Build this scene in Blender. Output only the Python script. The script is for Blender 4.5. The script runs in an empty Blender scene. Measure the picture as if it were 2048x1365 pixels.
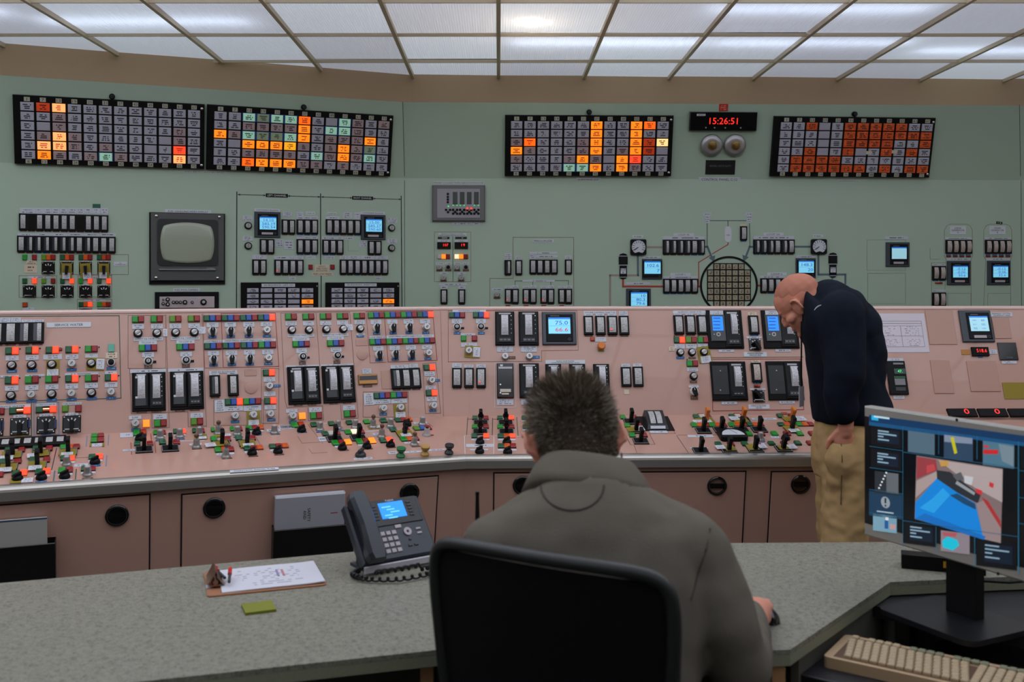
import bpy, bmesh, math, random
from mathutils import Matrix, Vector, Euler
random.seed(7)
S = bpy.context.scene
COL = S.collection
# ------------------------------------------------------------------ camera
F = 1991.0; CX, CY = 997.0, 563.0; CH = 1.57; PW, PH = 2048.0, 1365.0
cam_d = bpy.data.cameras.new('camera'); cam = bpy.data.objects.new('camera', cam_d); COL.objects.link(cam)
cam.location = (0, 0, CH); cam.rotation_euler = (math.radians(90), 0, 0)
cam_d.sensor_width = 36.0; cam_d.lens = F / PW * 36.0
cam_d.shift_x = (PW / 2 - CX) / PW; cam_d.shift_y = (CY - PH / 2) / PW
cam_d.clip_start = 0.05
cam_d.dof.use_dof = True; cam_d.dof.focus_distance = 4.9; cam_d.dof.aperture_fstop = 4.0
S.camera = cam
# ------------------------------------------------------------------ world + exposure
w = bpy.data.worlds.new('world'); S.world = w; w.use_nodes = True
w.node_tree.nodes['Background'].inputs[0].default_value = (0.5, 0.55, 0.6, 1)
w.node_tree.nodes['Background'].inputs[1].default_value = 0.02
S.view_settings.view_transform = 'Standard'; S.view_settings.look = 'None'
S.view_settings.gamma = 1.0; S.view_settings.use_curve_mapping = False
S.view_settings.exposure = 0.0
S.cycles.max_bounces = 6; S.cycles.diffuse_bounces = 3; S.cycles.glossy_bounces = 3; S.cycles.transmission_bounces = 4
S.cycles.adaptive_threshold = 0.03
S.cycles.caustics_reflective = False; S.cycles.caustics_refractive = False
CEIL_E = 0.21      # luminous ceiling panels by the board
CEIL_E2 = 1.1     # unseen panels over the benchboard and desk, brightened to light the bench
CEIL_E3 = 0.45     # unseen rows before and behind those, brightened less
TUBE_E = 6.5       # fluorescent tubes above them
BULB_E = 260.0
# ------------------------------------------------------------------ helpers: materials
def lin(c):
    return tuple(((x / 255) / 12.92 if x / 255 <= .04045 else ((x / 255 + .055) / 1.055) ** 2.4) for x in c)
MATS = {}
def mat(name, rgb, rough=.5, metal=0., emit=0., ergb=None, spec=.5, trans=0., bump=0., bscale=200., coat=0., vary=0.):
    if name in MATS: return MATS[name]
    m = bpy.data.materials.new(name); m.use_nodes = True; nt = m.node_tree
    b = nt.nodes['Principled BSDF']; c = lin(rgb) + (1,)
    b.inputs['Base Color'].default_value = c
    b.inputs['Roughness'].default_value = rough; b.inputs['Metallic'].default_value = metal
    b.inputs['Specular IOR Level'].default_value = spec
    if coat: b.inputs['Coat Weight'].default_value = coat
    if trans: b.inputs['Transmission Weight'].default_value = trans
    if emit:
        b.inputs['Emission Color'].default_value = lin(ergb or rgb) + (1,); b.inputs['Emission Strength'].default_value = emit
        if emit < 2: m.cycles.emission_sampling = 'NONE'
    if bump or vary:
        tc = nt.nodes.new('ShaderNodeTexCoord'); n = nt.nodes.new('ShaderNodeTexNoise'); n.inputs['Scale'].default_value = bscale
        n.inputs['Detail'].default_value = 4
        nt.links.new(tc.outputs['Object'], n.inputs['Vector'])
        if bump:
            bp = nt.nodes.new('ShaderNodeBump'); bp.inputs['Strength'].default_value = bump; bp.inputs['Distance'].default_value = .002
            nt.links.new(n.outputs['Fac'], bp.inputs['Height']); nt.links.new(bp.outputs['Normal'], b.inputs['Normal'])
        if vary:
            mx = nt.nodes.new('ShaderNodeMix'); mx.data_type = 'RGBA'
            mx.inputs['A'].default_value = tuple(x * (1 - vary) for x in c[:3]) + (1,)
            mx.inputs['B'].default_value = tuple(min(1, x * (1 + vary)) for x in c[:3]) + (1,)
            nt.links.new(n.outputs['Fac'], mx.inputs['Factor']); nt.links.new(mx.outputs['Result'], b.inputs['Base Color'])
    MATS[name] = m
    return m
def math_node(nt, op, a, b=None, c=None):
    n = nt.nodes.new('ShaderNodeMath'); n.operation = op
    for i, v in enumerate((a, b, c)):
        if v is None: continue
        if isinstance(v, (int, float)): n.inputs[i].default_value = v
        else: nt.links.new(v, n.inputs[i])
    return n.outputs[0]
def printed(name, bg, ink, lines, chars, emit=0., rough=.45, fill=.62, margin=.12, thick=.28, noise=0.):
    """a plate with lines of small print: flat lettering drawn by nodes on the plate's own UVs"""
    if name in MATS: return MATS[name]
    m = mat(name, bg, rough, emit=emit)
    nt = m.node_tree; b = nt.nodes['Principled BSDF']
    uv = nt.nodes.new('ShaderNodeUVMap'); sp = nt.nodes.new('ShaderNodeSeparateXYZ'); nt.links.new(uv.outputs[0], sp.inputs[0])
    oi = nt.nodes.new('ShaderNodeObjectInfo')
    x, y = sp.outputs[0], sp.outputs[1]
    yy = math_node(nt, 'MULTIPLY', math_node(nt, 'SUBTRACT', y, margin), lines / (1 - 2 * margin))
    row = math_node(nt, 'FLOOR', yy)
    fr = math_node(nt, 'ABSOLUTE', math_node(nt, 'SUBTRACT', math_node(nt, 'FRACT', yy), .5))
    band = math_node(nt, 'LESS_THAN', fr, thick)
    col = math_node(nt, 'FLOOR', math_node(nt, 'MULTIPLY', x, chars))
    cb = nt.nodes.new('ShaderNodeCombineXYZ'); nt.links.new(col, cb.inputs[0]); nt.links.new(row, cb.inputs[1])
    nt.links.new(math_node(nt, 'MULTIPLY', oi.outputs['Random'], 97.), cb.inputs[2])
    wn = nt.nodes.new('ShaderNodeTexWhiteNoise'); nt.links.new(cb.outputs[0], wn.inputs['Vector'])
    on = math_node(nt, 'LESS_THAN', wn.outputs['Value'], fill)
    # each line gets its own half length
    cb2 = nt.nodes.new('ShaderNodeCombineXYZ'); nt.links.new(row, cb2.inputs[0]); nt.links.new(math_node(nt, 'MULTIPLY', oi.outputs['Random'], 53.), cb2.inputs[1])
    wn2 = nt.nodes.new('ShaderNodeTexWhiteNoise'); nt.links.new(cb2.outputs[0], wn2.inputs['Vector'])
    half = math_node(nt, 'MULTIPLY_ADD', wn2.outputs['Value'], .2, .5 - margin - .2)
    inx = math_node(nt, 'LESS_THAN', math_node(nt, 'ABSOLUTE', math_node(nt, 'SUBTRACT', x, .5)), half)
    iny = math_node(nt, 'LESS_THAN', math_node(nt, 'ABSOLUTE', math_node(nt, 'SUBTRACT', y, .5)), .5 - margin)
    k = math_node(nt, 'MULTIPLY', math_node(nt, 'MULTIPLY', band, on), math_node(nt, 'MULTIPLY', inx, iny))
    mx = nt.nodes.new('ShaderNodeMix'); mx.data_type = 'RGBA'
    mx.inputs['A'].default_value = lin(bg) + (1,); mx.inputs['B'].default_value = lin(ink) + (1,)
    nt.links.new(k, mx.inputs['Factor'])
    if noise:
        n = nt.nodes.new('ShaderNodeTexNoise'); n.inputs['Scale'].default_value = 3.5; nt.links.new(uv.outputs[0], n.inputs['Vector'])
        n.noise_dimensions = '4D'; nt.links.new(math_node(nt, 'MULTIPLY', oi.outputs['Random'], 40.), n.inputs['W'])
        m2 = nt.nodes.new('ShaderNodeMix'); m2.data_type = 'RGBA'; m2.inputs['A'].default_value = lin(bg) + (1,)
        m2.inputs['B'].default_value = tuple(min(1, v * (1 + noise)) for v in lin(bg)) + (1,)
        nt.links.new(math_node(nt, 'GREATER_THAN', n.outputs['Fac'], .56), m2.inputs['Factor']); nt.links.new(m2.outputs['Result'], mx.inputs['A'])
    nt.links.new(mx.outputs['Result'], b.inputs['Base Color'])
    if emit: nt.links.new(mx.outputs['Result'], b.inputs['Emission Color'])
    return m
# ------------------------------------------------------------------ helpers: objects
WM = {}
def link(name, data, M, parent=None):
    o = bpy.data.objects.new(name, data); COL.objects.link(o)
    o.rotation_mode = 'QUATERNION'
    WM[o] = M
    if parent is not None:
        o.parent = parent; o.matrix_basis = WM[parent].inverted() @ M
    else: o.matrix_basis = M
    return o
def tag(o, label=None, cat=None, group=None, kind=None):
    if label: o['label'] = label
    if cat: o['category'] = cat
    if group: o['group'] = group
    if kind: o['kind'] = kind
    return o
def thing(name, label, cat, M, group=None):
    return tag(link(name, None, M), label, cat, group)
MESH = {}
def mesh_of(key, verts, faces, m, uvs=None, smooth=False):
    me = bpy.data.meshes.new(str(key[0]) if isinstance(key, tuple) else str(key))
    me.from_pydata(verts, [], faces)
    if isinstance(m, (list, tuple)):
        for q in m: me.materials.append(q)
    else: me.materials.append(m)
    if uvs:
        l = me.uv_layers.new(name='UVMap')
        for p in me.polygons:
            for li, vi in zip(p.loop_indices, p.vertices): l.data[li].uv = uvs[vi]
    if smooth: me.polygons.foreach_set('use_smooth', [True] * len(me.polygons))
    me.update()
    return me
def rq(*v): return tuple(round(x * 2000) / 2000 for x in v)
def box(w, h, d, m, bev=0.0, z0=0.0):
    """plate of w x h standing d proud of z0, bevelled front rim; UV 0..1 over the front"""
    w, h = rq(w, h); key = ('box', w, h, round(d, 5), round(bev, 5), round(z0, 5), m.name)
    if key in MESH: return MESH[key]
    a, b = w / 2, h / 2; e = min(bev, a * .9, b * .9); z1 = z0 + d
    rings = [(a, b, z0), (a, b, z1 - e), (a - e, b - e, z1)] if e > 0 else [(a, b, z0), (a, b, z1)]
    V = []; U = []
    for (p, q, z) in rings:
        for sx, sy in ((-1, -1), (1, -1), (1, 1), (-1, 1)):
            V.append((sx * p, sy * q, z)); U.append((.5 + sx * p / w, .5 + sy * q / h))
    Fc = [(3, 2, 1, 0)]
    for r in range(len(rings) - 1):
        for k in range(4):
            j = (k + 1) % 4; Fc.append((r * 4 + k, r * 4 + j, r * 4 + 4 + j, r * 4 + 4 + k))
    n = (len(rings) - 1) * 4; Fc.append((n, n + 1, n + 2, n + 3))
    MESH[key] = mesh_of(key, V, Fc, m, U)
    return MESH[key]
def lathe(prof, m, seg=14, key=None, smooth=True, sx=1., sy=1.):
    """prof: (radius, z) from bottom to top, closed top"""
    key = key or ('lathe', tuple((round(a, 5), round(b, 5)) for a, b in prof), m.name, seg, sx, sy)
    if key in MESH: return MESH[key]
    V = []; Fc = []
    for r, z in prof:
        for k in range(seg):
            t = 2 * math.pi * k / seg; V.append((r * math.cos(t) * sx, r * math.sin(t) * sy, z))
    for i in range(len(prof) - 1):
        for k in range(seg):
            j = (k + 1) % seg; Fc.append((i * seg + k, i * seg + j, i * seg + seg + j, i * seg + seg + k))
    Fc.append(tuple(range((len(prof) - 1) * seg, len(prof) * seg)))
    Fc.append(tuple(reversed(range(seg))))
    me = mesh_of(key, V, Fc, m, smooth=smooth)
    if smooth:
        me.polygons.foreach_set('use_smooth', [len(p.vertices) == 4 for p in me.polygons])
        try: me.set_sharp_from_angle(angle=math.radians(40))
        except Exception: pass
    MESH[key] = me
    return me
def ring(r0, r1, d, m, seg=40):
    key = ('ring', rq(r0, r1), d, m.name, seg)
    if key in MESH: return MESH[key]
    V = []; Fc = []
    for r, z in ((r0, 0), (r1, 0), (r1, d), (r0, d)):
        for k in range(seg):
            t = 2 * math.pi * k / seg; V.append((r * math.cos(t), r * math.sin(t), z))
    for i in range(4):
        for k in range(seg):
            j = (k + 1) % seg; i2 = (i + 1) % 4; Fc.append((i * seg + k, i * seg + j, i2 * seg + j, i2 * seg + k))
    MESH[key] = mesh_of(key, V, Fc, m)
    return MESH[key]
def prism(key, pts, d, m, z0=0.0):
    """flat outline pts (x, y) raised by d"""
    n = len(pts)
    a = sum(pts[i][0] * pts[(i + 1) % n][1] - pts[(i + 1) % n][0] * pts[i][1] for i in range(n))
    if a < 0: pts = pts[::-1]
    V = [(x, y, z0) for x, y in pts] + [(x, y, z0 + d) for x, y in pts]
    xs = [p[0] for p in pts]; ys = [p[1] for p in pts]
    W = max(xs) - min(xs) or 1; H = max(ys) - min(ys) or 1
    U = [((x - min(xs)) / W, (y - min(ys)) / H) for x, y in pts] * 2
    Fc = [tuple(reversed(range(n))), tuple(range(n, 2 * n))] + [(i, (i + 1) % n, n + (i + 1) % n, n + i) for i in range(n)]
    return mesh_of(key, V, Fc, m, U)
class MB:
    """collects boxes / tubes of ONE piece into one mesh"""
    def __init__(s): s.V = []; s.F = []
    def add(s, V, Fc):
        k = len(s.V); s.V += [tuple(v) for v in V]; s.F += [tuple(i + k for i in f) for f in Fc]
    def box(s, c, size, R=None):
        a, b, d = (x / 2 for x in size); V = []
        for z in (-d, d):
            for x, y in ((-a, -b), (a, -b), (a, b), (-a, b)):
                p = Vector((x, y, z)); p = R @ p if R else p
                V.append(p + Vector(c))
        s.add(V, [(3, 2, 1, 0), (4, 5, 6, 7), (0, 1, 5, 4), (1, 2, 6, 5), (2, 3, 7, 6), (3, 0, 4, 7)])
    def tube(s, pts, r, seg=8, cap=True, closed=False):
        pts = [Vector(p) for p in pts]; n = len(pts); rr = r if isinstance(r, (list, tuple)) else [r] * n
        V = []; up = None
        for i, p in enumerate(pts):
            if closed: t = pts[(i + 1) % n] - pts[i - 1]
            else: t = (pts[min(i + 1, n - 1)] - pts[max(i - 1, 0)])
            t.normalize()
            if up is None:
                up = Vector((0, 0, 1)) if abs(t.z) < .9 else Vector((1, 0, 0))
            sx = t.cross(up); sx.normalize(); up = sx.cross(t)
            for k in range(seg):
                a = 2 * math.pi * k / seg; V.append(p + (sx * math.cos(a) + up * math.sin(a)) * rr[i])
        Fc = []
        for i in range(n if closed else n - 1):
            for k in range(seg):
                j = (k + 1) % seg; i2 = (i + 1) % n; Fc.append((i * seg + k, i * seg + j, i2 * seg + j, i2 * seg + k))
        if cap and not closed: Fc += [tuple(range(seg - 1, -1, -1)), tuple(range((n - 1) * seg, n * seg))]
        s.add(V, Fc)
    def mesh(s, name, m, smooth=False): return mesh_of(name, s.V, s.F, m, smooth=smooth)
TXT = {}
def text_mesh(s, m, bold=False):
    key = (s, m.name)
    if key in TXT: return TXT[key]
    cu = bpy.data.curves.new('txt', 'FONT'); cu.body = s; cu.size = 1.0; cu.resolution_u = 2
    cu.align_x = 'CENTER'; cu.align_y = 'CENTER'; cu.space_line = .95
    cu.fill_mode = 'FRONT'
    if bold: cu.offset = .02
    o = bpy.data.objects.new('txt', cu); COL.objects.link(o)
    dg = bpy.context.evaluated_depsgraph_get(); ev = o.evaluated_get(dg)
    me = bpy.data.meshes.new_from_object(ev); me.name = 'lettering'
    bpy.data.objects.remove(o); bpy.data.curves.remove(cu)
    me.materials.clear(); me.materials.append(m)
    xs = [v.co.x for v in me.vertices] or [0, 1]; ys = [v.co.y for v in me.vertices] or [0, 1]
    cx, cy = (min(xs) + max(xs)) / 2, (min(ys) + max(ys)) / 2
    for v in me.vertices: v.co.x -= cx; v.co.y -= cy
    TXT[key] = (me, max(xs) - min(xs), max(ys) - min(ys))
    return TXT[key]
def lettering(s, m, M, w, h, parent, name='lettering', bold=False):
    me, tw, th = text_mesh(s, m, bold)
    k = min(w / max(tw, 1e-6), h / max(th, 1e-6)); kx = min(w / tw, k * 1.35); 
    return link(name, me, M @ Matrix.Diagonal((kx, k, 1, 1)), parent)
# ------------------------------------------------------------------ planes
class Plane:
    def __init__(s, O, U, V):
        s.O = Vector(O); s.U = Vector(U).normalized(); s.V = Vector(V).normalized(); s.N = s.U.cross(s.V).normalized()
        s.V = s.N.cross(s.U)
    def uv(s, x, y):
        d = Vector(((x - CX) / F, 1, -(y - CY) / F)); o = Vector((0, 0, CH))
        t = (s.O - o).dot(s.N) / d.dot(s.N); p = o + d * t - s.O
        return p.dot(s.U), p.dot(s.V)
    def M(s, u, v, n=0., rot=0.):
        p = s.O + s.U * u + s.V * v + s.N * n
        m = Matrix((s.U, s.V, s.N)).transposed().to_4x4(); m.translation = p
        return m @ Matrix.Rotation(rot, 4, 'Z') if rot else m
CROP = [0., 0., 1.]
def crop(x0, y0, k): CROP[:] = [x0, y0, k]
def px(x, y): return CROP[0] + x / CROP[2], CROP[1] + y / CROP[2]
def at(pl, x, y): return pl.uv(*px(x, y))
def rect(pl, x0, y0, x1, y1):
    xm, ym = (x0 + x1) / 2, (y0 + y1) / 2
    c = at(pl, xm, ym); l = at(pl, x0, ym); r = at(pl, x1, ym); t = at(pl, xm, y0); b = at(pl, xm, y1)
    return (l[0] + r[0]) / 2, (t[1] + b[1]) / 2, r[0] - l[0], t[1] - b[1]
# ------------------------------------------------------------------ base materials
GREEN = mat('green_board_paint', (168, 187, 166), .42, bump=.05, bscale=900, vary=.03)
BEIGE = mat('beige_soffit_paint', (206, 174, 141), .6, bump=.08, bscale=400, vary=.04)
PINK = mat('pink_console_enamel', (186, 143, 127), .42, coat=.5, bump=.04, bscale=900, vary=.025)
PINK2 = mat('pink_blank_plate', (181, 139, 123), .4)
CAP = mat('pale_pink_trim', (222, 190, 180), .35)
STEEL = mat('brushed_steel_trim', (176, 170, 162), .32, metal=.8, bump=.03, bscale=60)
BLACK = mat('black_plastic', (13, 13, 15), .5, spec=.18)
BLACK2 = mat('black_panel', (11, 10, 11), .5, spec=.15)
GLOSS = mat('gloss_black', (12, 12, 14), .12)
DGREY = mat('dark_grey_plastic', (44, 47, 50), .45)
SLATE = mat('slate_bezel', (52, 60, 68), .4)
MGREY = mat('mid_grey_plastic', (122, 122, 124), .45)
LGREY = mat('light_grey_plastic', (176, 174, 176), .45)
WHITE = mat('white_plate', (200, 202, 208), .45)
CREAM = mat('cream_label', (206, 190, 164), .5)
CHROME = mat('chrome', (200, 198, 196), .18, metal=1.)
SILV = mat('silver_switch', (182, 180, 178), .3, metal=.75)
INK = mat('black_ink', (14, 14, 18), .6)
WINK = mat('white_ink', (215, 215, 212), .5)
DKGAP = mat('shadow_gap', (20, 14, 13), .8)
BLUE = printed('blue_tape_label', (34, 92, 146), (120, 170, 205), 1, 9, fill=.5, thick=.2)
BROWN = printed('brown_tape_label', (92, 62, 48), (150, 116, 96), 1, 9, fill=.5, thick=.2)
YEL = mat('yellow_caution_card', (142, 122, 26), .6)
REDL = mat('red_line', (150, 40, 34), .5); BRNL = mat('brown_line', (120, 82, 68), .5); GRNL = mat('green_line', (34, 78, 52), .5)
BLUL = mat('blue_line', (112, 130, 156), .5); BLKL = mat('black_line', (18, 20, 22), .5); TEAL = mat('teal_line', (84, 104, 112), .5)
REDP = mat('red_pipe', (164, 58, 44), .5); TANL = mat('tan_pipe', (152, 138, 126), .5); NAVYL = mat('navy_line', (30, 42, 56), .5)
P1 = printed('plate_print_one_line', (192, 194, 202), (70, 70, 82), 1, 22, fill=.66, thick=.16, margin=.1)
P2 = printed('plate_print_two_lines', (192, 194, 202), (84, 84, 96), 2, 20, fill=.62, thick=.17, margin=.12)
P3 = printed('plate_print_three_lines', (188, 190, 198), (84, 84, 96), 3, 20, fill=.62, thick=.18, margin=.08)
PC = printed('cream_print', (206, 188, 164), (110, 90, 74), 2, 14, fill=.66, thick=.24, margin=.1)
PAPER = printed('paper_slip', (206, 206, 214), (120, 120, 134), 4, 16, fill=.6, thick=.2, margin=.12)
# ------------------------------------------------------------------ sections of the board
AL, AR = math.radians(21.0), math.radians(1.9)
C0 = Vector((-.1466, 4.355, 0))
class Sec:
    def __init__(s, a):
        s.t = Vector((math.cos(a), math.sin(a), 0)); s.n = Vector((-math.sin(a), math.cos(a), 0))
    def pt(s, q, d, h): return C0 + s.t * q + s.n * d + Vector((0, 0, h))
    def plane(s, d, h, d2, h2): return Plane(s.pt(0, d, h), s.t, s.n * (d2 - d) + Vector((0, 0, h2 - h)))
L, R = Sec(AL), Sec(AR)
def corner(dR, x):
    """corner of the two sections at right-hand depth dR, seen at photo column x -> (dL, sL, sR)"""
    k = (x - CX) / F; b = C0 + R.n * dR
    sR = (k * b.y - b.x) / (R.t.x - k * R.t.y); p = b + R.t * sR - C0
    return p.dot(L.n), p.dot(L.t), sR
EDGE = (0., 0., 0.); BB = corner(.45, 887); UT = corner(.615, 878); WL = corner(1.945, 809.5); AT = corner(1.836, 806); BE = corner(2.585, 822)
TAB_L = sorted([(-.1, .03)] + [(c[0], c[1]) for c in (EDGE, BB, UT)] + [(UT[0] + .2, UT[1] - .04)])
TAB_R = sorted([(-.1, .02), (0., 0.), (.45, BB[2]), (.615, UT[2]), (.815, UT[2] - .04)])
def mit(tab, d):
    for (a, s), (b, q) in zip(tab, tab[1:]):
        if d <= b: return s + (q - s) * (d - a) / (b - a)
    return tab[-1][1]
def extrude(name, prof, sec, far, m, M=None, tab=None, near=None):
    """prism of the (d, h) outline between s = far and the mitre"""
    tab = tab or (TAB_L if sec is L else TAB_R); n = len(prof); V = []
    for d, h in prof: V.append(sec.pt(far, d, h))
    for d, h in prof: V.append(sec.pt(near if near is not None else mit(tab, d), d, h))
    if M: V = [M.inverted() @ v for v in V]
    Fc = [tuple(range(n)), tuple(reversed(range(n, 2 * n)))] + [(i, n + i, n + (i + 1) % n, (i + 1) % n) for i in range(n)]
    me = mesh_of(name, [tuple(v) for v in V], Fc, m)
    bm = bmesh.new(); bm.from_mesh(me); bmesh.ops.recalc_face_normals(bm, faces=bm.faces); bm.to_mesh(me); bm.free()
    return me
def struct(name, me, M=None, parent=None, label=None):
    o = link(name, me, M or Matrix.Identity(4), parent)
    if parent is None: o['kind'] = 'structure'
    if label: o['label'] = label
    return o
def slab(name, c, size, m, label=None):
    b = MB(); b.box((0, 0, 0), size)
    return struct(name, b.mesh(name, m), Matrix.Translation(c), None, label)
# room shell
CARPET = mat('dark_carpet', (66, 66, 62), .95, bump=.4, bscale=500, vary=.12)
ROOMP = mat('room_wall_paint', (186, 178, 160), .6, bump=.05, bscale=300)
CZ = 3.0
slab('floor', (0, 2.2, -.05), (10.4, 11.4, .1), CARPET, 'dark grey office carpet floor')
slab('wall_left', (-4.55, 1.4, 1.5), (.1, 8.6, 3.0), ROOMP, 'plain painted side wall out of view on the left')
slab('wall_right', (4.6, 2.2, 1.5), (.1, 10.2, 3.0), ROOMP, 'plain painted side wall out of view on the right')
slab('wall_rear', (0, -2.95, 1.5), (9.2, .1, 3.0), ROOMP, 'plain painted wall behind the viewer')
def wall_mesh(name, sec, c_low, c_top, far, m):
    i = 0 if sec is L else None
    def dd(c, dR): return c[0] if sec is L else dR
    def ss(c): return c[1] if sec is L else c[2]
    d0 = dd(WL, 1.945); d1 = dd(AT, 1.836)
    prof = [(d0, 0.), (d0, 2.222), (d1, 2.683), (d1 + .5, 2.683), (d1 + .5, 0.)]
    tab = sorted([(d1 - .2, ss(AT)), (d1, ss(AT)), (d0, ss(WL)), (d1 + .6, ss(WL) - .05 if sec is L else ss(WL) - .05)])
    return extrude(name, prof, sec, far, m, tab=tab)
wl = struct('wall_back_left', wall_mesh('wall_back_left', L, WL, AT, -4.6, GREEN), label='pale green steel control board wall, angled left section')
wr = struct('wall_back_right', wall_mesh('wall_back_right', R, WL, AT, 4.75, GREEN), label='pale green steel control board wall, right section facing the room')
tb = [(BE[0] - .1, BE[1]), (BE[0] + .2, BE[1])]; tr = [(2.4, BE[2]), (2.9, BE[2])]
struct('trim_1', extrude('trim_1', [(BE[0], 2.55), (BE[0], CZ + .02), (BE[0] + .1, CZ + .02), (BE[0] + .1, 2.55)], L, -4.9, BEIGE, tab=tb), label='beige soffit band above the left board')
struct('trim_2', extrude('trim_2', [(2.585, 2.55), (2.585, CZ + .02), (2.685, CZ + .02), (2.685, 2.55)], R, 4.75, BEIGE, tab=tr), label='beige soffit band above the right board')
# drawing planes
WLd = WL[0]; ALd = AT[0]
pWL = L.plane(WLd, 0, WLd, 1); pAL = L.plane(WLd, 2.222, ALd, 2.683)
pWR = R.plane(1.945, 0, 1.945, 1); pAR = R.plane(1.945, 2.222, 1.836, 2.683)
pUL = L.plane(BB[0], .919, UT[0], 1.432); pUR = R.plane(.45, .919, .615, 1.432)
pBL = L.plane(0, .80, BB[0], .919); pBR = R.plane(0, .80, .45, .919)
CUT = math.tan(math.radians(10))
pCL = L.plane(.012, .75, .012 - CUT, 1.75); pCR = R.plane(.012, .75, .012 - CUT, 1.75)
# ------------------------------------------------------------------ ceiling: T-bar grid, translucent panels, tubes above
bar = mat('painted_grid_bar', (216, 198, 172), .5)
GX, GY = .598, .693
rows_y = [5.07 - GY * k for k in range(-3, 12)]; cols_x = [GX * k for k in range(-8, 9)]
g = MB()
for x in cols_x: g.box((x, 2.0, CZ - .002), (.022, 10.4, .03))
for y in rows_y: g.box((0, y, CZ - .002), (9.6, .011, .02))
ceil = struct('ceiling', g.mesh('ceiling', bar), label='luminous ceiling of ribbed translucent panels in a painted grid')
def panel_mat(name, E):
    m = bpy.data.materials.new(name); m.use_nodes = True; nt = m.node_tree
    out = nt.nodes['Material Output']; nt.nodes.remove(nt.nodes['Principled BSDF'])
    tr = nt.nodes.new('ShaderNodeBsdfTranslucent'); tr.inputs[0].default_value = (.86, .88, .93, 1)
    df = nt.nodes.new('ShaderNodeBsdfDiffuse'); df.inputs[0].default_value = (.5, .5, .52, 1)
    em = nt.nodes.new('ShaderNodeEmission')
    oi = nt.nodes.new('ShaderNodeObjectInfo')
    rp = nt.nodes.new('ShaderNodeValToRGB'); nt.links.new(oi.outputs['Random'], rp.inputs[0])
    rp.color_ramp.elements[0].color = (.60, .60, .66, 1); rp.color_ramp.elements[1].color = (.86, .93, 1., 1)
    tc = nt.nodes.new('ShaderNodeTexCoord'); wv = nt.nodes.new('ShaderNodeTexWave'); wv.inputs['Scale'].default_value = 22; wv.bands_direction = 'X'
    nt.links.new(tc.outputs['Object'], wv.inputs['Vector'])
    bp = nt.nodes.new('ShaderNodeBump'); bp.inputs['Strength'].default_value = .5; bp.inputs['Distance'].default_value = .004
    nt.links.new(wv.outputs['Fac'], bp.inputs['Height']); nt.links.new(bp.outputs[0], tr.inputs['Normal']); nt.links.new(bp.outputs[0], df.inputs['Normal'])
    # ribs let slightly more / less of the lamp light through
    mr = nt.nodes.new('ShaderNodeMapRange'); mr.inputs['To Min'].default_value = .8; mr.inputs['To Max'].default_value = 1.08
    nt.links.new(wv.outputs['Fac'], mr.inputs['Value'])
    nt.links.new(rp.outputs[0], em.inputs['Color']); nt.links.new(math_node(nt, 'MULTIPLY', mr.outputs[0], E), em.inputs['Strength'])
    mx = nt.nodes.new('ShaderNodeMixShader'); mx.inputs[0].default_value = .25
    nt.links.new(tr.outputs[0], mx.inputs[1]); nt.links.new(df.outputs[0], mx.inputs[2])
    ad = nt.nodes.new('ShaderNodeAddShader'); nt.links.new(mx.outputs[0], ad.inputs[0]); nt.links.new(em.outputs[0], ad.inputs[1])
    nt.links.new(ad.outputs[0], out.inputs[0])
    return m
PM = panel_mat('ribbed_diffuser', CEIL_E); pmesh = box(GX - .02, GY - .016, .004, PM)
PM3 = panel_mat('ribbed_diffuser_between', CEIL_E3); pmesh3 = box(GX - .02, GY - .016, .004, PM3)
PM2 = panel_mat('ribbed_diffuser_over_desk', CEIL_E2); pmesh2 = box(GX - .02, GY - .016, .004, PM2)  # out-of-view panels, glow raised above the visible ones
for x in cols_x[:-1]:
    for y in rows_y[:-1] if rows_y[0] > rows_y[-1] else rows_y:
        yc = y - GY / 2; xc = x + GX / 2
        if yc > 7.3: continue
        if (Vector((xc, yc, 0)) - C0).dot(L.n) > BE[0] + .45 and xc < -.3: continue
        link('ceiling_panel', pmesh2 if 1.5 < yc < 4.4 else pmesh if yc > 5 else pmesh3, Matrix.Translation((xc, yc, CZ + .008)) @ Euler((random.uniform(-.012, .012), random.uniform(-.006, .006), 0)).to_matrix().to_4x4(), ceil)
slab('ceiling_plenum', (0, 2.2, 3.42), (10.4, 11.4, .06), mat('plenum_white', (190, 190, 190), .8), 'white plenum deck above the luminous ceiling panels')
TUBE = mat('fluorescent_tube', (230, 236, 245), .4, emit=TUBE_E, ergb=(226, 238, 255))
fix = mat('lamp_fixture_white', (210, 210, 208), .5)
tubes = [(-1.95, 5.5), (-3.2, 5.3), (.66, 6.0), (1.9, 6.0), (1.7, 5.25), (3.2, 6.2)]
for k, (x, y) in enumerate(tubes):
    M = Matrix.Translation((x, y, CZ + .1))
    b = MB(); b.tube([(-.58, 0, 0), (.58, 0, 0)], .016, 10); t = link('lamp_tube', b.mesh('lamp_tube', TUBE), M, ceil)
    b = MB(); b.box((0, 0, .06), (1.24, .1, .03)); b.box((-.6, 0, .02), (.02, .03, .06)); b.box((.6, 0, .02), (.02, .03, .06)); link('lamp_housing', b.mesh('lamp_housing', fix), M, ceil)
bm_ = mat('lamp_bulb', (255, 240, 214), .4, emit=BULB_E, ergb=(255, 236, 205))
M = Matrix.Translation((.18, 5.52, CZ + .07))
t = link('light_bulb', lathe([(.008, -.04), (.03, -.025), (.036, 0), (.028, .025), (.014, .05)], bm_, 14), M, ceil)
link('socket', lathe([(.016, .05), (.016, .11)], fix, 12), M, ceil)
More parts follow.
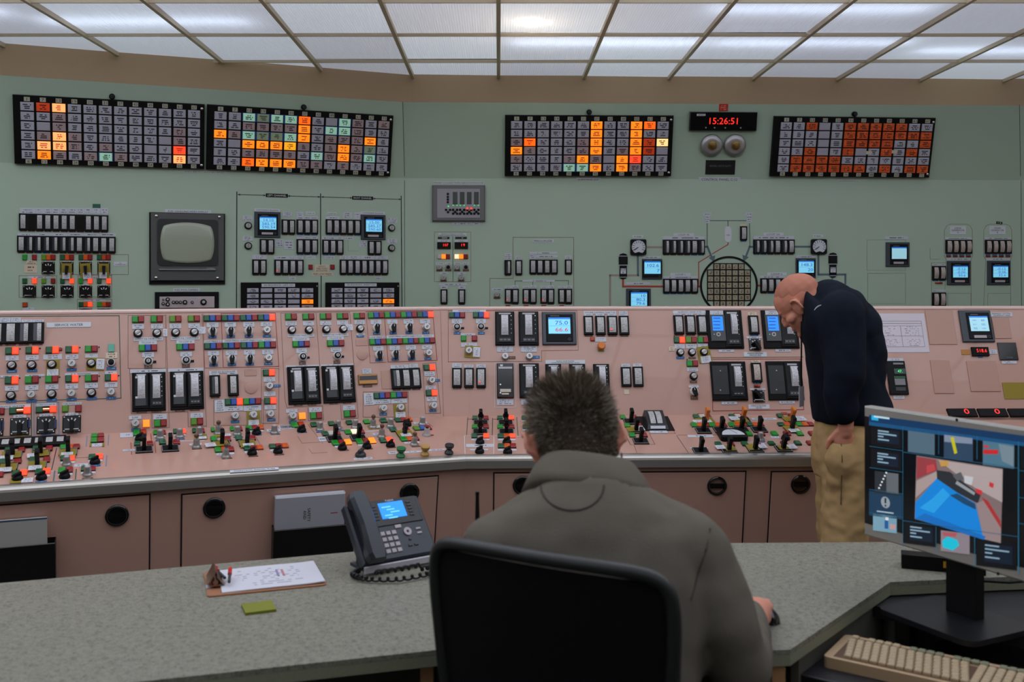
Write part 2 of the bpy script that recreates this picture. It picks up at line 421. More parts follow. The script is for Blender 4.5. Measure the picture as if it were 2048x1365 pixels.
# ------------------------------------------------------------------ consoles
def console(label, sec, far, bb, ut):
    base = sec.pt((far) / 2, .3, 0)
    t = thing('control_console', label, 'control console', Matrix.Translation(base)); M = WM[t]
    def ex(name, prof, m): return link(name, extrude(name, prof, sec, far, m, M), M, t)
    e = .006
    ex('body', [(.17, .08), (.06, .70), (.03, .745), (.02, .785), (bb, .905), (ut, 1.42), (ut + .12, 1.42), (ut + .12, .0), (.16, 0), (.16, .08)], PINK)
    ex('bench_top', [(.012, .796), (bb + .004, .915), (bb + .004, .9195), (.012, .8032)], PINK)
    ex('upright_panel', [(bb + .0005, .917), (ut, 1.430), (ut + .01, 1.427), (bb + .0105, .914)], PINK)
    ex('top_cap', [(ut - .004, 1.428), (ut - .004, 1.436), (ut + .004, 1.442), (ut + .125, 1.442), (ut + .125, 1.425), (ut + .004, 1.425)], CAP)
    ex('edge_trim', [(-.014, .752), (-.014, .785), (-.012, .794), (-.006, .802), (.004, .8065), (.022, .8095), (.022, .78), (.01, .752)], STEEL)
    ex('front_panel', [(.012, .752), (.012 + CUT * .64, .112), (.024 + CUT * .64, .112), (.024, .752)], PINK)
    ex('toe_kick', [(.15, .0), (.15, .085), (.158, .085), (.158, .0)], DKGAP)
    return t
conL = console('pink benchboard control console, angled left unit of the two', L, -2.75, BB[0], UT[0])
conR = console('pink benchboard control console, right unit behind the two men', R, 4.2, .45, .615)
LATCH_P = [(.0435, 0), (.0435, .006), (.040, .009), (.034, .0075), (.033, -.001), (.0, -.002)]
def doors(con, pl, specs):
    for (x0, y0, x1, y1, lx, ly, x0b) in specs:
        (ua, va), (ub, vb) = at(pl, x0, y0), at(pl, x1, y1)
        v1 = (va + vb) / 2; wd = ub - ua; hd = .565
        M = pl.M((ua + ub) / 2, v1 - hd / 2)
        gap = link('door_gap', box(wd + .012, hd + .012, .0015, DKGAP), M @ Matrix.Translation((0, 0, .0004)), con)
        d = link('cabinet_door', box(wd, hd, .006, PINK, .002), M, con)
        for (qx, qy) in lx and [(lx, ly)] or []:
            for (X, Y) in ([(qx, qy)] if not isinstance(qx, (list, tuple)) else [qx, qy]):
                u, v = at(pl, X, Y); Ml = pl.M(u, v, .006)
                la = link('latch', lathe(LATCH_P, GLOSS, 28), Ml, d)
                b = MB(); b.box((0, .003, .004), (.064, .016, .008)); b.box((0, -.0065, .006), (.066, .003, .006))
                link('latch_bar', b.mesh('latch_bar', GLOSS), Ml, d); link('latch_rim', ring(.0345, .0375, .0095, mat('dark_chrome', (110, 108, 106), .25, metal=.9), 28), Ml, d)
crop(0, 0, 1)
doors(conL, pCL, [(-330, 1030, 298, 996, 234, 1030, 0), (365, 991, 875, 953, (428, 1015), (818, 985), 0)])
doors(conR, pCR, [(989, 946, 1490, 946, (1045, 970), (1433, 971), 0), (1544, 944, 2010, 943, (1600, 968), (1960, 966), 0)])
# ------------------------------------------------------------------ instrument library
def cm(key, fn):
    if key not in MESH: MESH[key] = fn()
    return MESH[key]
def bxm(key, m, *boxes):
    def f():
        b = MB()
        for q in boxes: b.box(*q)
        return b.mesh(key[0], m)
    return cm(key, f)
def lampmat(c):
    T = {'g': ('green_lens_dark', (18, 86, 52), 0), 'G': ('green_lens_lit', (22, 122, 36), .2), 'Y': ('lime_lens_lit', (74, 118, 24), .2),
         'r': ('red_lens_dark', (140, 22, 26), 0), 'R': ('red_lens_lit', (255, 66, 34), 1.15), 'b': ('blue_lens', (28, 76, 156), 0),
         'a': ('amber_lens', (190, 76, 20), .12), 'A': ('amber_lens_lit', (255, 126, 30), 1.15), 'w': ('white_lens', (196, 186, 176), 0),
         'W': ('white_lens_lit', (255, 214, 176), 1.0), 'o': ('orange_lens', (166, 60, 24), .05)}[c]
    return mat(T[0], T[1], .3, emit=T[2])
def holder(pl, u, v, par, name, label, cat, group, rot=0.):
    return thing(name, label, cat, pl.M(u, v, 0, rot), group)
def lamps(pl, x0, y0, x1, y1, code, par=None, label=None, group=None, d=.011, gap=0, red_tab=False):
    n = len(code)
    if ' ' in code and par is not None:      # lamps set apart on the panel: each has its own housing
        s = (x1 - x0) / n; k = (y1 - y0) / n
        for i, c in enumerate(code):
            if c != ' ': lamps(pl, x0 + s * i, y0, x0 + s * (i + 1), y1, c, par, d=d)
        return
    u, v, w, h = rect(pl, x0, y0, x1, y1); M = pl.M(u, v)
    if par is None:
        t = thing('indicator_light', label, 'indicator light', M, group); [link('housing', box(w / n, h, .003, BLACK), M @ Matrix.Translation((-w / 2 + w / n * (i + .5), 0, 0)), t) for i, c in enumerate(code) if c != ' ']
    else:
        t = link('indicator_light', box(w, h, .003, BLACK), M, par)
    cw = w / n
    for i, c in enumerate(code):
        if c == ' ': continue
        Mi = M @ Matrix.Translation((-w / 2 + cw * (i + .5), 0, 0))
        if c == 'L':   # the small lit slot between two lamps
            link('slot_lamp', box(cw * .98, h * .55, .009, lampmat('a'), .002), Mi, t)
            link('slot_lamp', box(cw * .9, h * .2, .0095, lampmat('W'), .001), Mi @ Matrix.Translation((0, h * .1, 0)), t)
            continue
        link('lens', box(cw * .97, h * .98, d, lampmat(c), .003), Mi, t)
    return t
SCALE = printed('meter_scale', (178, 176, 174), (104, 104, 106), 9, 5, fill=.5, thick=.12, margin=.03)
SCALE2 = printed('meter_scale_warm', (184, 170, 160), (110, 98, 94), 9, 5, fill=.5, thick=.12, margin=.03)
REFL_PANE = mat('smoked_window', (52, 54, 62), .08)  # dark part of a meter window: its reflection put into the colour
LEDR = mat('red_pointer_light', (255, 60, 40), .4, emit=1.2)
def scale_mesh(w, h, bul, m):
    w, h = rq(w, h); key = ('scale', w, h, bul, m.name)
    if key in MESH: return MESH[key]
    V = []; U = []; Fc = []; n = 6
    for i in range(n + 1):
        q = i / n; y = (q - .5) * h; z = bul * (1 - (2 * q - 1) ** 2) + .001
        for sx in (-1, 1): V.append((sx * w / 2, y, z)); U.append(((sx + 1) / 2, q))
    for i in range(n): Fc.append((2 * i, 2 * i + 1, 2 * i + 3, 2 * i + 2))
    for sx in (0, 1):
        Fc.append(tuple(2 * i + sx for i in range(n + 1)) if sx == 0 else tuple(2 * i + sx for i in range(n, -1, -1)))
    MESH[key] = mesh_of(key, V, Fc, m, U)
    return MESH[key]
NAVY = mat('dark_smoke', (22, 26, 34), .1)
def meters(pl, x0, y0, x1, y1, n, par=None, label=None, group=None, blanks=(), half=(), strips=None, warm=False, led=(), top=None, wide=.58, blue_edge=False, bul=.006, tall=.8):
    u, v, w, h = rect(pl, x0, y0, x1, y1); M = pl.M(u, v)
    if par is None:
        t = thing('meter_bank', label, 'meter', M, group); link('bezel', box(w, h, .014, BLACK, .002), M, t)
    else: t = link('meter_bank' if n > 1 else 'indicator_meter', box(w, h, .014, BLACK, .002), M, par)
    cw = w / n
    for i in range(n):
        Mi = M @ Matrix.Translation((-w / 2 + cw * (i + .5), h * .01, .0138))
        if i in blanks: 
            link('blank_insert', box(cw * .8, h * tall, .002, GLOSS), Mi, t); continue
        if i in half:
            link('smoked_window', box(cw * wide, h * tall, .002, REFL_PANE), Mi, t)
            link('scale', scale_mesh(cw * wide * .52, h * tall, bul, SCALE2 if warm else SCALE), Mi @ Matrix.Translation((cw * wide * .24, 0, .0015)), t)
        else: link('scale', scale_mesh(cw * wide, h * tall, bul, SCALE2 if warm else SCALE), Mi, t)
        if i in led: link('pointer_light', box(cw * .14, h * .07, .002, LEDR), Mi @ Matrix.Translation((-cw * .14, -h * .27, bul)), t)
    if strips:
        for i, c in enumerate(strips):
            if c == ' ': continue
            Mi = M @ Matrix.Translation((-w / 2 + cw * (i + .5), -h / 2 - .004, 0))
            link('label_strip', box(min(cw * .8, .04), .0075, .0015, {'b': BLUE, 'n': BROWN, 'w': P1}[c]), Mi, t)
    return t
def plate(pl, x0, y0, x1, y1, par, text=None, m=None, lines=2, d=.002, ink=None, fit=(.86, .56), name='nameplate', rot=0.):
    u, v, w, h = rect(pl, x0, y0, x1, y1); M = pl.M(u, v, 0, rot)
    base = m or (WHITE if text else (P1, P2, P3)[lines - 1])
    o = link(name, box(w, h, d, base, .0006), M, par)
    if text: lettering(text, ink or INK, M @ Matrix.Translation((0, 0, d + .0004)), w * fit[0], h * fit[1], o)
    return o
def line(pl, pts, m, par, wd=.003, name='border_line', closed=False, d=.0006):
    q = [at(pl, *p) for p in pts]; n = len(q); V = []; Fc = []
    u0, v0 = q[0]
    for (a, b) in zip(q, q[1:] + ([q[0]] if closed else [])):
        dx, dy = b[0] - a[0], b[1] - a[1]; ln = math.hypot(dx, dy) or 1; ex, ey = dx / ln * wd / 2, dy / ln * wd / 2; nx, ny = -ey, ex
        k = len(V)
        for z in (0, d):
            for (cx, cy, sg) in ((a[0] - ex, a[1] - ey, 1), (b[0] + ex, b[1] + ey, 1)):
                V += [(cx + nx - u0, cy + ny - v0, z), (cx - nx - u0, cy - ny - v0, z)]
        Fc += [(k + 4, k + 5, k + 7, k + 6), (k, k + 1, k + 5, k + 4), (k + 2, k + 6, k + 7, k + 3), (k, k + 4, k + 6, k + 2), (k + 1, k + 3, k + 7, k + 5)]
    return link(name, mesh_of(name, V, Fc, m), pl.M(u0, v0), par)
def frame(pl, x0, y0, x1, y1, m, par, wd=.0022): return line(pl, [(x0, y0), (x1, y0), (x1, y1), (x0, y1)], m, par, wd, closed=True)
# switches on upright faces --------------------------------------------------
RIMW = mat('white_switch_ring', (206, 204, 200), .35)
ORG = mat('orange_knob', (214, 118, 34), .4)
def knob(pl, x, y, kind, par=None, label=None, group=None, rot=0., s=1.):
    u, v = at(pl, x, y); M = pl.M(u, v, 0); Mr = pl.M(u, v, 0, rot)
    top = par is None
    def base(me, name='selector_switch'):
        if top:
            t = thing(name, label, 'switch', M, group); link('base', me, M, t); return t
        return link(name, me, M, par)
    if kind == 'rot':
        t = base(lathe([(.0195 * s, 0), (.0195 * s, .010), (.0175 * s, .014), (.0145 * s, .0145)], BLACK, 20))
        link('handle', lathe([(.0135 * s, .014), (.0135 * s, .019), (.012 * s, .0205)], SILV, 18), M, t)
        link('grip', bxm(('grip', s), mat('grey_grip', (150, 148, 146), .35, metal=.4), ((0, 0, .0235), (.024 * s, .0075 * s, .007))), pl.M(u, v, 0, rot + .6), t)
    elif kind == 'key':
        t = base(lathe([(.0185 * s, 0), (.0185 * s, .008), (.016 * s, .010), (.016 * s, .024), (.0145 * s, .026)], SILV, 18), 'key_switch')
        link('key_face', lathe([(.0085 * s, .026), (.0085 * s, .028)], LGREY, 14), M, t)
        link('key_slot', bxm(('key_slot', 1), BLACK, ((0, 0, .0285), (.0022, .012, .002))), pl.M(u, v, 0, rot - .7), t)
    elif kind == 'keyb':
        t = base(lathe([(.020 * s, 0), (.020 * s, .007), (.017 * s, .010)], RIMW, 20), 'key_switch')
        link('collar', lathe([(.0145 * s, .010), (.0145 * s, .02), (.012 * s, .021)], BLACK, 18), M, t)
        link('key_face', lathe([(.0085 * s, .021), (.0085 * s, .0225)], LGREY, 14), M, t)
        link('key_slot', bxm(('key_slot', 2), BLACK, ((0, 0, .023), (.0022, .011, .002))), Mr, t)
    elif kind == 'pis':
        t = base(lathe([(.0205 * s, 0), (.0205 * s, .006), (.017 * s, .009)], RIMW, 20), 'pistol_switch')
        link('handle', cm('hpis', lambda: prism('handle', [(-.011, .004), (-.006, .015), (.006, .015), (.011, .004), (.0085, -.012), (.0065, -.026), (-.0065, -.026), (-.0085, -.012)], .02, BLACK, .008)), Mr, t)
        link('pointer', bxm(('pointer', 1), WINK, ((0, .007, .0285), (.002, .012, .001))), Mr, t)
    elif kind == 'sq':
        h = .030 * s
        t = base(box(h * 2, h * 2, .008, GLOSS, .003), 'control_switch')
        b = MB()
        for a in (-.6, 0, .6): b.box((math.sin(a) * h * .62, math.cos(a) * h * .62 - .002, .0083), (.004, .011, .001), Matrix.Rotation(-a, 3, 'Z'))
        b.box((0, -h * .62, .0083), (h * 1.5, .004, .001)); tag(link('dial_marks', b.mesh('dial_marks', WINK), M, t), kind='stuff')
        for sx in (-1, 1):
            for sy in (-1, 1): link('screw', lathe([(.003, .007), (.003, .0095)], SILV, 8), M @ Matrix.Translation((sx * h * .82, sy * h * .82, 0)), t)
        link('handle', cm('hsq', lambda: prism('handle', [(-.009, .012), (.009, .012), (.0075, -.015), (.0065, -.036), (-.0065, -.036), (-.0075, -.015)], .03, BLACK, .008)), Mr, t)
    elif kind == 'org':
        t = base(lathe([(.016, 0), (.016, .012)], DGREY, 18)); link('handle', lathe([(.019, .012), (.02, .022), (.016, .03)], ORG, 18), M, t)
    elif kind == 'dark':
        t = base(lathe([(.0185 * s, 0), (.0185 * s, .008), (.0165 * s, .011)], SILV, 18)); link('handle', lathe([(.0125 * s, .011), (.0125 * s, .022), (.01 * s, .024)], BLACK, 16), M, t)
    return t
def ytag(pl, x0, y0, x1, y1, label, slip=None, rot=0., hole=None, n=.0025):
    """yellow caution card with a white paper slip, hung on a switch"""
    u, v, w, h = rect(pl, x0, y0, x1, y1); M = pl.M(u, v, n, rot)
    t = thing('caution_tag', label, 'tag', M, 'yellow caution tags hung on switches')
    link('card', box(w, h, .0012, YEL), M, t)
    if slip:
        a, b, c, d = rect(pl, *slip); link('paper_slip', box(c, d, .0012, PAPER), pl.M(a, b, n + .0014, rot), t)
    return t
# recorders with screens -----------------------------------------------------
SCR = mat('recorder_screen_lit', (120, 196, 226), .3, emit=.72); SCRB = mat('recorder_screen_band', (28, 110, 200), .3, emit=.7)
SCRD = mat('recorder_digits_blue', (12, 84, 190), .4, emit=.35); SCRR = mat('recorder_digits_red', (214, 34, 60), .4, emit=.5)
SCRP = mat('recorder_screen_pale', (150, 200, 214), .3, emit=.62); SCRV = mat('controller_screen_blue', (18, 122, 235), .3, emit=.85)
LEDD = mat('red_led_digits', (255, 40, 30), .4, emit=1.5); LEDG = mat('green_led_digits', (60, 240, 110), .4, emit=1.1)
def recorder(pl, o, s, vals, par=None, label=None, scr=None, inks=None, strip=True, bezel=None, brand=True, grid=False):
    """o = outer box, s = screen box"""
    u, v, w, h = rect(pl, *o); M = pl.M(u, v); su, sv, sw, sh = rect(pl, *s)
    bz = bezel or SLATE
    if par is None:
        t = thing('chart_recorder', label, 'recorder', M); link('bezel', box(w, h, .012, bz, .003), M, t)
    else: t = link('chart_recorder', box(w, h, .012, bz, .003), M, par)
    link('door', box(max(sw * 1.22, w * .74), h * .84, .016, BLACK, .003), pl.M(su, v - h * .0), t)
    Ms = pl.M(su, sv, .0162)
    link('screen', box(sw, sh, .0008, scr or SCR), Ms, t)
    link('screen_header', box(sw, sh * .1, .0012, SCRB), pl.M(su, sv + sh * .45, .0162), t)
    n = len(vals)
    for i, q in enumerate(vals):
        if not q: continue
        ink = (inks or [SCRD] * n)[i]
        kw = min(.8, .17 * len(q)); 
        lettering(q, ink, pl.M(su + sw * (.44 - kw / 2), sv + sh * (.38 - .84 * (i + .5) / n), .0176), sw * kw, sh * min(.24, .6 / n), t, 'readout')
        if i: link('divider', box(sw * .94, .0008, .0012, SCRB), pl.M(su, sv + sh * (.4 - .84 * i / n), .0162), t)
    if grid:
        for gx in (-.24, .22):
            for gy in (.22, -.06, -.32): lettering(random.choice(['527', '518.4', '60', '532', '521.7']), SCRD, pl.M(su + gx * sw, sv + gy * sh, .0176), sw * .2, sh * .12, t, 'readout')
    if strip:
        link('label_strip', box(sw * .68, h * .085, .0172, mat('recorder_label', (176, 164, 168), .5)), pl.M(su - sw * .04, v - h * .345), t)
    link('button_ring', ring(w * .025, w * .042, .0175, SLATE, 14), pl.M(su + sw * .44, v - h * .345), t)
    if brand: lettering('YOKOGAWA', LGREY, pl.M(su - sw * .2, sv + sh * .5 + h * .05, .0164), sw * .42, h * .026, t, 'maker_mark')
    return t
def ledbox(pl, x0, y0, x1, y1, txt, par=None, label=None, m=None, side=.22):
    u, v, w, h = rect(pl, x0, y0, x1, y1); M = pl.M(u, v)
    if par is None:
        t = thing('digital_display', label, 'display', M); link('case', box(w, h, .012, GLOSS, .002), M, t)
    else: t = link('digital_display', box(w, h, .012, BLACK2, .002), M, par)
    lettering(txt, m or LEDD, M @ Matrix.Translation((w * side, h * .08, .0126)), w * (.11 * len(txt) if len(txt) > 1 else .16) + .004, h * (.4 if len(txt) > 1 else .62), t, 'digits')
    return t
# big indicating controllers with curved tape scales -------------------------
TICK = printed('controller_scale', (200, 198, 202), (140, 138, 144), 22, 4, fill=.6, thick=.16, margin=.02)
def station(pl, x0, y0, x1, y1, par, scale, side='knobs', plain=False, key=None):
    """one black hand/auto station: case, curved scale, side lamps, lower push plate"""
    u, v, w, h = rect(pl, x0, y0, x1, y1); M = pl.M(u, v)
    t = link('control_station', box(w, h, .016, BLACK, .003), M, par)
    link('faceplate', box(w * .86, h * .9, .003, mat('charcoal_face', (30, 31, 32), .5, spec=.2), .001), M @ Matrix.Translation((0, h * .01, .016)), t)
    link('header_label', box(w * .62, h * .045, .0045, LGREY), M @ Matrix.Translation((0, h * .43, .016)), t)
    a, b, c, d = rect(pl, *scale); o = pl.M(a, b, .0192)
    link('scale_frame', box(c * 1.16, d * 1.04, .003, LGREY), pl.M(a, b, .0185), t)
    link('scale', scale_mesh(c, d, .014, TICK), pl.M(a, b, .0215), t)
    if plain:
        link('push_plate', box(w * .7, h * .2, .004, DGREY), M @ Matrix.Translation((-w * .04, -h * .33, .018)), t)
        for q in (.36, -.2): link('side_label', box(w * .14, h * .055, .0045, WHITE), M @ Matrix.Translation((-w * .32, h * q, .018)), t)
    else:
        fr = link('push_plate', box(w * .62, h * .12, .005, mat('push_plate_dark', (30, 31, 33), .3), .001), M @ Matrix.Translation((0, -h * .36, .018)), t)
        link('plate_rim', ring(.001, .0022, .002, CHROME, 8), M @ Matrix.Translation((0, -h * .36, .023)), t)
        for q in range(3): link('push_button', box(w * .13, h * .03, .003, MGREY), M @ Matrix.Translation((w * (-.2 + .2 * q), -h * .36, .0228)), t)
        for q in range(5): link('side_lamp', lathe([(.0022, 0), (.0022, .003)], LGREY if q else CHROME, 8), M @ Matrix.Translation((w * .33, h * (.36 - .13 * q), .019)), t)
    return t
# ------------------------------------------------------------------ alarm annunciator panels
def win(c):
    T = {'.': ((162, 160, 172), (30, 30, 38), 0.06), 'k': ((160, 138, 140), (44, 30, 36), .06), 'O': ((255, 132, 22), (120, 40, 10), .95), 'A': ((240, 160, 24), (120, 70, 10), .85),  # unlit grey windows also get a faint glow that lifts their tone
         'P': ((255, 170, 100), (170, 60, 40), .95), 'R': ((255, 72, 38), (150, 20, 16), .95), 'D': ((190, 58, 14), (60, 14, 8), .35), 'H': ((255, 100, 14), (110, 24, 8), .9),
         'M': ((150, 196, 172), (40, 60, 52), .42), 'm': ((126, 140, 112), (44, 54, 44), .2), 'T': ((170, 66, 20), (48, 14, 8), .16), 'Y': ((255, 214, 140), (90, 50, 20), .95)}[c]
    return printed('alarm_window_' + {'.': 'grey', 'b': 'blank'}.get(c, c), T[0], T[1], 3, 11, emit=T[2], fill=.82, thick=.3, margin=.17, noise=.45 if c == 'T' else 0.)
BLANKW = mat('alarm_window_blank_grey', (158, 154, 166), .45, emit=.05)  # blank windows glow faintly too, though unlit
BLUEG = mat('blue_window_glow_edge', (18, 52, 110), .4, emit=.12)
NUMP = printed('column_number_plate', (176, 172, 150), (40, 36, 30), 1, 3, fill=.8, thick=.26, margin=.2)
def alarm(pl, corners, grid, label, lf, rt, boxlabel):
    q = [pl.uv(*c) for c in corners]   # tl, tr, br, bl
    uc = sum(a for a, b in q) / 4; vc = sum(b for a, b in q) / 4
    w = (q[1][0] + q[2][0] - q[0][0] - q[3][0]) / 2; h = (q[0][1] + q[1][1] - q[2][1] - q[3][1]) / 2
    sl = (q[1][1] - q[0][1] + q[2][1] - q[3][1]) / 2 / w
    M = pl.M(uc, vc, 0, math.atan(sl)); t = thing('annunciator', label, 'alarm panel', M, 'alarm window panels')
    link('back_plate', box(w, h, .03, BLACK2, .004), M, t)
    rows = grid.split(); n = len(rows[0]); cw = w * (1 - lf - rt) / (n - 1)
    def pos(i, fy): return M @ Matrix.Translation((-w / 2 + w * lf + cw * i, h * (.5 - fy), .03))
    for r, row in enumerate(rows):
        for i, c in enumerate(row):
            Mi = pos(i, .16 + .1397 * r)
            if c in 'Mm': link('window_surround', box(cw * .99, h * .137, .002, BLUEG), Mi, t)
            link('alarm_window', box(cw * .84, h * .121, .008, BLANKW if c == 'b' else win(c), .003), Mi, t)
    for i in range(n):
        for fy, num in ((.055, 1 + 6 * i), (.957, 6 + 6 * i)):
            o = link('number_plate', box(cw * .37, h * .062, .003, mat('number_plate_ivory', (178, 174, 156), .5)), pos(i, fy), t)
            lettering(str(num), INK, pos(i, fy) @ Matrix.Translation((0, 0, .0034)), cw * .26, h * .04, o)
    for fy in (.07, .94): link('screw', lathe([(.008, 0), (.008, .006), (.005, .008)], CHROME, 10), M @ Matrix.Translation((w * (.5 - .016), h * (.5 - fy), .03)), t)
    return t, M, w, h, cw
K11 = '.DP......... ..k......... .bk.......k. .kPk.....bk. .PPk.k..b.R. .Ok.kMk...P.'
K13 = '..MmMMH.bMk.k ..kkkkO.MMk.. OkMmmMO.kkkO. .bOOOAk.kOkm. ..kkkk.MkOkM. ..HOOOkk.k...'
K07 = '......O..OH. ......O..O.. kH...kO..ODY Ok...kO.kODb k...kOkbOR.. ....MMO.Ok..'
K06 = '..Tb.TTTTT.. ...b.TTTTTTT ...b.TTTT..T ..Tb.Tb.T.T. .TTTT....... .TTTTTT.T.TT'
alarm(pAL, [(26.7, 189), (410.8, 208), (405.6, 338), (29, 326)], K11, 'alarm panel on the far left with three lit peach windows in its third column', .0707, .059, '')
alarm(pAL, [(415, 208.4), (786, 231), (777, 352), (410.7, 338)], K13, 'alarm panel with thirteen columns and a block of mint and orange windows', .067, .053, '')
alarm(pAR, [(1010, 229.5), (1345.5, 231), (1340.5, 351.5), (1009.5, 351.5)], K07, 'alarm panel left of the red digital clock with two bright orange columns', .0676, .062, '')
t, M, w_, h_, cw_ = alarm(pAR, [(1546.8, 231.7), (1867.5, 235.8), (1855, 354.5), (1538, 352)], K06, 'alarm panel right of the red digital clock with many dull orange taped windows', .074, .051, '')
for i, r in ((6.62, 3.05), (8.62, 2.9)): link('sticky_note', box(cw_ * .45, h_ * .055, .001, CREAM), M @ Matrix.Translation((-w_ / 2 + w_ * .074 + cw_ * i, h_ * (.5 - .16 - .1397 * r), .0385)), t)
crop(0, 0, 1)
for pl, x, y, lb in ((pAL, 224, 193, 'far left alarm panel'), (pAL, 607, 214, 'thirteen column alarm panel'), (pAR, 1178, 224, 'alarm panel left of the clock'), (pAR, 1708, 228, 'alarm panel right of the clock')):
    u, v = at(pl, x, y); t = thing('alarm_horn', 'small round black horn on the board above the ' + lb, 'horn', pl.M(u, v), 'horns above the alarm panels')
    link('body', lathe([(.016, 0), (.016, .02), (.011, .028)], BLACK, 16), WM[t], t); link('grille', ring(.004, .009, .03, DGREY, 12), WM[t], t)
plate(pAL, 194, 336, 250, 347, wl, 'ALARM PANEL K-11'); plate(pAL, 362, 341, 454, 352, wl, 'CONTROL PANEL C-13'); plate(pAL, 574, 350, 624, 357.5, wl, 'ALARM PANEL K-13')
plate(pAR, 1152, 356, 1201, 363, wr, 'ALARM PANEL K-07'); plate(pAR, 1397, 355, 1480, 363.5, wr, 'CONTROL PANEL C-12'); plate(pAR, 1674, 360, 1720, 366.5, wr, 'ALARM PANEL K-06')
line(pAL, [(805.5, 204), (809, 352)], BLKL, wl, .003, 'panel_seam'); line(pWL, [(809, 362), (809.5, 613)], BLKL, wl, .003, 'panel_seam'); line(pWR, [(2042, 362), (2043, 612)], BLKL, wr, .003, 'panel_seam'); line(pAR, [(2039, 210), (2041, 352)], BLKL, wr, .003, 'panel_seam')
# clock, bells, plaque --------------------------------------------------------
u, v, w, h = rect(pAR, 1378, 223.5, 1511.5, 261); t = thing('digital_clock', 'black digital clock with red digits reading 15:26:51', 'clock', pAR.M(u, v)); M = WM[t]
link('case', box(w, h, .03, GLOSS, .003), M, t)
lettering('15:26:51', LEDD, M @ Matrix.Translation((.0, h * .02, .0306)), w * .42, h * .34, t, 'digits')
link('maker_mark', box(w * .13, h * .11, .031, P1), M @ Matrix.Translation((-w * .34, h * .34, 0)), t)
for q in (-.26, -.13, .03, .26): link('button', lathe([(.005, .03), (.004, .036)], LGREY, 10), M @ Matrix.Translation((w * q, -h * .34, 0)), t)
u, v, w, h = rect(pAR, 1438, 208, 1456, 222.5); t = thing('red_tag', 'small red printed tag above the digital clock', 'tag', pAR.M(u, v)); link('card', box(w, h, .002, printed('red_tag_print', (190, 40, 24), (220, 130, 110), 3, 8)), WM[t], t)
BRASS = mat('brass_boss', (140, 112, 62), .35, metal=.8)
for x, lb in ((1422, 'left'), (1468.5, 'right')):
    u, v = at(pAR, x, 290.5); t = thing('alarm_bell', 'round silver alarm bell below the clock, %s one of the pair' % lb, 'bell', pAR.M(u, v), 'pair of alarm bells')
    link('gong', lathe([(.066, 0), (.07, .006), (.07, .02), (.062, .03), (.045, .035), (.03, .036)], mat('bell_metal', (176, 172, 172), .3, metal=.7), 32), WM[t], t)
    link('boss', lathe([(.028, .03), (.028, .04), (.016, .043), (.014, .048), (.005, .05)], BRASS, 20), WM[t], t)
u, v, w, h = rect(pAR, 1411, 320.5, 1470, 349); t = thing('plaque', 'black engraved initial criticality plaque under the bells', 'plaque', pAR.M(u, v)); M = WM[t]
link('plate', box(w, h, .006, mat('plaque_black', (20, 20, 22), .35), .002), M, t); link('frame', ring(.0, .0, .001, MGREY, 4), M, t) if 0 else None
lettering('INITIAL CRITICALITY', MGREY, M @ Matrix.Translation((0, h * .1, .0065)), w * .72, h * .16, t)
lettering('MAY 24 1971', MGREY, M @ Matrix.Translation((0, -h * .12, .0065)), w * .5, h * .1, t) if 0 else None
# ------------------------------------------------------------------ left board, left end (crop A)
crop(0, 380, 5.25)
t = meters(pWL, 200, 258, 1137, 430, 11, label='upper row of black vertical meters at the left end of the green board', blanks=(1, 7), strips='nnnnnnnnnnn')
for a, b in ((205, 375), (377, 462), (464, 543), (545, 625), (627, 712), (714, 800), (802, 885), (887, 965), (967, 1053), (1055, 1137)): plate(pWL, a, 192, b, 255, wl, lines=2)
t = meters(pWL, 180, 488, 1215, 657, 12, label='lower row of twelve black vertical meters at the left end of the green board', half=(1, 2, 3, 4, 5, 6, 8), strips='nnbbnnnnnnnn')
for a, b in ((185, 360), (362, 540), (542, 705), (707, 880), (882, 1048), (1050, 1215)): plate(pWL, a, 455, b, 487, wl, lines=1)
plate(pWL, 972, 148, 1055, 192, wl, m=mat('green_label', (22, 88, 64), .5))
G = 'lights on the left green board'
for x0, y0, x1, y1, c, lb in ((235, 680, 387, 738, 'G r', 'green and red lights under the left end of the lower meter row'), (435, 680, 583, 738, 'Yar', 'lime, orange and red lights above the plain black switch'),
        (632, 682, 777, 738, 'gar', 'green, orange and red lights above the first yellow tagged switch'), (825, 682, 970, 738, 'gar', 'green, orange and red lights above the middle yellow tagged switch'),
        (1018, 682, 1163, 738, 'gor', 'green, orange and red lights above the right yellow tagged switch'), (235, 930, 388, 985, 'g R', 'green and lit red lights above the far left lower switch'),
        (435, 930, 582, 985, 'Y r', 'lime and dark red lights above the second lower switch'), (632, 930, 777, 985, 'g R', 'green and lit red lights above the third lower switch'),
        (825, 930, 970, 985, 'G R', 'lit green and lit red lights above the fourth lower switch'), (1018, 930, 1165, 985, 'g R', 'dark green and lit red lights above the fifth lower switch'),
        (235, 1182, 290, 1230, 'o', 'single orange light low on the left green board'), (827, 1178, 970, 1228, 'gaR', 'green, orange and lit red lights just above the console top'),
        (1018, 1178, 1163, 1228, 'Gar', 'lit green, orange and red lights just above the console top')):
    lamps(pWL, x0, y0, x1, y1, c, None, lb, G)
G = 'black switches on the left green board'
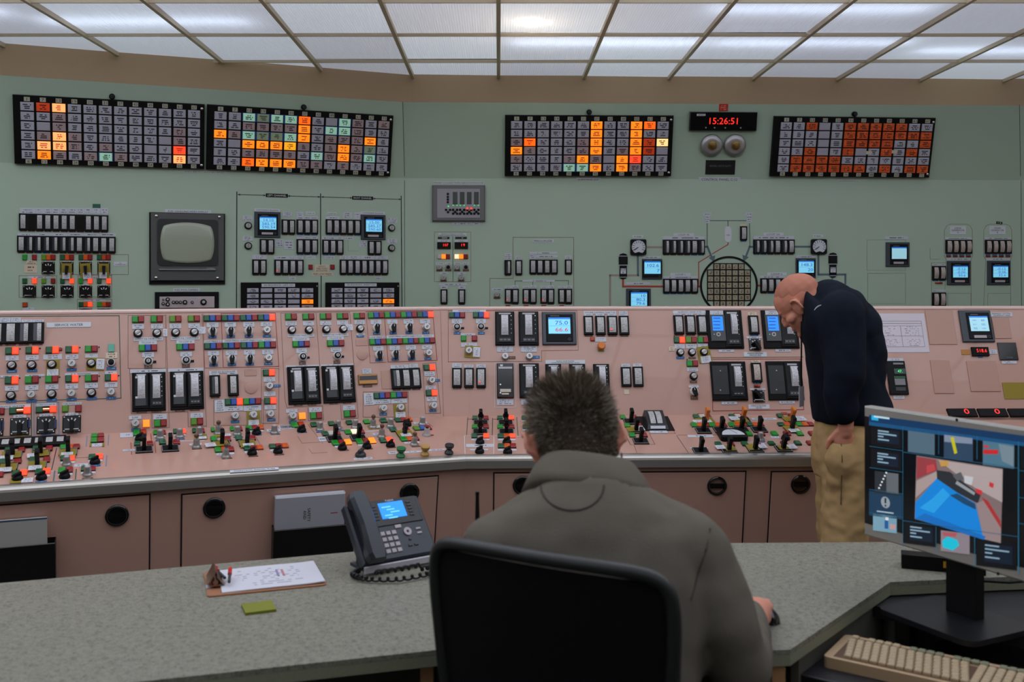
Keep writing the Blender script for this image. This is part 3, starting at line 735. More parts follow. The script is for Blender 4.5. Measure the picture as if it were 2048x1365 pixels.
for x, y, r, lb in ((507, 820, .05, 'square black switch right of the cream labels'), (703, 820, -.1, 'square black switch under the first yellow caution tag'), (897, 820, .05, 'square black switch under the middle yellow caution tag'), (1090, 820, 0, 'square black switch under the right yellow caution tag'),
        (310, 1068, .9, 'square black switch with handle turned left, lowest left'), (507, 1068, 0, 'square black switch second in the lower row'), (705, 1068, .2, 'square black switch third in the lower row'), (900, 1068, .05, 'square black switch fourth in the lower row'), (1090, 1068, 0, 'square black switch fifth in the lower row'),
        (900, 1310, 0, 'black switch cut off by the console top, left one'), (1090, 1310, 0, 'black switch cut off by the console top, right one')):
    knob(pWL, x, y, 'sq', None, lb, G, r, 1.12)
for (a, b, c, d) in ((665, 742, 738, 765), (860, 742, 935, 765), (1055, 742, 1128, 765), (470, 745, 545, 768), (270, 992, 350, 1014), (465, 992, 545, 1014), (668, 992, 745, 1014), (862, 992, 940, 1014), (1055, 992, 1130, 1014), (850, 1236, 948, 1262), (1040, 1236, 1130, 1262), (292, 905, 545, 930), (880, 1150, 1110, 1172), (970, 905, 1060, 930)): plate(pWL, a, b, c, d, wl, lines=1)
plate(pWL, 1195, 757, 1332, 800, wl, 'AIR\nCOMPRESSORS', fit=(.8, .7)); plate(pWL, 275, 742, 385, 785, wl, m=PC); plate(pWL, 250, 788, 390, 872, wl, m=PC); plate(pWL, 238, 1236, 360, 1275, wl, lines=2)
frame(pWL, 627, 680, 1347, 890, BRNL, wl); frame(pWL, 200, 902, 597, 1130, BRNL, wl); frame(pWL, 818, 898, 1173, 1125, BRNL, wl); frame(pWL, 812, 1148, 1173, 1300, BRNL, wl)
ytag(pWL, 645, 772, 755, 935, 'yellow caution tag on the first switch of the air compressor row', (655, 872, 738, 936), n=.0125)
ytag(pWL, 842, 772, 955, 925, 'yellow caution tag tilted on the middle air compressor switch', (872, 870, 957, 936), .08, n=.0125)
ytag(pWL, 1035, 775, 1145, 925, 'yellow caution tag on the right air compressor switch', (1043, 868, 1123, 930), n=.0125)
# ------------------------------------------------------------------ picture tube and camera control (crop B)
crop(280, 370, 5.054)
plate(pWL, 250, 253, 720, 290, wl, 'FUEL HANDLING VIDEO DISPLAY'); plate(pWL, 332, 1046, 606, 1080, wl, 'FUEL POOL CAMERA')
u, v, w, h = rect(pWL, 93, 285, 858, 1005); t = thing('video_monitor', 'old grey picture tube monitor set into the green board, blank screen', 'monitor', pWL.M(u, v)); M = WM[t]
link('mount_frame', box(w, h, .012, BLACK), M, t)
link('front_panel', box(w * .965, h * .94, .03, mat('crt_panel_grey', (76, 76, 74), .5, bump=.1, bscale=700), .003), M @ Matrix.Translation((0, h * .02, 0)), t)
a, b, c, d = rect(pWL, 172, 352, 785, 820)
def rr(w, h, r, n=6, bulge=0.):
    pts = []
    for cx, cy, a0 in ((w / 2 - r, h / 2 - r, 0), (-w / 2 + r, h / 2 - r, 90), (-w / 2 + r, -h / 2 + r, 180), (w / 2 - r, -h / 2 + r, 270)):
        for k in range(n + 1):
            q = math.radians(a0 + 90 * k / n); pts.append((cx + r * math.cos(q), cy + r * math.sin(q)))
    return pts
link('screen_mask', prism('screen_mask', rr(c, d, .02), .006, mat('crt_mask', (28, 28, 28), .45), .03), pWL.M(a, b), t)
a, b, c, d = rect(pWL, 202, 385, 745, 795)
def crt():
    n = 14; V = []; Fc = []
    for i in range(n + 1):
        for j in range(n + 1):
            x, y = 2 * i / n - 1, 2 * j / n - 1
            xx = x * (1 - .10 * y * y * abs(x) ** 3); yy = y * (1 - .13 * x * x * abs(y) ** 3)
            e = .965 + .035 * (1 - y * y); f = .95 + .05 * (1 - x * x)
            V.append((xx * e * c / 2, yy * f * d / 2, .036 + .014 * (1 - x * x * .6 - y * y * .4)))
    for i in range(n):
        for j in range(n): k = i * (n + 1) + j; Fc.append((k, k + n + 1, k + n + 2, k + 1))
    b_ = [i * (n + 1) for i in range(n + 1)] + [n * (n + 1) + j for j in range(1, n + 1)] + [i * (n + 1) + n for i in range(n - 1, -1, -1)] + [j for j in range(n - 1, 0, -1)]
    k0 = len(V); V += [(V[q][0], V[q][1], .034) for q in b_]
    for q in range(len(b_)): r = (q + 1) % len(b_); Fc.append((b_[q], k0 + q, k0 + r, b_[r]))
    return mesh_of('tube_face', V, Fc, mat('crt_glass', (158, 164, 146), .12, coat=.3), smooth=True)
link('tube_face', crt(), pWL.M(a, b), t)
a, b, c, d = rect(pWL, 190, 850, 760, 866); link('ledge_strip', box(c, d, .042, MGREY, .002), pWL.M(a, b), t)
a, b, c, d = rect(pWL, 670, 838, 750, 852); lettering('CONRAC', LGREY, pWL.M(a, b, .0306), c, d, t, 'maker_mark')
for x, y in ((163, 318), (797, 329), (160, 940), (778, 943)): link('screw', lathe([(.008, .03), (.008, .036), (.005, .038)], CHROME, 10), pWL.M(*at(pWL, x, y)), t)
u, v, w, h = rect(pWL, 150, 1083, 795, 1283); t = thing('camera_control_unit', 'black framed silver camera control unit under the picture tube', 'control unit', pWL.M(u, v)); M = WM[t]
link('frame', box(w, h, .014, BLACK, .003), M, t); link('faceplate', box(w * .86, h * .58, .018, mat('silver_face', (190, 176, 176), .4, metal=.2), .002), M @ Matrix.Translation((0, -h * .02, 0)), t)
for x, y, r in ((278, 1158, .012), (278, 1207, .012), (335, 1186, .009), (370, 1186, .009), (405, 1186, .009), (452, 1186, .013), (525, 1186, .008), (639, 1185, .018), (232, 1200, .009), (232, 1160, .005)):
    link('knob', lathe([(r, .018), (r, .026), (r * .7, .03)], BLACK, 14), pWL.M(*at(pWL, x, y)), t); link('knob_cap', lathe([(r * .5, .03), (r * .4, .0315)], LGREY, 10), pWL.M(*at(pWL, x, y)), t)
a, b, c, d = rect(pWL, 505, 1143, 600, 1153); link('legend', box(c, d, .0185, P1), pWL.M(a, b), t)
# ------------------------------------------------------------------ left and right channel block (crop C)
crop(460, 370, 5.25)
line(pWL, [(72, 75), (68, 1320)], BLKL, wl, .006); line(pWL, [(951, 95), (951, 840)], BLKL, wl, .006); line(pWL, [(957, 955), (957, 1310)], BLKL, wl, .006); line(pWL, [(1797, 120), (1806, 1310)], BLKL, wl, .006)
for a, b in (((85, 102), (375, 110)), ((608, 117), (945, 127)), ((962, 127), (1282, 137)), ((1502, 144), (1792, 152))): line(pWL, [a, b], BLKL, wl, .004, 'arrow_line')
for x, y, s in ((92, 102, -1), (366, 110, 1), (616, 117, -1), (938, 127, 1), (968, 127, -1), (1274, 137, 1), (1510, 144, -1), (1786, 152, 1)):
    link('arrow_head', prism('arrow_head', [(s * .008, 0), (-s * .008, .006), (-s * .008, -.006)], .001, BLKL), pWL.M(*at(pWL, x, y)), wl)
plate(pWL, 376, 93, 608, 131, wl, 'LEFT CHANNEL', m=BLACK, ink=WINK); plate(pWL, 1282, 121, 1503, 158, wl, 'RIGHT CHANNEL', m=BLACK, ink=WINK)
recorder(pWL, (255, 285, 527, 553), (308, 338, 482, 470), ['14.10', '585.19', '590.54'], None, 'recorder with blue screen in the left channel block, reading 14.10')
recorder(pWL, (1373, 315, 1630, 577), (1422, 362, 1588, 493), ['15.00', '585.27', '590.60'], None, 'recorder with blue screen in the right channel block, reading 15.00')
plate(pWL, 255, 250, 524, 283, wl, 'CONTAINMENT BUILDING'); plate(pWL, 1370, 282, 1625, 314, wl, 'CONTAINMENT BUILDING')
G = 'black round selector knobs of the channel blocks'
for x, y, lb in ((190, 429, 'upper black selector knob left of the left channel recorder'), (190, 641, 'lower black selector knob left of the left channel recorder'), (1694, 453, 'upper black selector knob right of the right channel recorder'), (1694, 664, 'lower black selector knob right of the right channel recorder')):
    knob(pWL, x, y, 'rot', None, lb, G, .9, 1.15)
for a, b, c, d in ((130, 325, 240, 378), (130, 537, 240, 590), (1652, 350, 1757, 402), (1650, 568, 1755, 618)): plate(pWL, a, b, c, d, wl, lines=3)
G = 'meter groups of the channel blocks'
for x0, y0, x1, y1, n, st, ld, lb in (
        (540, 365, 682, 517, 2, 'nn', (), 'pair of black meters right of the left channel recorder'), (697, 365, 922, 517, 3, 'bbb', (), 'three black meters under the LOOP 1B plate of the left channel'),
        (310, 570, 463, 722, 2, 'nn', (), 'pair of black meters below the left channel recorder'), (697, 572, 922, 724, 3, 'bbb', (), 'three black meters above the LOOP 1A plate of the left channel'),
        (232, 785, 383, 940, 2, 'nn', (), 'pair of black meters lowest left in the left channel'), (463, 787, 770, 940, 4, 'nnnn', (0,), 'four black meters lowest in the left channel, one with a red light'),
        (1003, 365, 1370, 520, 5, 'bbnnb', (), 'five black meters left of the right channel recorder'), (966, 577, 1188, 727, 3, 'bbn', (), 'three black meters above the LOOP 2B plate of the right channel'),
        (1445, 588, 1587, 733, 2, 'nn', (), 'pair of black meters below the right channel recorder'), (1150, 787, 1658, 940, 7, 'nnbnnnn', (), 'seven black meters lowest in the right channel')):
    meters(pWL, x0, y0, x1, y1, n, None, lb, G, strips=st, led=ld, wide=.56)
plate(pWL, 797, 283, 892, 315, wl, 'LOOP 1B', fit=(.8, .6)); plate(pWL, 800, 745, 897, 777, wl, 'LOOP 1A', fit=(.8, .6)); plate(pWL, 1020, 287, 1120, 318, wl, 'LOOP 2A', fit=(.8, .6)); plate(pWL, 990, 750, 1097, 782, wl, 'LOOP 2B', fit=(.8, .6))
for a, b, c, d, n in ((555, 285, 652, 340, 3), (697, 285, 772, 333, 2), (697, 335, 772, 362, 1), (775, 333, 848, 362, 1), (850, 333, 922, 362, 1), (470, 572, 560, 652, 3), (567, 585, 665, 680, 3), (697, 530, 772, 570, 2), (777, 540, 848, 570, 1), (850, 540, 922, 570, 1), (232, 735, 383, 782, 2), (463, 748, 615, 783, 1), (617, 748, 690, 783, 2), (692, 748, 770, 783, 2),
        (1003, 330, 1150, 362, 1), (1182, 288, 1280, 355, 3), (1300, 288, 1368, 362, 2), (966, 545, 1110, 575, 1), (1112, 545, 1190, 572, 1), (1200, 548, 1300, 578, 1), (1358, 585, 1442, 655, 3), (1150, 745, 1222, 783, 2), (1232, 745, 1370, 783, 2), (1372, 745, 1520, 783, 1), (1525, 745, 1658, 783, 2), (615, 968, 692, 998, 1), (1523, 968, 1590, 998, 1)):
    plate(pWL, a, b, c, d, wl, lines=n)
plate(pWL, 888, 840, 1038, 918, wl, 'SAFETY\nINJECTION\nACTUATED', m=CREAM, fit=(.8, .84)); plate(pWL, 860, 920, 1082, 955, wl, 'PZR LOW PRESS', m=CREAM)
lamps(pWL, 823, 838, 868, 888, 'r', None, 'square red light left of the cream safety injection plate'); lamps(pWL, 1052, 838, 1097, 888, 'r', None, 'square red light right of the cream safety injection plate')
line(pWL, [(1240, 580), (1240, 695), (1350, 695)], GRNL, wl, .001)
def sequence(x0, y0, x1, y1, title, rows, label, first, pitch, ww, wh, r0, rp):
    u, v, w, h = rect(pWL, x0, y0, x1, y1 + 60); M = pWL.M(u, v); t = thing('sequence_panel', label, 'alarm panel', M, 'sequence light panels')
    link('back_plate', box(w, h, .02, BLACK2, .003), M, t)
    o = link('nameplate', box(*rect(pWL, *title)[2:], .022, WHITE), pWL.M(*rect(pWL, *title)[:2]), t)
    q = rect(pWL, *title); lettering('SIS SEQUENCE - %s CH' % ('LEFT' if x0 < 500 else 'RIGHT'), INK, pWL.M(q[0], q[1], .0225), q[2] * .86, q[3] * .55, o)
    for r in range(5):
        for c in range(5):
            a, b, cw, ch = rect(pWL, first + pitch * c - ww / 2, r0 + rp * r - wh / 2, first + pitch * c + ww / 2, r0 + rp * r + wh / 2)
            k = rows[r][c]; link('light_window', box(cw, ch, .026, BLANKW if k == 'b' else win(k), .003), pWL.M(a, b), t)
    link('screw', lathe([(.007, .02), (.005, .025)], CHROME, 10), pWL.M(*at(pWL, x1 - 16, y0 + 38)), t)
sequence(112, 1025, 922, 1320, (327, 1038, 677, 1072), ['.b...', '.bb..', '...bO', '...bk', '.....'], 'black sequence light panel of the left channel, cut off by the console', 235, 143, 120, 44, 1108, 59)
sequence(1000, 1025, 1770, 1320, (1197, 1035, 1531, 1067), ['.....', '...b.', '....O', '....k', '.....'], 'black sequence light panel of the right channel, cut off by the console', 1116, 135, 115, 44, 1107, 57)
# ------------------------------------------------------------------ primary system block (crop D, right board)
crop(850, 350, 5.055)
plate(pWR, 88, 68, 597, 95, wr, 'PRIMARY COOLANT PUMPS VIBRATION MONITORS', fit=(.98, .7))
u, v, w, h = rect(pWR, 72, 107, 608, 472); t = thing('vibration_monitor', 'grey vibration monitor unit with four dark meters and small green lights', 'monitor unit', pWR.M(u, v)); M = WM[t]
link('frame', box(w, h, .025, mat('vib_frame_grey', (104, 102, 104), .45), .008), M, t); a, b, c, d = rect(pWR, 125, 145, 555, 437); link('faceplate', box(c, d, .028, mat('vib_face', (152, 148, 154), .45)), pWR.M(a, b), t)
DOTG = mat('green_dot_light', (40, 220, 110), .4, emit=1.0)
for k, x in enumerate((305, 376, 447, 519)):
    a, b, c, d = rect(pWR, x - 23, 177, x + 23, 302); link('bar_window', box(c, d, .031, mat('bar_window', (74, 80, 76), .15), .002), pWR.M(a, b), t)
    link('window_rim', ring(.0, .0, .001, BLACK, 4), pWR.M(a, b), t) if 0 else None
    for dx, dy in ((-20, 357), (20, 357), (0, 378), (-20, 395), (20, 395)): link('push_button', lathe([(.0085, .028), (.0075, .033)], BLACK, 10), pWR.M(*at(pWR, x + dx, dy)), t)
    for dx in (-20, 20):
        if k == 2: link('red_light', lathe([(.0075, .028), (.006, .034)], LEDR, 10), pWR.M(*at(pWR, x + dx, 345)), t)
        else: link('green_light', lathe([(.004, .028), (.003, .032)], DOTG, 8), pWR.M(*at(pWR, x + dx, 312)), t)
for dx, dy in ((232, 197), (232, 227), (232, 253), (232, 280), (214, 357), (254, 357), (234, 380)): link('push_button', lathe([(.008, .028), (.007, .033)], BLACK, 10), pWR.M(*at(pWR, dx, dy)), t)
link('green_light', lathe([(.005, .028), (.004, .032)], DOTG, 8), pWR.M(*at(pWR, 237, 322)), t)
for a, b in ((272, 340), (345, 412), (415, 485), (488, 557)): plate(pWR, a, 480, b, 508, wr, lines=1)
frame(pWR, 95, 578, 464, 1080, BRNL, wr); line(pWR, [(281, 625), (283, 1076)], BLKL, wr, .003)
plate(pWR, 135, 590, 418, 617, wr, 'PRIMARY COOLANT SYSTEM\nSUBCOOLED MARGIN MONITOR', fit=(.9, .8))
for a, tx, s in ((130, '107', 'left'), (305, '19', 'right')):
    plate(pWR, a, 627, a + 118, 650, wr, m=printed('black_plate_print', (16, 16, 18), (170, 170, 170), 1, 9)); plate(pWR, a - 4, 658, a + 124, 680, wr, lines=1)
    ledbox(pWR, a - 6, 682, a + 130, 748, tx, None, 'small black display with red digits, %s one under the subcooled margin plate' % s, side=.14)
lamps(pWR, 125, 803, 253, 850, 'wAr', None, 'white, lit amber and dark red lights of the left subcooled margin channel'); lamps(pWR, 298, 803, 434, 850, 'WAr', None, 'lit white, lit amber and dark red lights of the right subcooled margin channel')
G = 'small switches of the subcooled margin block'
for x, y, k, lb in ((146, 934, 'key', 'left key switch in the upper row of the subcooled margin block'), (235, 934, 'dark', 'dark knob in the left half of the subcooled margin block'), (324, 934, 'key', 'third switch in the upper row of the subcooled margin block'), (413, 934, 'dark', 'dark knob in the right half of the subcooled margin block'), (187, 1040, 'key', 'lower key switch in the left half of the subcooled margin block'), (366, 1040, 'key', 'lower key switch in the right half of the subcooled margin block')):
    knob(pWR, x, y, k, None, lb, G, 0, .95)
    u, v = at(pWR, x, y + 33); link('label_strip', box(.04, .012, .002, BROWN), pWR.M(u, v), wr)
for a, b, c, d in ((110, 888, 190, 910), (200, 888, 270, 910), (290, 888, 365, 910), (375, 888, 445, 910), (148, 985, 235, 1008), (325, 985, 412, 1008), (140, 1098, 425, 1120), (155, 1122, 230, 1155), (335, 1122, 410, 1155)): plate(pWR, a, b, c, d, wr, lines=1)
meters(pWR, 157, 1158, 227, 1303, 1, None, 'single black meter above the console, left of the pair', None, strips='n'); meters(pWR, 336, 1158, 407, 1303, 1, None, 'single black meter above the console, right of the pair', None, strips='n')
plate(pWR, 1088, 652, 1302, 685, wr, 'PRESSURIZER')
line(pWR, [(890, 1048), (890, 632), (1503, 632), (1505, 1355)], BRNL, wr); line(pWR, [(890, 1048), (655, 1048), (655, 1355)], BRNL, wr)
G = 'meters of the pressurizer block'
for x0, y0, x1, y1, n, st, ld, hf, lb in ((803, 862, 873, 1010, 1, 'n', (), (0,), 'single black meter just outside the pressurizer outline'), (912, 862, 983, 1010, 1, 'n', (), (), 'single black meter at the left inside the pressurizer outline'), (1056, 857, 1340, 1002, 4, 'nnnn', (), (), 'four black meters in the middle of the pressurizer block'), (1413, 857, 1485, 1002, 1, 'n', (), (), 'single black meter at the right of the pressurizer block'),
        (806, 1153, 948, 1300, 2, ' n', (0,), (), 'first pair of black meters in the low pressurizer row'), (986, 1153, 1128, 1300, 2, ' n', (0,), (), 'second pair of black meters in the low pressurizer row'), (1166, 1153, 1307, 1300, 2, ' n', (0,), (), 'third pair of black meters in the low pressurizer row'), (1345, 1153, 1486, 1300, 2, ' n', (), (), 'fourth pair of black meters in the low pressurizer row')):
    meters(pWR, x0, y0, x1, y1, n, None, lb, G, strips=st, led=ld, half=hf)
for x in (838, 1021, 1201, 1383): lamps(pWR, x - 23, 1317, x + 23, 1337, 'r', wr)
for a, b, c, d, n in ((803, 795, 873, 858, 3), (915, 822, 980, 856, 2), (1056, 780, 1335, 802, 1), (1056, 805, 1118, 850, 2), (1122, 812, 1340, 838, 1), (1415, 818, 1482, 852, 2), (985, 1063, 1312, 1083, 1), (806, 1125, 876, 1150, 1), (880, 1118, 945, 1150, 2), (986, 1125, 1056, 1150, 1), (1062, 1118, 1125, 1150, 2), (1166, 1125, 1236, 1150, 1), (1242, 1118, 1305, 1150, 2), (1345, 1125, 1415, 1150, 1), (1420, 1118, 1486, 1150, 2), (675, 1148, 785, 1172, 1)): plate(pWR, a, b, c, d, wr, lines=n)
line(pWR, [(910, 1112), (910, 1074), (985, 1074)], BLKL, wr, .003); line(pWR, [(1312, 1070), (1450, 1070), (1450, 1112)], BLKL, wr, .003); line(pWR, [(1090, 1085), (1090, 1112)], BLKL, wr, .003); line(pWR, [(1272, 1085), (1272, 1112)], BLKL, wr, .003)
knob(pWR, 728, 1208, 'key', None, 'single key switch low left in the pressurizer block', None, 0, 1.); u, v = at(pWR, 728, 1245); link('label_strip', box(.04, .014, .002, BROWN), pWR.M(u, v), wr)
# ------------------------------------------------------------------ coolant loop mimic (crop E, F)
crop(1200, 410, 5.689)
line(pWR, [(1219, 180), (1700, 180)], NAVYL, wr, .004, 'mimic_line'); line(pWR, [(1456, 180), (1456, 245)], NAVYL, wr, .004, 'mimic_line'); line(pWR, [(1219, 210), (1219, 470)], NAVYL, wr, .004, 'mimic_line'); line(pWR, [(1701, 210), (1706, 470)], NAVYL, wr, .004, 'mimic_line')
for x in (1220, 1695):
    plate(pWR, x - 42, 92, x + 42, 122, wr, lines=1); plate(pWR, x - 28, 122, x + 28, 210, wr, m=P3)
a, b, c, d = rect(pWR, 1417, 245, 1495, 425); o = link('tank_symbol', prism('tank_symbol', rr(c, d, c * .48), .003, WHITE), pWR.M(a, b), wr); a, b, c, d = rect(pWR, 1435, 338, 1477, 352); lettering('PZR', INK, pWR.M(a, b, .0034), c, d, o)
meters(pWR, 1592, 245, 1670, 405, 1, None, 'single small black meter near the top right of the loop mimic', None, strips='b'); plate(pWR, 1592, 218, 1668, 243, wr, m=CREAM)
line(pWR, [(1456, 430), (1456, 452), (1280, 557)], REDP, wr, .006, 'mimic_line'); line(pWR, [(1248, 578), (1122, 655), (1124, 935)], REDP, wr, .006, 'mimic_line')
line(pWR, [(522, 483), (713, 483)], TANL, wr, .013, 'mimic_pipe'); line(pWR, [(430, 570), (432, 800)], TEAL, wr, .013, 'mimic_pipe'); line(pWR, [(432, 803), (115, 803), (115, 1175)], TANL, wr, .013, 'mimic_pipe'); line(pWR, [(262, 845), (262, 930), (716, 930)], REDP, wr, .013, 'mimic_pipe'); line(pWR, [(1110, 930), (1142, 930)], REDP, wr, .013, 'mimic_pipe'); line(pWR, [(1795, 920), (1822, 920)], REDP, wr, .013, 'mimic_pipe')
line(pWR, [(1192, 478), (1222, 478), (1275, 605)], TEAL, wr, .013, 'mimic_pipe'); line(pWR, [(1742, 478), (1703, 478), (1655, 600)], TEAL, wr, .013, 'mimic_pipe')
for x, y, r in ((1284, 618, .35), (1645, 612, -.35)): link('arrow_head', prism('arrow_head', [(0, -.022), (.022, .018), (-.022, .018)], .002, TEAL), pWR.M(*at(pWR, x, y), 0, r), wr)
G = 'meter groups of the coolant loop mimic'
meters(pWR, 713, 398, 1190, 562, 6, None, 'six black meters under the LOOP 1B plate of the mimic', G, half=(0, 1, 2, 3, 5), strips='nnnnbb', bul=.009)
meters(pWR, 716, 842, 1112, 1003, 5, None, 'five black meters under the LOOP 1 plate, left of the core map', G, strips='bbbbn', bul=.009)
plate(pWR, 833, 325, 1070, 355, wr, 'LOOP 1B'); plate(pWR, 713, 358, 1188, 396, wr, lines=1); plate(pWR, 798, 778, 1028, 810, wr, 'LOOP 1'); plate(pWR, 716, 812, 1108, 840, wr, lines=1); plate(pWR, 368, 348, 490, 378, wr, 'P-50B'); plate(pWR, 297, 882, 570, 910, wr, lines=1); plate(pWR, 477, 585, 690, 612, wr, lines=1)
def gauge(x0, y0, x1, y1, label):
    u, v, w, h = rect(pWR, x0, y0, x1, y1); M = pWR.M(u, v); t = thing('ammeter_gauge', label, 'gauge', M, 'round dial gauges of the pumps'); r = w * .5
    link('case', prism('case', rr(w, h, .01), .02, BLACK), M, t); link('dial', lathe([(r * .86, .019), (r * .86, .022)], WHITE, 32), M, t)
    link('lower_cover', prism('lower_cover', [(r * .8 * math.sin(a), -r * .86 + (1 - abs(a) / 1.1) * r * .26) for a in (-.75, -.4, 0, .4, .75)] + [(r * .5, -r * .9), (-r * .5, -r * .9)], .006, BLACK, .02), M, t)
    b = MB()
    for k in range(11):
        a = math.radians(-120 + 24 * k); b.box((math.sin(a) * r * .68, math.cos(a) * r * .68, .0225), (.0025, .012 if k % 2 else .018, .001), Matrix.Rotation(-a, 3, 'Z'))
    link('graduations', b.mesh('graduations', INK), M, t); b = MB(); b.box((-r * .3, -r * .18, .024), (r * .62, .004, .001), Matrix.Rotation(.6, 3, 'Z')); link('needle', b.mesh('needle', INK), M, t)
gauge(343, 393, 522, 572, 'round white dial gauge with black square case, left of the core map')
def pump(x0, y0, x1, y1, letter, label):
    k = (y1 - y0) / 290.; xc = (x0 + x1) / 2; u, v = at(pWR, xc, (y0 + y1) / 2); M = pWR.M(u, v); t = thing('pump_symbol', label, 'pump symbol', M, 'pump symbols of the mimic')
    def Q(pts): return [(a - u, b - v) for a, b in (at(pWR, xc + p * k, y0 + q * k) for p, q in pts)]
    link('motor', prism('motor', Q([(-50, 32), (-34, 10), (0, 0), (34, 10), (50, 32), (50, 132), (-50, 132)]), .006, BLACK), M, t)
    link('casing', prism('casing', Q([(-40, 140), (40, 140), (42, 270), (26, 288), (0, 293), (-26, 288), (-42, 270)]), .006, BLACK), M, t)
    for yy, hw in ((33, 50), (134, 54), (270, 40)): link('white_band', prism('white_band', Q([(-hw, yy - 3), (hw, yy - 3), (hw, yy + 3), (-hw, yy + 3)]), .007, WHITE), M, t)
    o = link('letter_plate', prism('letter_plate', Q([(-30, 172), (30, 172), (30, 232), (-30, 232)]), .008, WHITE), M, t)
    lettering('PCP\n' + letter, INK, M @ Matrix.Translation((0, (at(pWR, xc, y0 + 202 * k)[1] - v), .0085)), .03, .04, o)
pump(212, 550, 314, 843, 'B', 'black pump symbol left of the small recorder screen')
recorder(pWR, (477, 617, 704, 847), (500, 643, 684, 785), ['102.6', '7'], None, 'recorder reading 102.6 beside the left dial gauge', strip=False)
recorder(pWR, (297, 953, 575, 1230), (348, 993, 530, 1150), ['10', '80.3', '79.6'], None, 'recorder half hidden behind the console top, left of the core map')
u, v = at(pWR, 1466, 915); t = thing('core_map', 'round reactor core map with a black grid of beige squares', 'core map', pWR.M(u, v)); M = WM[t]
r = (at(pWR, 1797, 915)[0] - at(pWR, 1138, 915)[0]) / 2; link('outer_ring', ring(r - .013, r, .004, BLACK, 64), M, t)
pit = (at(pWR, 1709, 915)[0] - at(pWR, 1220, 915)[0]) / 7
pts = [(-3.5, 2.5), (-2.5, 2.5), (-2.5, 3.5), (2.5, 3.5), (2.5, 2.5), (3.5, 2.5), (3.5, -2.5), (2.5, -2.5), (2.5, -3.5), (-2.5, -3.5), (-2.5, -2.5), (-3.5, -2.5)]
link('grid_plate', prism('grid_plate', [(a * pit * 1.02, b * pit * 1.02) for a, b in pts], .004, BLACK), M, t)
CELL = printed('core_cell_print', (160, 148, 122), (70, 62, 50), 2, 4, fill=.7, thick=.34, margin=.2)
for i in range(-3, 4):
    for j in range(-3, 4):
        if abs(i) == 3 and abs(j) == 3: continue
        link('core_cell', box(pit * .8, pit * .8, .007, CELL, .001), M @ Matrix.Translation((i * pit, j * pit, 0)), t)
crop(1500, 410, 6.204)
plate(pWR, 163, 347, 415, 384, wr, 'LOOP 2A'); plate(pWR, 40, 388, 545, 428, wr, lines=1); meters(pWR, 38, 432, 548, 606, 6, None, 'six black meters under the LOOP 2A plate of the mimic', G, half=(0, 1, 2, 4), strips='bbnnnn', bul=.009)
line(pWR, [(548, 520), (752, 520)], TEAL, wr, .013, 'mimic_pipe'); gauge(752, 427, 942, 613, 'round white dial gauge with black square case, right of the core map'); plate(pWR, 775, 370, 905, 405, wr, 'P-50C')
recorder(pWR, (565, 664, 810, 908), (595, 695, 782, 843), ['148.3', '20'], None, 'recorder reading 148.3 above the bending man', strip=False); plate(pWR, 568, 630, 815, 660, wr, lines=1)
pump(972, 592, 1080, 902, 'C', 'black pump symbol above the back of the bending man'); line(pWR, [(848, 613), (848, 865), (1183, 865), (1183, 975)], TEAL, wr, .013, 'mimic_pipe'); line(pWR, [(1020, 900), (1020, 990)], BLUL, wr, .013, 'mimic_pipe')
plate(pWR, 210, 840, 455, 878, wr, 'LOOP 2'); plate(pWR, 125, 882, 555, 910, wr, lines=1); meters(pWR, 125, 912, 555, 1088, 5, None, 'black meters partly hidden by the bending man\'s head', G, strips='nbbbb', bul=.009)
for a, b, c, d in ((1452, 435, 1930, 812), (1460, 850, 1930, 1228)): frame(pWR, a, b, c, d, GRNL, wr, .0012)
# ------------------------------------------------------------------ steam generators (crop G)
crop(1740, 410, 6.204)
recorder(pWR, (193, 465, 484, 767), (258, 527, 441, 672), ['', ''], None, 'recorder with an almost blank blue screen, alone on the right board', scr=SCRP); plate(pWR, 182, 390, 472, 430, wr, lines=1)
for k, (ox, letter) in enumerate(((0, 'A'), (490, 'B'))):
    arc = [(920 + ox, 1255), (945 + ox, 680), (922 + ox, 640), (922 + ox, 320), (950 + ox, 262), (1000 + ox, 238), (1190 + ox, 238), (1245 + ox, 262), (1270 + ox, 320), (1270 + ox, 640), (1252 + ox, 680), (1256 + ox, 1255)]
    line(pWR, arc, BRNL, wr, .002)
    plate(pWR, 990 + ox, 265, 1190 + ox, 367, wr, 'STEAM\nGENERATOR\n' + letter, fit=(.8, .84)); plate(pWR, 930 + ox, 405, 1258 + ox, 430, wr, lines=1)
    meters(pWR, 933 + ox, 435, 1258 + ox, 606, 4, None, 'four black meters under the steam generator %s plate' % letter, None, warm=True, bul=.01)
    for i in range(4):
        a, b, c, d = rect(pWR, 945 + ox + 82 * i, 612, 1000 + ox + 82 * i, 628); link('label_strip', box(c, d, .002, BLUE), pWR.M(a, b), wr); lamps(pWR, 945 + ox + 82 * i, 630, 1000 + ox + 82 * i, 648, 'r', wr)
    plate(pWR, 952 + ox, 662, 1245 + ox, 690, wr, lines=1)
recorder(pWR, (952, 697, 1240, 994), (1016, 758, 1198, 902), ['-0.12', '-0.06', '30.6'], None, 'recorder reading minus 0.12 below steam generator A')
recorder(pWR, (1450, 695, 1735, 994), (1513, 757, 1697, 900), ['-0.12', '0.06', '32.6'], None, 'recorder reading minus 0.12 below steam generator B')
plate(pWR, 1565, 208, 1642, 240, wr, m=printed('black_plate_print', (16, 16, 18), (170, 170, 170), 1, 9), rot=-.1)
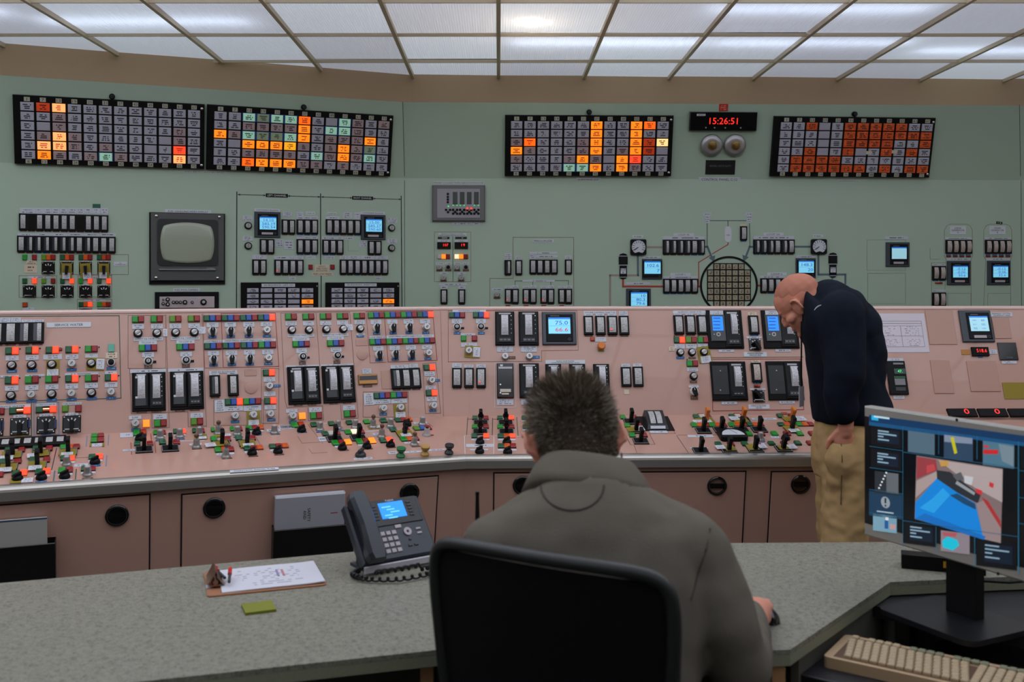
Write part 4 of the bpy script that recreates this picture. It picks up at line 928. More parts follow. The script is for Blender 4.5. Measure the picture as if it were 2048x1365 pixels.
meters(pWR, 768, 760, 935, 933, 2, None, 'upper pair of black meters left of the steam generator A recorder', None, warm=True, strips='bb', bul=.01); meters(pWR, 768, 1088, 935, 1262, 2, None, 'lower pair of black meters left of steam generator A, just above the console', None, warm=True, bul=.01)
for a, b, c, d in ((770, 730, 845, 756), (855, 730, 935, 756), (770, 1055, 845, 1080), (855, 1055, 935, 1080)): plate(pWR, a, b, c, d, wr, lines=1)
lamps(pWR, 805, 960, 895, 978, 'or', wr); line(pWR, [(762, 722), (940, 722)], BRNL, wr, .002); line(pWR, [(762, 722), (765, 1260)], BRNL, wr, .002); line(pWR, [(745, 545), (745, 675), (865, 675)], GRNL, wr, .0016); frame(pWR, 965, 1100, 1252, 1275, GRNL, wr, .0012); frame(pWR, 1460, 1100, 1745, 1275, GRNL, wr, .0012)
# ------------------------------------------------------------------ left console, upright face
A = conL; p = pUL
def strip_(pl, x, y, par, m=None, w=.04, h=.013, rot=0.):
    u, v = at(pl, x, y); return link('label_strip', box(w, h, .0018, m or BLUE), pl.M(u, v, 0, rot), par)
def dot(pl, x, y, par): u, v = at(pl, x, y); return link('pilot_dot', lathe([(.003, 0), (.003, .002)], BLACK, 8), pl.M(u, v), par)
crop(0, 620, 4.876)
line(p, [(-300, 66), (1162, 57), (1180, 862), (-300, 905)], GRNL, A, .003)
plate(p, 453, 124, 888, 172, A, 'SERVICE WATER', fit=(.64, .5))
meters(p, -90, 130, 430, 332, 4, A, half=(0, 2, 3), strips='nnnn', wide=.6, tall=.84)
for a, b, c in ((0, 104, 3), (106, 207, 3), (210, 318, 2), (320, 430, 2)): plate(p, a, 78 if c == 3 else 96, b, 128, A, lines=c)
rowa = ((52, 370, 183, 437, 'gR'), (250, 365, 378, 430, 'gR'), (445, 362, 575, 428, 'gR'), (638, 357, 765, 422, 'gR'), (828, 353, 953, 415, 'Gr'))
rowb = ((48, 655, 180, 725, 'gR'), (245, 650, 378, 720, 'Gr'), (442, 645, 570, 713, 'Gr'), (637, 640, 765, 708, 'gR'), (828, 635, 955, 702, 'Gr'), (1022, 630, 1145, 695, 'gR'))
for q in rowa + rowb: lamps(p, *q, A); dot(p, q[2] + 13, q[1] + 12, A)
u, v, w, h = rect(p, 575, 375, 607, 400); link('red_tab', box(w, h, .008, lampmat('r'), .002), p.M(u, v), A)
for a, b, c, d in ((55, 447, 183, 497), (250, 442, 378, 492), (422, 435, 605, 487), (638, 437, 765, 483), (830, 432, 955, 470)): plate(p, a, b, c, d, A, lines=2)
for a, b, c, d in ((48, 742, 180, 792), (245, 735, 375, 785), (442, 728, 570, 778), (637, 722, 762, 772), (828, 715, 955, 766), (1022, 708, 1145, 758)): plate(p, a, b, c, d, A, lines=2)
for a, b, c, d in ((-60, 640, 185, 662), (245, 632, 435, 652), (632, 615, 960, 640), (1022, 600, 1140, 628)): plate(p, a, b, c, d, A, lines=1)
plate(p, 1030, 418, 1145, 475, A, m=PC); plate(p, 1057, 335, 1115, 412, A, m=mat('mint_label', (92, 168, 146), .5), d=.006)
ytag(p, 450, 488, 580, 660, 'yellow caution tag around the third service water switch', (458, 582, 570, 652))
ytag(p, 845, 470, 1018, 590, 'yellow caution tag with its slip at the side, on the fifth service water switch', (940, 480, 1018, 580), -.06)
for x, y, k in ((115, 545, 'rot'), (310, 543, 'rot'), (506, 537, 'rot'), (700, 530, 'key'), (890, 525, 'rot'), (1083, 517, 'dark'), (108, 840, 'rot'), (307, 833, 'key'), (504, 825, 'rot'), (697, 820, 'key'), (892, 812, 'rot'), (1083, 806, 'key')): knob(p, x, y, k, A)
for x, y in ((116, 600), (314, 594), (700, 586), (1086, 573), (110, 893), (308, 890), (505, 880), (700, 875), (895, 866), (1085, 862)): strip_(p, x, y, A)
plate(p, -80, 928, 300, 962, A, 'SERVICE WATER', fit=(.8, .5)); plate(p, 355, 912, 550, 942, A, 'COMP CLG WATER', fit=(.9, .6)); plate(p, 607, 903, 795, 930, A, 'FUEL POOL CLG', fit=(.9, .6))
line(p, [(305, 915), (308, 1228), (-300, 1245)], GRNL, A, .003); line(p, [(330, 905), (332, 1240)], BLUL, A, .004); line(p, [(345, 910), (572, 903), (577, 1215), (415, 1222)], BLUL, A, .004)
lamps(p, -90, 960, 45, 1025, ' Lr', A); lamps(p, 90, 953, 300, 1018, 'gLR', A); lamps(p, 348, 945, 553, 1006, 'gLR', A); lamps(p, 605, 935, 796, 1000, 'Y r', A)
for a, b, c, d, tx in ((130, 1025, 258, 1062, 'P-7C'), (383, 1015, 514, 1053, 'P-52B'), (636, 1005, 765, 1042, 'P-51B')): plate(p, a, b, c, d, A, tx, fit=(.6, .5))
for x, y in ((-60, 1148), (193, 1140), (450, 1125), (700, 1115)): knob(p, x, y, 'sq', A, s=1.2)
for a, b, c, d in ((8, 1095, 38, 1175), (268, 1075, 297, 1155), (525, 1075, 553, 1160)): plate(p, a, b, c, d, A, m=mat('navy_label', (24, 44, 92), .5), d=.008)
strip_(p, 197, 1222, A, YEL); strip_(p, 450, 1205, A); strip_(p, 703, 1196, A, BROWN)
# second block (crop I)
crop(240, 620, 5.46)
frame(p, 88, 62, 500, 640, BRNL, A, .0015); line(p, [(500, 50), (518, 640)], BRNL, A, .0015); line(p, [(895, 45), (945, 1280)], BRNL, A, .0015); line(p, [(105, 640), (125, 1135), (535, 1120)], BRNL, A, .0015); line(p, [(515, 640), (540, 1285)], BRNL, A, .0015)
line(p, [(1105, 40), (1128, 632), (1735, 618), (1695, 35), (1105, 40)], REDL, A, .0025); line(p, [(905, 45), (925, 637), (1118, 632)], REDL, A, .0015)
frame(p, 1545, 640, 1735, 1240, BRNL, A, .0015); frame(p, 1025, 985, 1565, 1260, BRNL, A, .0015); line(p, [(540, 1120), (742, 1113), (745, 1278), (945, 1270)], BRNL, A, .0015); line(p, [(345, 1130), (350, 1292), (535, 1285)], BRNL, A, .0015)
for q in ((130, 73, 263, 142, 'Gr'), (335, 70, 468, 140, 'Gr'), (538, 67, 670, 137, 'Yr'), (740, 65, 872, 133, 'Yr'), (205, 382, 405, 455, 'Gbr'), (615, 372, 813, 443, 'Gbr'),
          (912, 63, 1105, 128, 'gbr'), (1108, 60, 1303, 126, 'gbr'), (1310, 57, 1500, 123, 'gbr'), (1503, 53, 1693, 120, 'gbR'), (920, 365, 1112, 435, 'gbr'), (1117, 360, 1310, 428, 'gbr'), (1317, 355, 1507, 424, 'gbr'), (1510, 348, 1703, 420, 'Gbr'),
          (1560, 655, 1690, 722, 'gR'), (1575, 962, 1706, 1030, 'gR'), (1143, 972, 1340, 1044, 'gbR'), (1345, 968, 1540, 1037, 'Gbr'), (372, 1205, 510, 1277, 'Gr'), (773, 1187, 907, 1260, 'Yr')): lamps(p, *q, A)
lamps(p, 248, 1205, 325, 1285, 'A', A)
for x, y, k in ((196, 260, 'rot'), (403, 258, 'rot'), (607, 252, 'rot'), (810, 250, 'rot'), (308, 567, 'keyb'), (720, 556, 'keyb'), (1010, 240, 'pis'), (1207, 237, 'pis'), (1405, 233, 'pis'), (1600, 230, 'key'), (1022, 548, 'pis'), (1220, 543, 'pis'), (1417, 538, 'pis'), (1618, 533, 'key'),
                (1628, 838, 'key'), (1640, 1142, 'key'), (1255, 1162, 'key'), (168, 1245, 'key')): knob(p, x, y, k, A)
ytag(p, 1385, 1105, 1530, 1275, 'yellow caution tag on a key switch, left of the two on the safety injection panels', (1402, 1205, 1517, 1275)); knob(p, 1455, 1152, 'key', A)
for x, y in ((1008, 298), (1210, 293), (1407, 290), (1605, 288), (1022, 605), (1222, 600), (1418, 594), (1620, 590), (1708, 832), (1652, 1203), (1257, 1223), (175, 1310)): strip_(p, x, y, A, w=.038, h=.012)
for x, y in ((308, 622), (720, 610)): strip_(p, x, y, A, BROWN, .034, .02)
for x, y in ((370, 570), (783, 562)): strip_(p, x, y, A, BLACK, .02, .011)
for q in ((132, 158, 262, 212), (338, 155, 468, 208), (540, 152, 668, 206), (745, 150, 872, 202)): plate(p, *q, A, lines=2)
plate(p, 148, 302, 470, 340, A, 'SAFETY INJ TANK T-82A', fit=(.92, .5)); plate(p, 553, 295, 872, 330, A, 'SAFETY INJ TANK T-82B', fit=(.92, .5)); plate(p, 205, 342, 403, 380, A, 'TO LOOP 1A', fit=(.7, .55)); plate(p, 613, 332, 813, 372, A, 'TO LOOP 1B', fit=(.7, .55))
plate(p, 915, 335, 1108, 365, A, 'LOW PRESS SI', fit=(.9, .6)); plate(p, 1117, 322, 1700, 357, A, 'HIGH PRESS SAFETY INJECTION  TRAIN 1', fit=(.9, .6))
for i, q in enumerate(((945, 140, 1075, 193), (1142, 138, 1267, 190), (1343, 135, 1468, 188), (1535, 133, 1660, 183), (957, 450, 1082, 502), (1153, 447, 1280, 498), (1350, 440, 1475, 493), (1550, 437, 1675, 488), (240, 465, 372, 520), (655, 460, 785, 512))): plate(p, *q, A, lines=2)
for q in ((1567, 735, 1695, 787), (1572, 895, 1698, 945), (1578, 1040, 1703, 1090), (362, 1140, 512, 1198), (768, 1128, 908, 1182), (1145, 1050, 1345, 1108), (1348, 1045, 1543, 1105)): plate(p, *q, A, lines=2)
plate(p, 1033, 985, 1145, 1118, A, 'LPSI\nPUMP\nP-67B\nINLET\nLINEUP', fit=(.74, .86)); plate(p, 972, 665, 1280, 693, A, 'WEST ESS ROOM SUMP', fit=(.85, .6)); plate(p, 975, 690, 1085, 720, A, lines=2); plate(p, 1170, 680, 1283, 712, A, lines=1); plate(p, 98, 1158, 232, 1198, A, 'SUMP', fit=(.5, .5))
plate(p, 110, 650, 500, 690, A, lines=1); plate(p, 525, 640, 912, 678, A, lines=1)
def duo(x0, y0, x1, y1, par):
    u, v, w, h = rect(p, x0, y0, x1, y1); return link('station_frame', box(w, h, .010, BLACK2, .002), p.M(u, v), par)
def pair(x0, y0, x1, y1, sa, sb):
    xm = (x0 + x1) / 2; duo(x0, y0, x1, y1, A)
    station(p, x0 + 16, y0 + 6, xm - 2, y1 - 22, A, sa, plain=True); station(p, xm + 2, y0 + 6, x1 - 16, y1 - 22, A, sb)
pair(132, 688, 498, 1108, (195, 730, 268, 975), (360, 725, 432, 968)); pair(548, 675, 913, 1090, (610, 718, 685, 960), (775, 712, 850, 950))
for x, y in ((238, 1117), (398, 1112), (655, 1104), (818, 1094)): strip_(p, x, y, A, BROWN, .042, .008)
meters(p, 978, 720, 1093, 948, 1, A, half=(0,), strips='n', wide=.54); meters(p, 1175, 713, 1293, 940, 1, A, strips='n', wide=.54)
u, v = at(p, 1430, 853); link('blank_cover', lathe([(.028, 0), (.028, .002), (.026, .0028)], PINK2, 24), p.M(u, v), A)
u, v, w, h = rect(p, 1360, 650, 1492, 722); link('blank_plate', box(w, h, .0018, PINK2, .0006), p.M(u, v), A)
# third block (crop J)
crop(550, 610, 5.25)
line(p, [(60, 88), (105, 1000), (125, 1080), (500, 1060)], BRNL, A, .0015); line(p, [(60, 88), (430, 80), (470, 640)], BRNL, A, .0015); line(p, [(432, 80), (785, 75), (830, 640)], BRNL, A, .0015); line(p, [(785, 75), (875, 1190)], BRNL, A, .0015)
line(p, [(955, 72), (1000, 610), (1168, 603)], REDL, A, .0015); line(p, [(1145, 68), (1188, 602), (1702, 583), (1655, 65), (955, 72)], REDL, A, .0025)
frame(p, 925, 915, 1400, 1180, BRNL, A, .0015); line(p, [(1550, 620), (1690, 605), (1740, 1138), (1580, 1143), (1550, 620)], BRNL, A, .0015); line(p, [(345, 1080), (352, 1218), (510, 1210), (500, 1060)], BRNL, A, .0015); line(p, [(690, 1052), (698, 1202), (875, 1190)], BRNL, A, .0015)
for q in ((105, 97, 228, 160, 'Gr'), (288, 95, 410, 158, 'Gr'), (470, 92, 590, 155, 'Gr'), (648, 90, 768, 152, 'Gr'), (825, 87, 943, 148, 'Gr'), (183, 382, 363, 445, 'Gbr'), (546, 372, 725, 437, 'Gbr'),
          (975, 82, 1145, 143, 'Gbr'), (1147, 80, 1317, 140, 'Gbr'), (1318, 77, 1487, 138, 'Gbr'), (1488, 75, 1660, 135, 'gbR'), (990, 360, 1163, 423, 'Gbr'), (1165, 357, 1337, 418, 'Gbr'), (1338, 352, 1505, 412, 'Gbr'), (1506, 347, 1675, 407, 'Gbr'),
          (1560, 630, 1678, 690, 'gR'), (1583, 898, 1700, 958, 'gR'), (1033, 925, 1208, 988, 'gbr'), (1210, 918, 1387, 980, 'Gbr'), (368, 1130, 492, 1200, 'Gr'), (722, 1112, 845, 1180, 'Gr')): lamps(p, *q, A)
lamps(p, 248, 1135, 322, 1205, 'A', A)
for x, y, k in ((175, 268, 'rot'), (355, 267, 'rot'), (537, 262, 'rot'), (715, 258, 'rot'), (892, 253, 'rot'), (290, 550, 'keyb'), (653, 537, 'keyb'), (1067, 245, 'pis'), (1240, 243, 'pis'), (1408, 241, 'pis'), (1583, 240, 'key'), (1092, 528, 'pis'), (1262, 522, 'pis'), (1433, 520, 'pis'), (1603, 512, 'key'),
                (1635, 798, 'key'), (1657, 1063, 'key'), (1133, 1092, 'key'), (183, 1170, 'key')): knob(p, x, y, k, A)
ytag(p, 1248, 1040, 1372, 1200, 'yellow caution tag on a key switch, right of the two on the safety injection panels', (1265, 1127, 1368, 1200)); knob(p, 1312, 1083, 'key', A)
for x, y in ((895, 330), (1067, 302), (1240, 297), (1408, 293), (1583, 295), (1092, 580), (1262, 574), (1435, 570), (1605, 567), (1695, 795), (1657, 1113), (1136, 1150), (188, 1232)): strip_(p, x, y, A, w=.036, h=.012)
for x, y in ((288, 615), (650, 605)): strip_(p, x, y, A, BROWN, .032, .018)
for x, y in ((343, 555), (705, 545)): strip_(p, x, y, A, BLACK, .018, .010)
for q in ((110, 177, 228, 220), (292, 173, 410, 220), (473, 170, 590, 217), (650, 165, 767, 212), (832, 162, 943, 207), (1003, 157, 1115, 207), (1177, 155, 1285, 203), (1348, 153, 1453, 202), (1520, 152, 1628, 200), (1028, 435, 1140, 483), (1200, 430, 1310, 477), (1372, 427, 1480, 473), (1542, 425, 1648, 468), (222, 458, 335, 508), (583, 450, 697, 495)): plate(p, *q, A, lines=2)
plate(p, 132, 308, 412, 340, A, 'SAFETY INJ TANK T-82C', fit=(.92, .5)); plate(p, 497, 300, 770, 332, A, 'SAFETY INJ TANK T-82D', fit=(.92, .5)); plate(p, 182, 342, 360, 380, A, 'TO LOOP 2A', fit=(.7, .55)); plate(p, 545, 334, 722, 370, A, 'TO LOOP 2B', fit=(.7, .55))
plate(p, 990, 330, 1160, 357, A, 'LOW PRESS SI', fit=(.9, .6)); plate(p, 1168, 318, 1668, 350, A, 'HIGH PRESS SAFETY INJECTION  TRAIN 2', fit=(.9, .6)); plate(p, 855, 300, 943, 322, A, lines=1)
for q in ((1567, 700, 1677, 750), (1580, 850, 1690, 890), (1592, 968, 1700, 1015), (357, 1080, 490, 1128), (712, 1058, 840, 1108), (1037, 992, 1215, 1042), (1218, 988, 1385, 1035), (115, 1098, 235, 1135), (112, 635, 465, 665), (480, 625, 825, 652), (1212, 632, 1405, 675), (1408, 620, 1502, 662)): plate(p, *q, A, lines=2)
plate(p, 933, 930, 1037, 1055, A, 'LPSI\nPUMP\nP-67A\nINLET\nLINEUP', fit=(.74, .86)); plate(p, 915, 673, 1012, 728, A, lines=3)
pair(133, 652, 472, 1045, (200, 705, 268, 915), (347, 700, 415, 912)); pair(497, 642, 835, 1030, (573, 688, 635, 900), (708, 682, 775, 895))
for x, y in ((243, 1055), (390, 1048), (615, 1037), (757, 1030)): strip_(p, x, y, A, BROWN, .04, .008)
meters(p, 1217, 672, 1525, 882, 3, A, half=(0,), strips='nnn', tall=.78)
u, v, w, h = rect(p, 873, 735, 1072, 838); o = link('digital_display', box(w, h, .012, mat('brass_frame', (176, 128, 74), .4, metal=.4), .003), p.M(u, v), A); u, v, w, h = rect(p, 882, 752, 1065, 795); link('window', box(w, h, .0135, GLOSS), p.M(u, v), o); strip_(p, 972, 853, A, BROWN, .045, .012)
u, v = at(p, 915, 525); link('blank_cover', lathe([(.026, 0), (.026, .002), (.024, .0028)], PINK2, 24), p.M(u, v), A)
for q in ((848, 365, 972, 430), (1117, 692, 1225, 885)): u, v, w, h = rect(p, *q); link('blank_plate', box(w, h, .0016, PINK2, .0006), p.M(u, v), A)
for x, y, r in ((778, 238, .05),): u, v = at(p, x, y); link('sticky_note', box(.035, .03, .001, PAPER), p.M(u, v, .001, r), A)
crop(240, 620, 5.46); u, v = at(p, 885, 225); link('sticky_note', box(.04, .032, .001, PAPER), p.M(u, v, .001), A); u, v, w, h = rect(p, 470, 210, 518, 292); link('sticky_note', box(w, h, .001, PAPER), p.M(u, v, .001), A)
# ------------------------------------------------------------------ right console, upright face (crop K)
A = conR; p = pUR
crop(880, 610, 4.876)
line(p, [(5, 60), (35, 1095)], BRNL, A, .0012, 'panel_seam')
line(p, [(80, 60), (1335, 57), (1348, 442), (990, 448), (992, 552), (80, 556)], BRNL, A, .0018, closed=True)
plate(p, 122, 48, 448, 72, A, 'SHUTDOWN COOLING', fit=(.64, .7))
for q in ((88, 75, 245, 130, 'gbr'), (322, 72, 480, 130, 'gbR'), (203, 302, 363, 357, 'G r'), (1465, 318, 1507, 355, 'o')): lamps(p, *q, A)
for q in ((115, 138, 217, 183), (350, 138, 448, 183), (205, 372, 362, 413), (1512, 318, 1622, 362)): plate(p, *q, A, lines=2)
plate(p, 200, 280, 345, 300, A, lines=1)
knob(p, 167, 220, 'keyb', A); knob(p, 400, 218, 'keyb', A); strip_(p, 168, 277, A, w=.034); strip_(p, 403, 277, A, w=.034); strip_(p, 220, 228, A, BLACK, .016, .01); strip_(p, 453, 228, A, BLACK, .016, .01)
ytag(p, 240, 402, 390, 518, 'yellow caution tag under the shutdown cooling lights', (323, 415, 390, 510), -.06); knob(p, 282, 452, 'key', A)
station(p, 538, 73, 725, 398, A, (600, 112, 660, 300)); station(p, 767, 73, 960, 398, A, (832, 110, 892, 298))
for q in ((555, 402, 712, 462), (788, 402, 946, 462)): plate(p, *q, A, lines=3)
knob(p, 635, 508, 'key', A, rot=1.2); knob(p, 870, 507, 'key', A, rot=1.2); strip_(p, 703, 516, A, BROWN, .034, .014); strip_(p, 938, 511, A, BLUE, .034, .014)
recorder(p, (995, 75, 1325, 393), (1055, 133, 1268, 290), ['75.0', '66.6'], A, inks=[SCRD, SCRR], strip=False)
for x0, x1 in ((1400, 1492), (1515, 1610), (1630, 1727), (1745, 1840)): meters(p, x0, 113, x1, 295, 1, A, strips='n', led=(0,) if x0 == 1630 else (), wide=.66)
plate(p, 1400, 63, 1718, 90, A, 'VOLUME CONTROL TANK T-54', fit=(.92, .55)); plate(p, 1743, 63, 1832, 108, A, lines=3)
for x0 in (1402, 1516, 1632): plate(p, x0, 90, x0 + 86, 110, A, lines=1)
knob(p, 1570, 408, 'org', A); strip_(p, 1570, 448, A, YEL, .03, .01)
for q in ((118, 572, 212, 617), (235, 585, 328, 617), (352, 582, 447, 617), (1765, 577, 1853, 608), (1878, 575, 1965, 605)): plate(p, *q, A, lines=2)
for x0, x1, ld in ((118, 213, ()), (235, 330, ()), (352, 447, (0,))): meters(p, x0, 620, x1, 808, 1, A, strips='n', led=ld, wide=.66)
for x0, x1 in ((1765, 1862), (1880, 1978)): meters(p, x0, 612 if x0 < 1800 else 608, x1, 800, 1, A, wide=.66)
u, v, w, h = rect(p, 1795, 828, 1845, 872); link('sticky_note', box(w, h, .001, CREAM), p.M(u, v), A)
frame(p, 535, 570, 740, 1002, WHITE, A, .0018)
u, v, w, h = rect(p, 555, 577, 717, 910); o = link('flow_controller', box(w, h, .016, GLOSS, .003), p.M(u, v), A)
for q, m in (((570, 612, 702, 632), LGREY), ((585, 590, 612, 608), WHITE), ((585, 828, 690, 858), mat('cream_insert', (196, 186, 172), .4)), ((600, 868, 670, 883), CREAM)): a, b, c, d = rect(p, *q); link('insert', box(c, d, .018, m), p.M(a, b), o)
for y in (785, 866): link('screw', lathe([(.005, .016), (.004, .019)], CHROME, 10), p.M(*at(p, 588, y)), o)
plate(p, 555, 918, 715, 980, A, lines=3); plate(p, 790, 920, 950, 978, A, lines=3)
station(p, 773, 577, 965, 910, A, (838, 615, 898, 810)); plate(p, 1028, 540, 1415, 578, A, 'BORIC ACID PUMPS\nCONCENTRATED BORIC ACID', fit=(.7, .72))
for x0, x1, s0 in ((1030, 1183, 1085), (1263, 1417, 1318), (1497, 1650, 1552)): station(p, x0, 583, x1, 880, A, (s0, 615, s0 + 55, 800))
u, v, w, h = rect(p, 1437, 650, 1487, 692); link('sticky_note', box(w, h, .001, CREAM), p.M(u, v), A)
# quench tank and pressurizer controllers (crop L)
crop(1290, 610, 5.25)
plate(p, 292, 62, 640, 95, A, 'QUENCH TANK T-73', fit=(.7, .5))
for x0 in (300, 420, 543): plate(p, x0, 96, x0 + 85, 113, A, lines=1)
for x0, x1 in ((300, 403), (421, 526), (543, 648)): meters(p, x0, 115, x1, 312, 1, A, strips='n', wide=.64)
for q in ((302, 340, 418, 403, 'gR'), (425, 340, 542, 403, 'Yr'), (552, 340, 663, 403, 'Gr'), (437, 587, 555, 650, 'Gr')): lamps(p, *q, A); dot(p, q[0] + 5, q[1] - 12, A)
for q in ((308, 413, 418, 462), (428, 413, 542, 462), (552, 408, 660, 448), (442, 660, 555, 703), (458, 845, 563, 873)): plate(p, *q, A, lines=2)
plate(p, 250, 442, 310, 487, A, m=PC)
ytag(p, 555, 440, 690, 610, 'yellow caution tag hanging askew on a quench tank switch', (585, 540, 690, 612), .12)
for x, y, k in ((368, 503, 'rot'), (490, 502, 'rot'), (615, 500, 'rot'), (508, 752, 'rot')): knob(p, x, y, k, A)
knob(p, 514, 910, 'pis', A, rot=.3); strip_(p, 370, 556, A); strip_(p, 495, 560, A, BROWN, .036, .009); strip_(p, 508, 810, A, BROWN, .036, .012); strip_(p, 516, 975, A, BROWN, .036, .02)
def pid(x0, y0, x1, y1, sx):
    u, v, w, h = rect(p, x0, y0, x1, y1); o = link('controller_frame', box(w, h, .010, BLACK2, .002), p.M(u, v), A)
    xm = x0 + (x1 - x0) * .48
    a, b, c, d = rect(p, x0 + 28, y0 + 50, x0 + 188, y0 + 330); k = link('digital_controller', box(c, d, .018, mat('controller_grey', (62, 64, 68), .4), .003), p.M(a, b), A)
    a, b, c, d = rect(p, x0 + 50, y0 + 70, x0 + 160, y0 + 220); link('screen', box(c, d, .019, SCRV), p.M(a, b), k)
    for q in range(4): aa, bb, cc, dd = rect(p, x0 + 58, y0 + 85 + 35 * q, x0 + 130, y0 + 93 + 35 * q); link('readout', box(cc, dd, .0194, mat('controller_digits', (10, 70, 170), .4)), p.M(aa, bb), k)
    link('control_ring', ring(.006, .011, .02, LGREY, 18), p.M(*at(p, x0 + 112, y0 + 258)), k); link('green_light', lathe([(.002, .018), (.002, .02)], DOTG, 8), p.M(*at(p, x0 + 68, y0 + 258)), k)
    plate(p, x0 + 25, y0 + 5, x0 + 168, y0 + 50, A, m=P2, d=.0125)
    station(p, xm, y0 + 8, x1 - 22, y1 - 10, A, (sx, y0 + 50, sx + 55, y0 + 250))
pid(650, 62, 1022, 462, 898); pid(1230, 62, 1600, 460, 1478)
def half(x0, y0, x1, y1, sx):
    u, v, w, h = rect(p, x0, y0, x1, y1); o = link('controller_frame', box(w, h, .010, BLACK2, .002), p.M(u, v), A)
    xm = x0 + (x1 - x0) * .5; a, b, c, d = rect(p, x0 + 15, y0 + 45, xm - 8, y1 - 60); k = link('blank_cover', box(c, d, .013, mat('cover_black', (30, 31, 32), .5), .001), p.M(a, b), A)
    for y in (y0 + 100, y1 - 105): link('screw', lathe([(.004, .013), (.003, .015)], LGREY, 8), p.M(*at(p, (x0 + xm) / 2, y)), k)
    station(p, xm, y0 + 12, x1 - 22, y1 - 10, A, (sx, y0 + 60, sx + 62, y0 + 262))
half(692, 600, 1064, 1008, 933); half(1280, 597, 1650, 1003, 1525)
meters(p, 1085, 120, 1190, 312, 1, A, strips='b', wide=.6); meters(p, 1115, 615, 1220, 815, 1, A, strips='b', wide=.6, warm=True); lamps(p, 1145, 842, 1208, 868, 'ro', A)
knob(p, 1152, 418, 'sq', A, s=.98, rot=.5); knob(p, 1190, 962, 'sq', A, s=.98, rot=-2.4)
for q in ((1080, 80, 1170, 112), (1115, 582, 1210, 610)): plate(p, *q, A, m=PC)
for q in ((1063, 333, 1228, 355), (1100, 878, 1268, 898), (772, 470, 937, 498), (1367, 465, 1530, 495), (803, 1018, 967, 1048), (1408, 1008, 1573, 1040)): plate(p, *q, A, lines=1)
plate(p, 1037, 498, 1278, 547, A, 'PRESSURIZER\nPRESSURE', fit=(.7, .7)); plate(p, 1085, 1048, 1307, 1095, A, 'PRESSURIZER\nLEVEL', fit=(.7, .7))
line(p, [(700, 572), (1628, 568), (1668, 1100), (712, 1115)], REDL, A, .0028, closed=True); line(p, [(690, 555), (1660, 548)], mat('khaki_line', (104, 92, 60), .5), A, .003)
# right end (crop M)
crop(1740, 610, 5.461)
u, v, w, h = rect(p, 60, 96, 620, 520); t = thing('paper_chart', 'white paper data sheet pinned on the pink console behind the bending man', 'paper', p.M(u, v)); M = WM[t]
link('sheet', box(w, h, .001, mat('sheet_paper', (206, 196, 204), .6)), M, t)
SKET = printed('sketch_print', (206, 196, 204), (120, 108, 120), 5, 22, fill=.4, thick=.14, margin=.06)
for a, b, c, d in ((-.22, .05, .42, .3), (.22, .05, .4, .3), (-.22, -.25, .42, .22), (.22, -.25, .4, .22)): link('table_print', box(w * c, h * d, .0013, SKET), M @ Matrix.Translation((a * w, b * h, 0)), t)
b = MB()
for x0, y0, x1, y1 in ((-.42, .3, .42, .3), (-.42, .24, .42, .24), (-.42, .18, .42, .18), (-.42, -.08, .42, -.08), (-.42, -.36, .42, -.36), (-.42, -.36, -.42, .3), (.42, -.36, .42, .3), (0, -.36, 0, .18)): b.box(((x0 + x1) / 2 * w, (y0 + y1) / 2 * h, .0016), (abs(x1 - x0) * w + .0012, abs(y1 - y0) * h + .0012, .0002))
link('table_rules', b.mesh('table_rules', mat('print_grey', (96, 86, 96), .6)), M, t)
for q in ((625, 60, 925, 435), (680, 605, 890, 970), (1075, 615, 1400, 948), (1345, 140, 1530, 370)): u, v, w, h = rect(p, *q); link('blank_plate', box(w, h, .003, PINK2, .001), p.M(u, v), A)
recorder(p, (985, 66, 1330, 410), (1075, 133, 1275, 297), [''], A, scr=SCRP, grid=True)
plate(p, 1315, 85, 1552, 132, A, 'PRIMARY SYSTEM\nTEMPERATURES', fit=(.86, .74))
ledbox(p, 1105, 466, 1290, 563, '518.6', A, side=.06); plate(p, 998, 490, 1090, 545, A, m=mat('ochre_label', (176, 118, 44), .5)); plate(p, 1298, 492, 1388, 540, A, lines=2); strip_(p, 1205, 572, A, BLUE, .022, .008)
u, v, w, h = rect(p, 1402, 416, 1602, 606); o = link('control_station', box(w, h, .008, GLOSS, .002), p.M(u, v), A); a, b, c, d = rect(p, 1478, 570, 1548, 588); link('legend', box(c, d, .009, mat('legend_dim', (60, 60, 62), .4)), p.M(a, b), o); plate(p, 1437, 612, 1602, 647, A, lines=2)
u, v, w, h = rect(p, 190, 620, 392, 985); o = link('control_station', box(w, h, .014, BLACK, .003), p.M(u, v), A)
a, b, c, d = rect(p, 250, 705, 375, 762); k = link('display_window', box(c, d, .016, mat('green_display', (12, 56, 44), .2)), p.M(a, b), o); lettering('47.', LEDG, p.M(a, b, .0164), c * .4, d * .5, o, 'digits')
for q, m in (((240, 640, 350, 662), MGREY), ((258, 812, 372, 885), MGREY), ((268, 905, 378, 948), DGREY), ((250, 790, 370, 806), mat('green_bar', (40, 110, 60), .4))): a, b, c, d = rect(p, *q); link('insert', box(c, d, .0165, m, .001), p.M(a, b), o)
plate(p, 180, 585, 362, 615, A, lines=2); plate(p, 255, 992, 375, 1030, A, lines=2)
u, v, w, h = rect(p, 1455, 850, 1700, 1030); link('yellow_plate', box(w, h, .002, YEL), p.M(u, v), A)
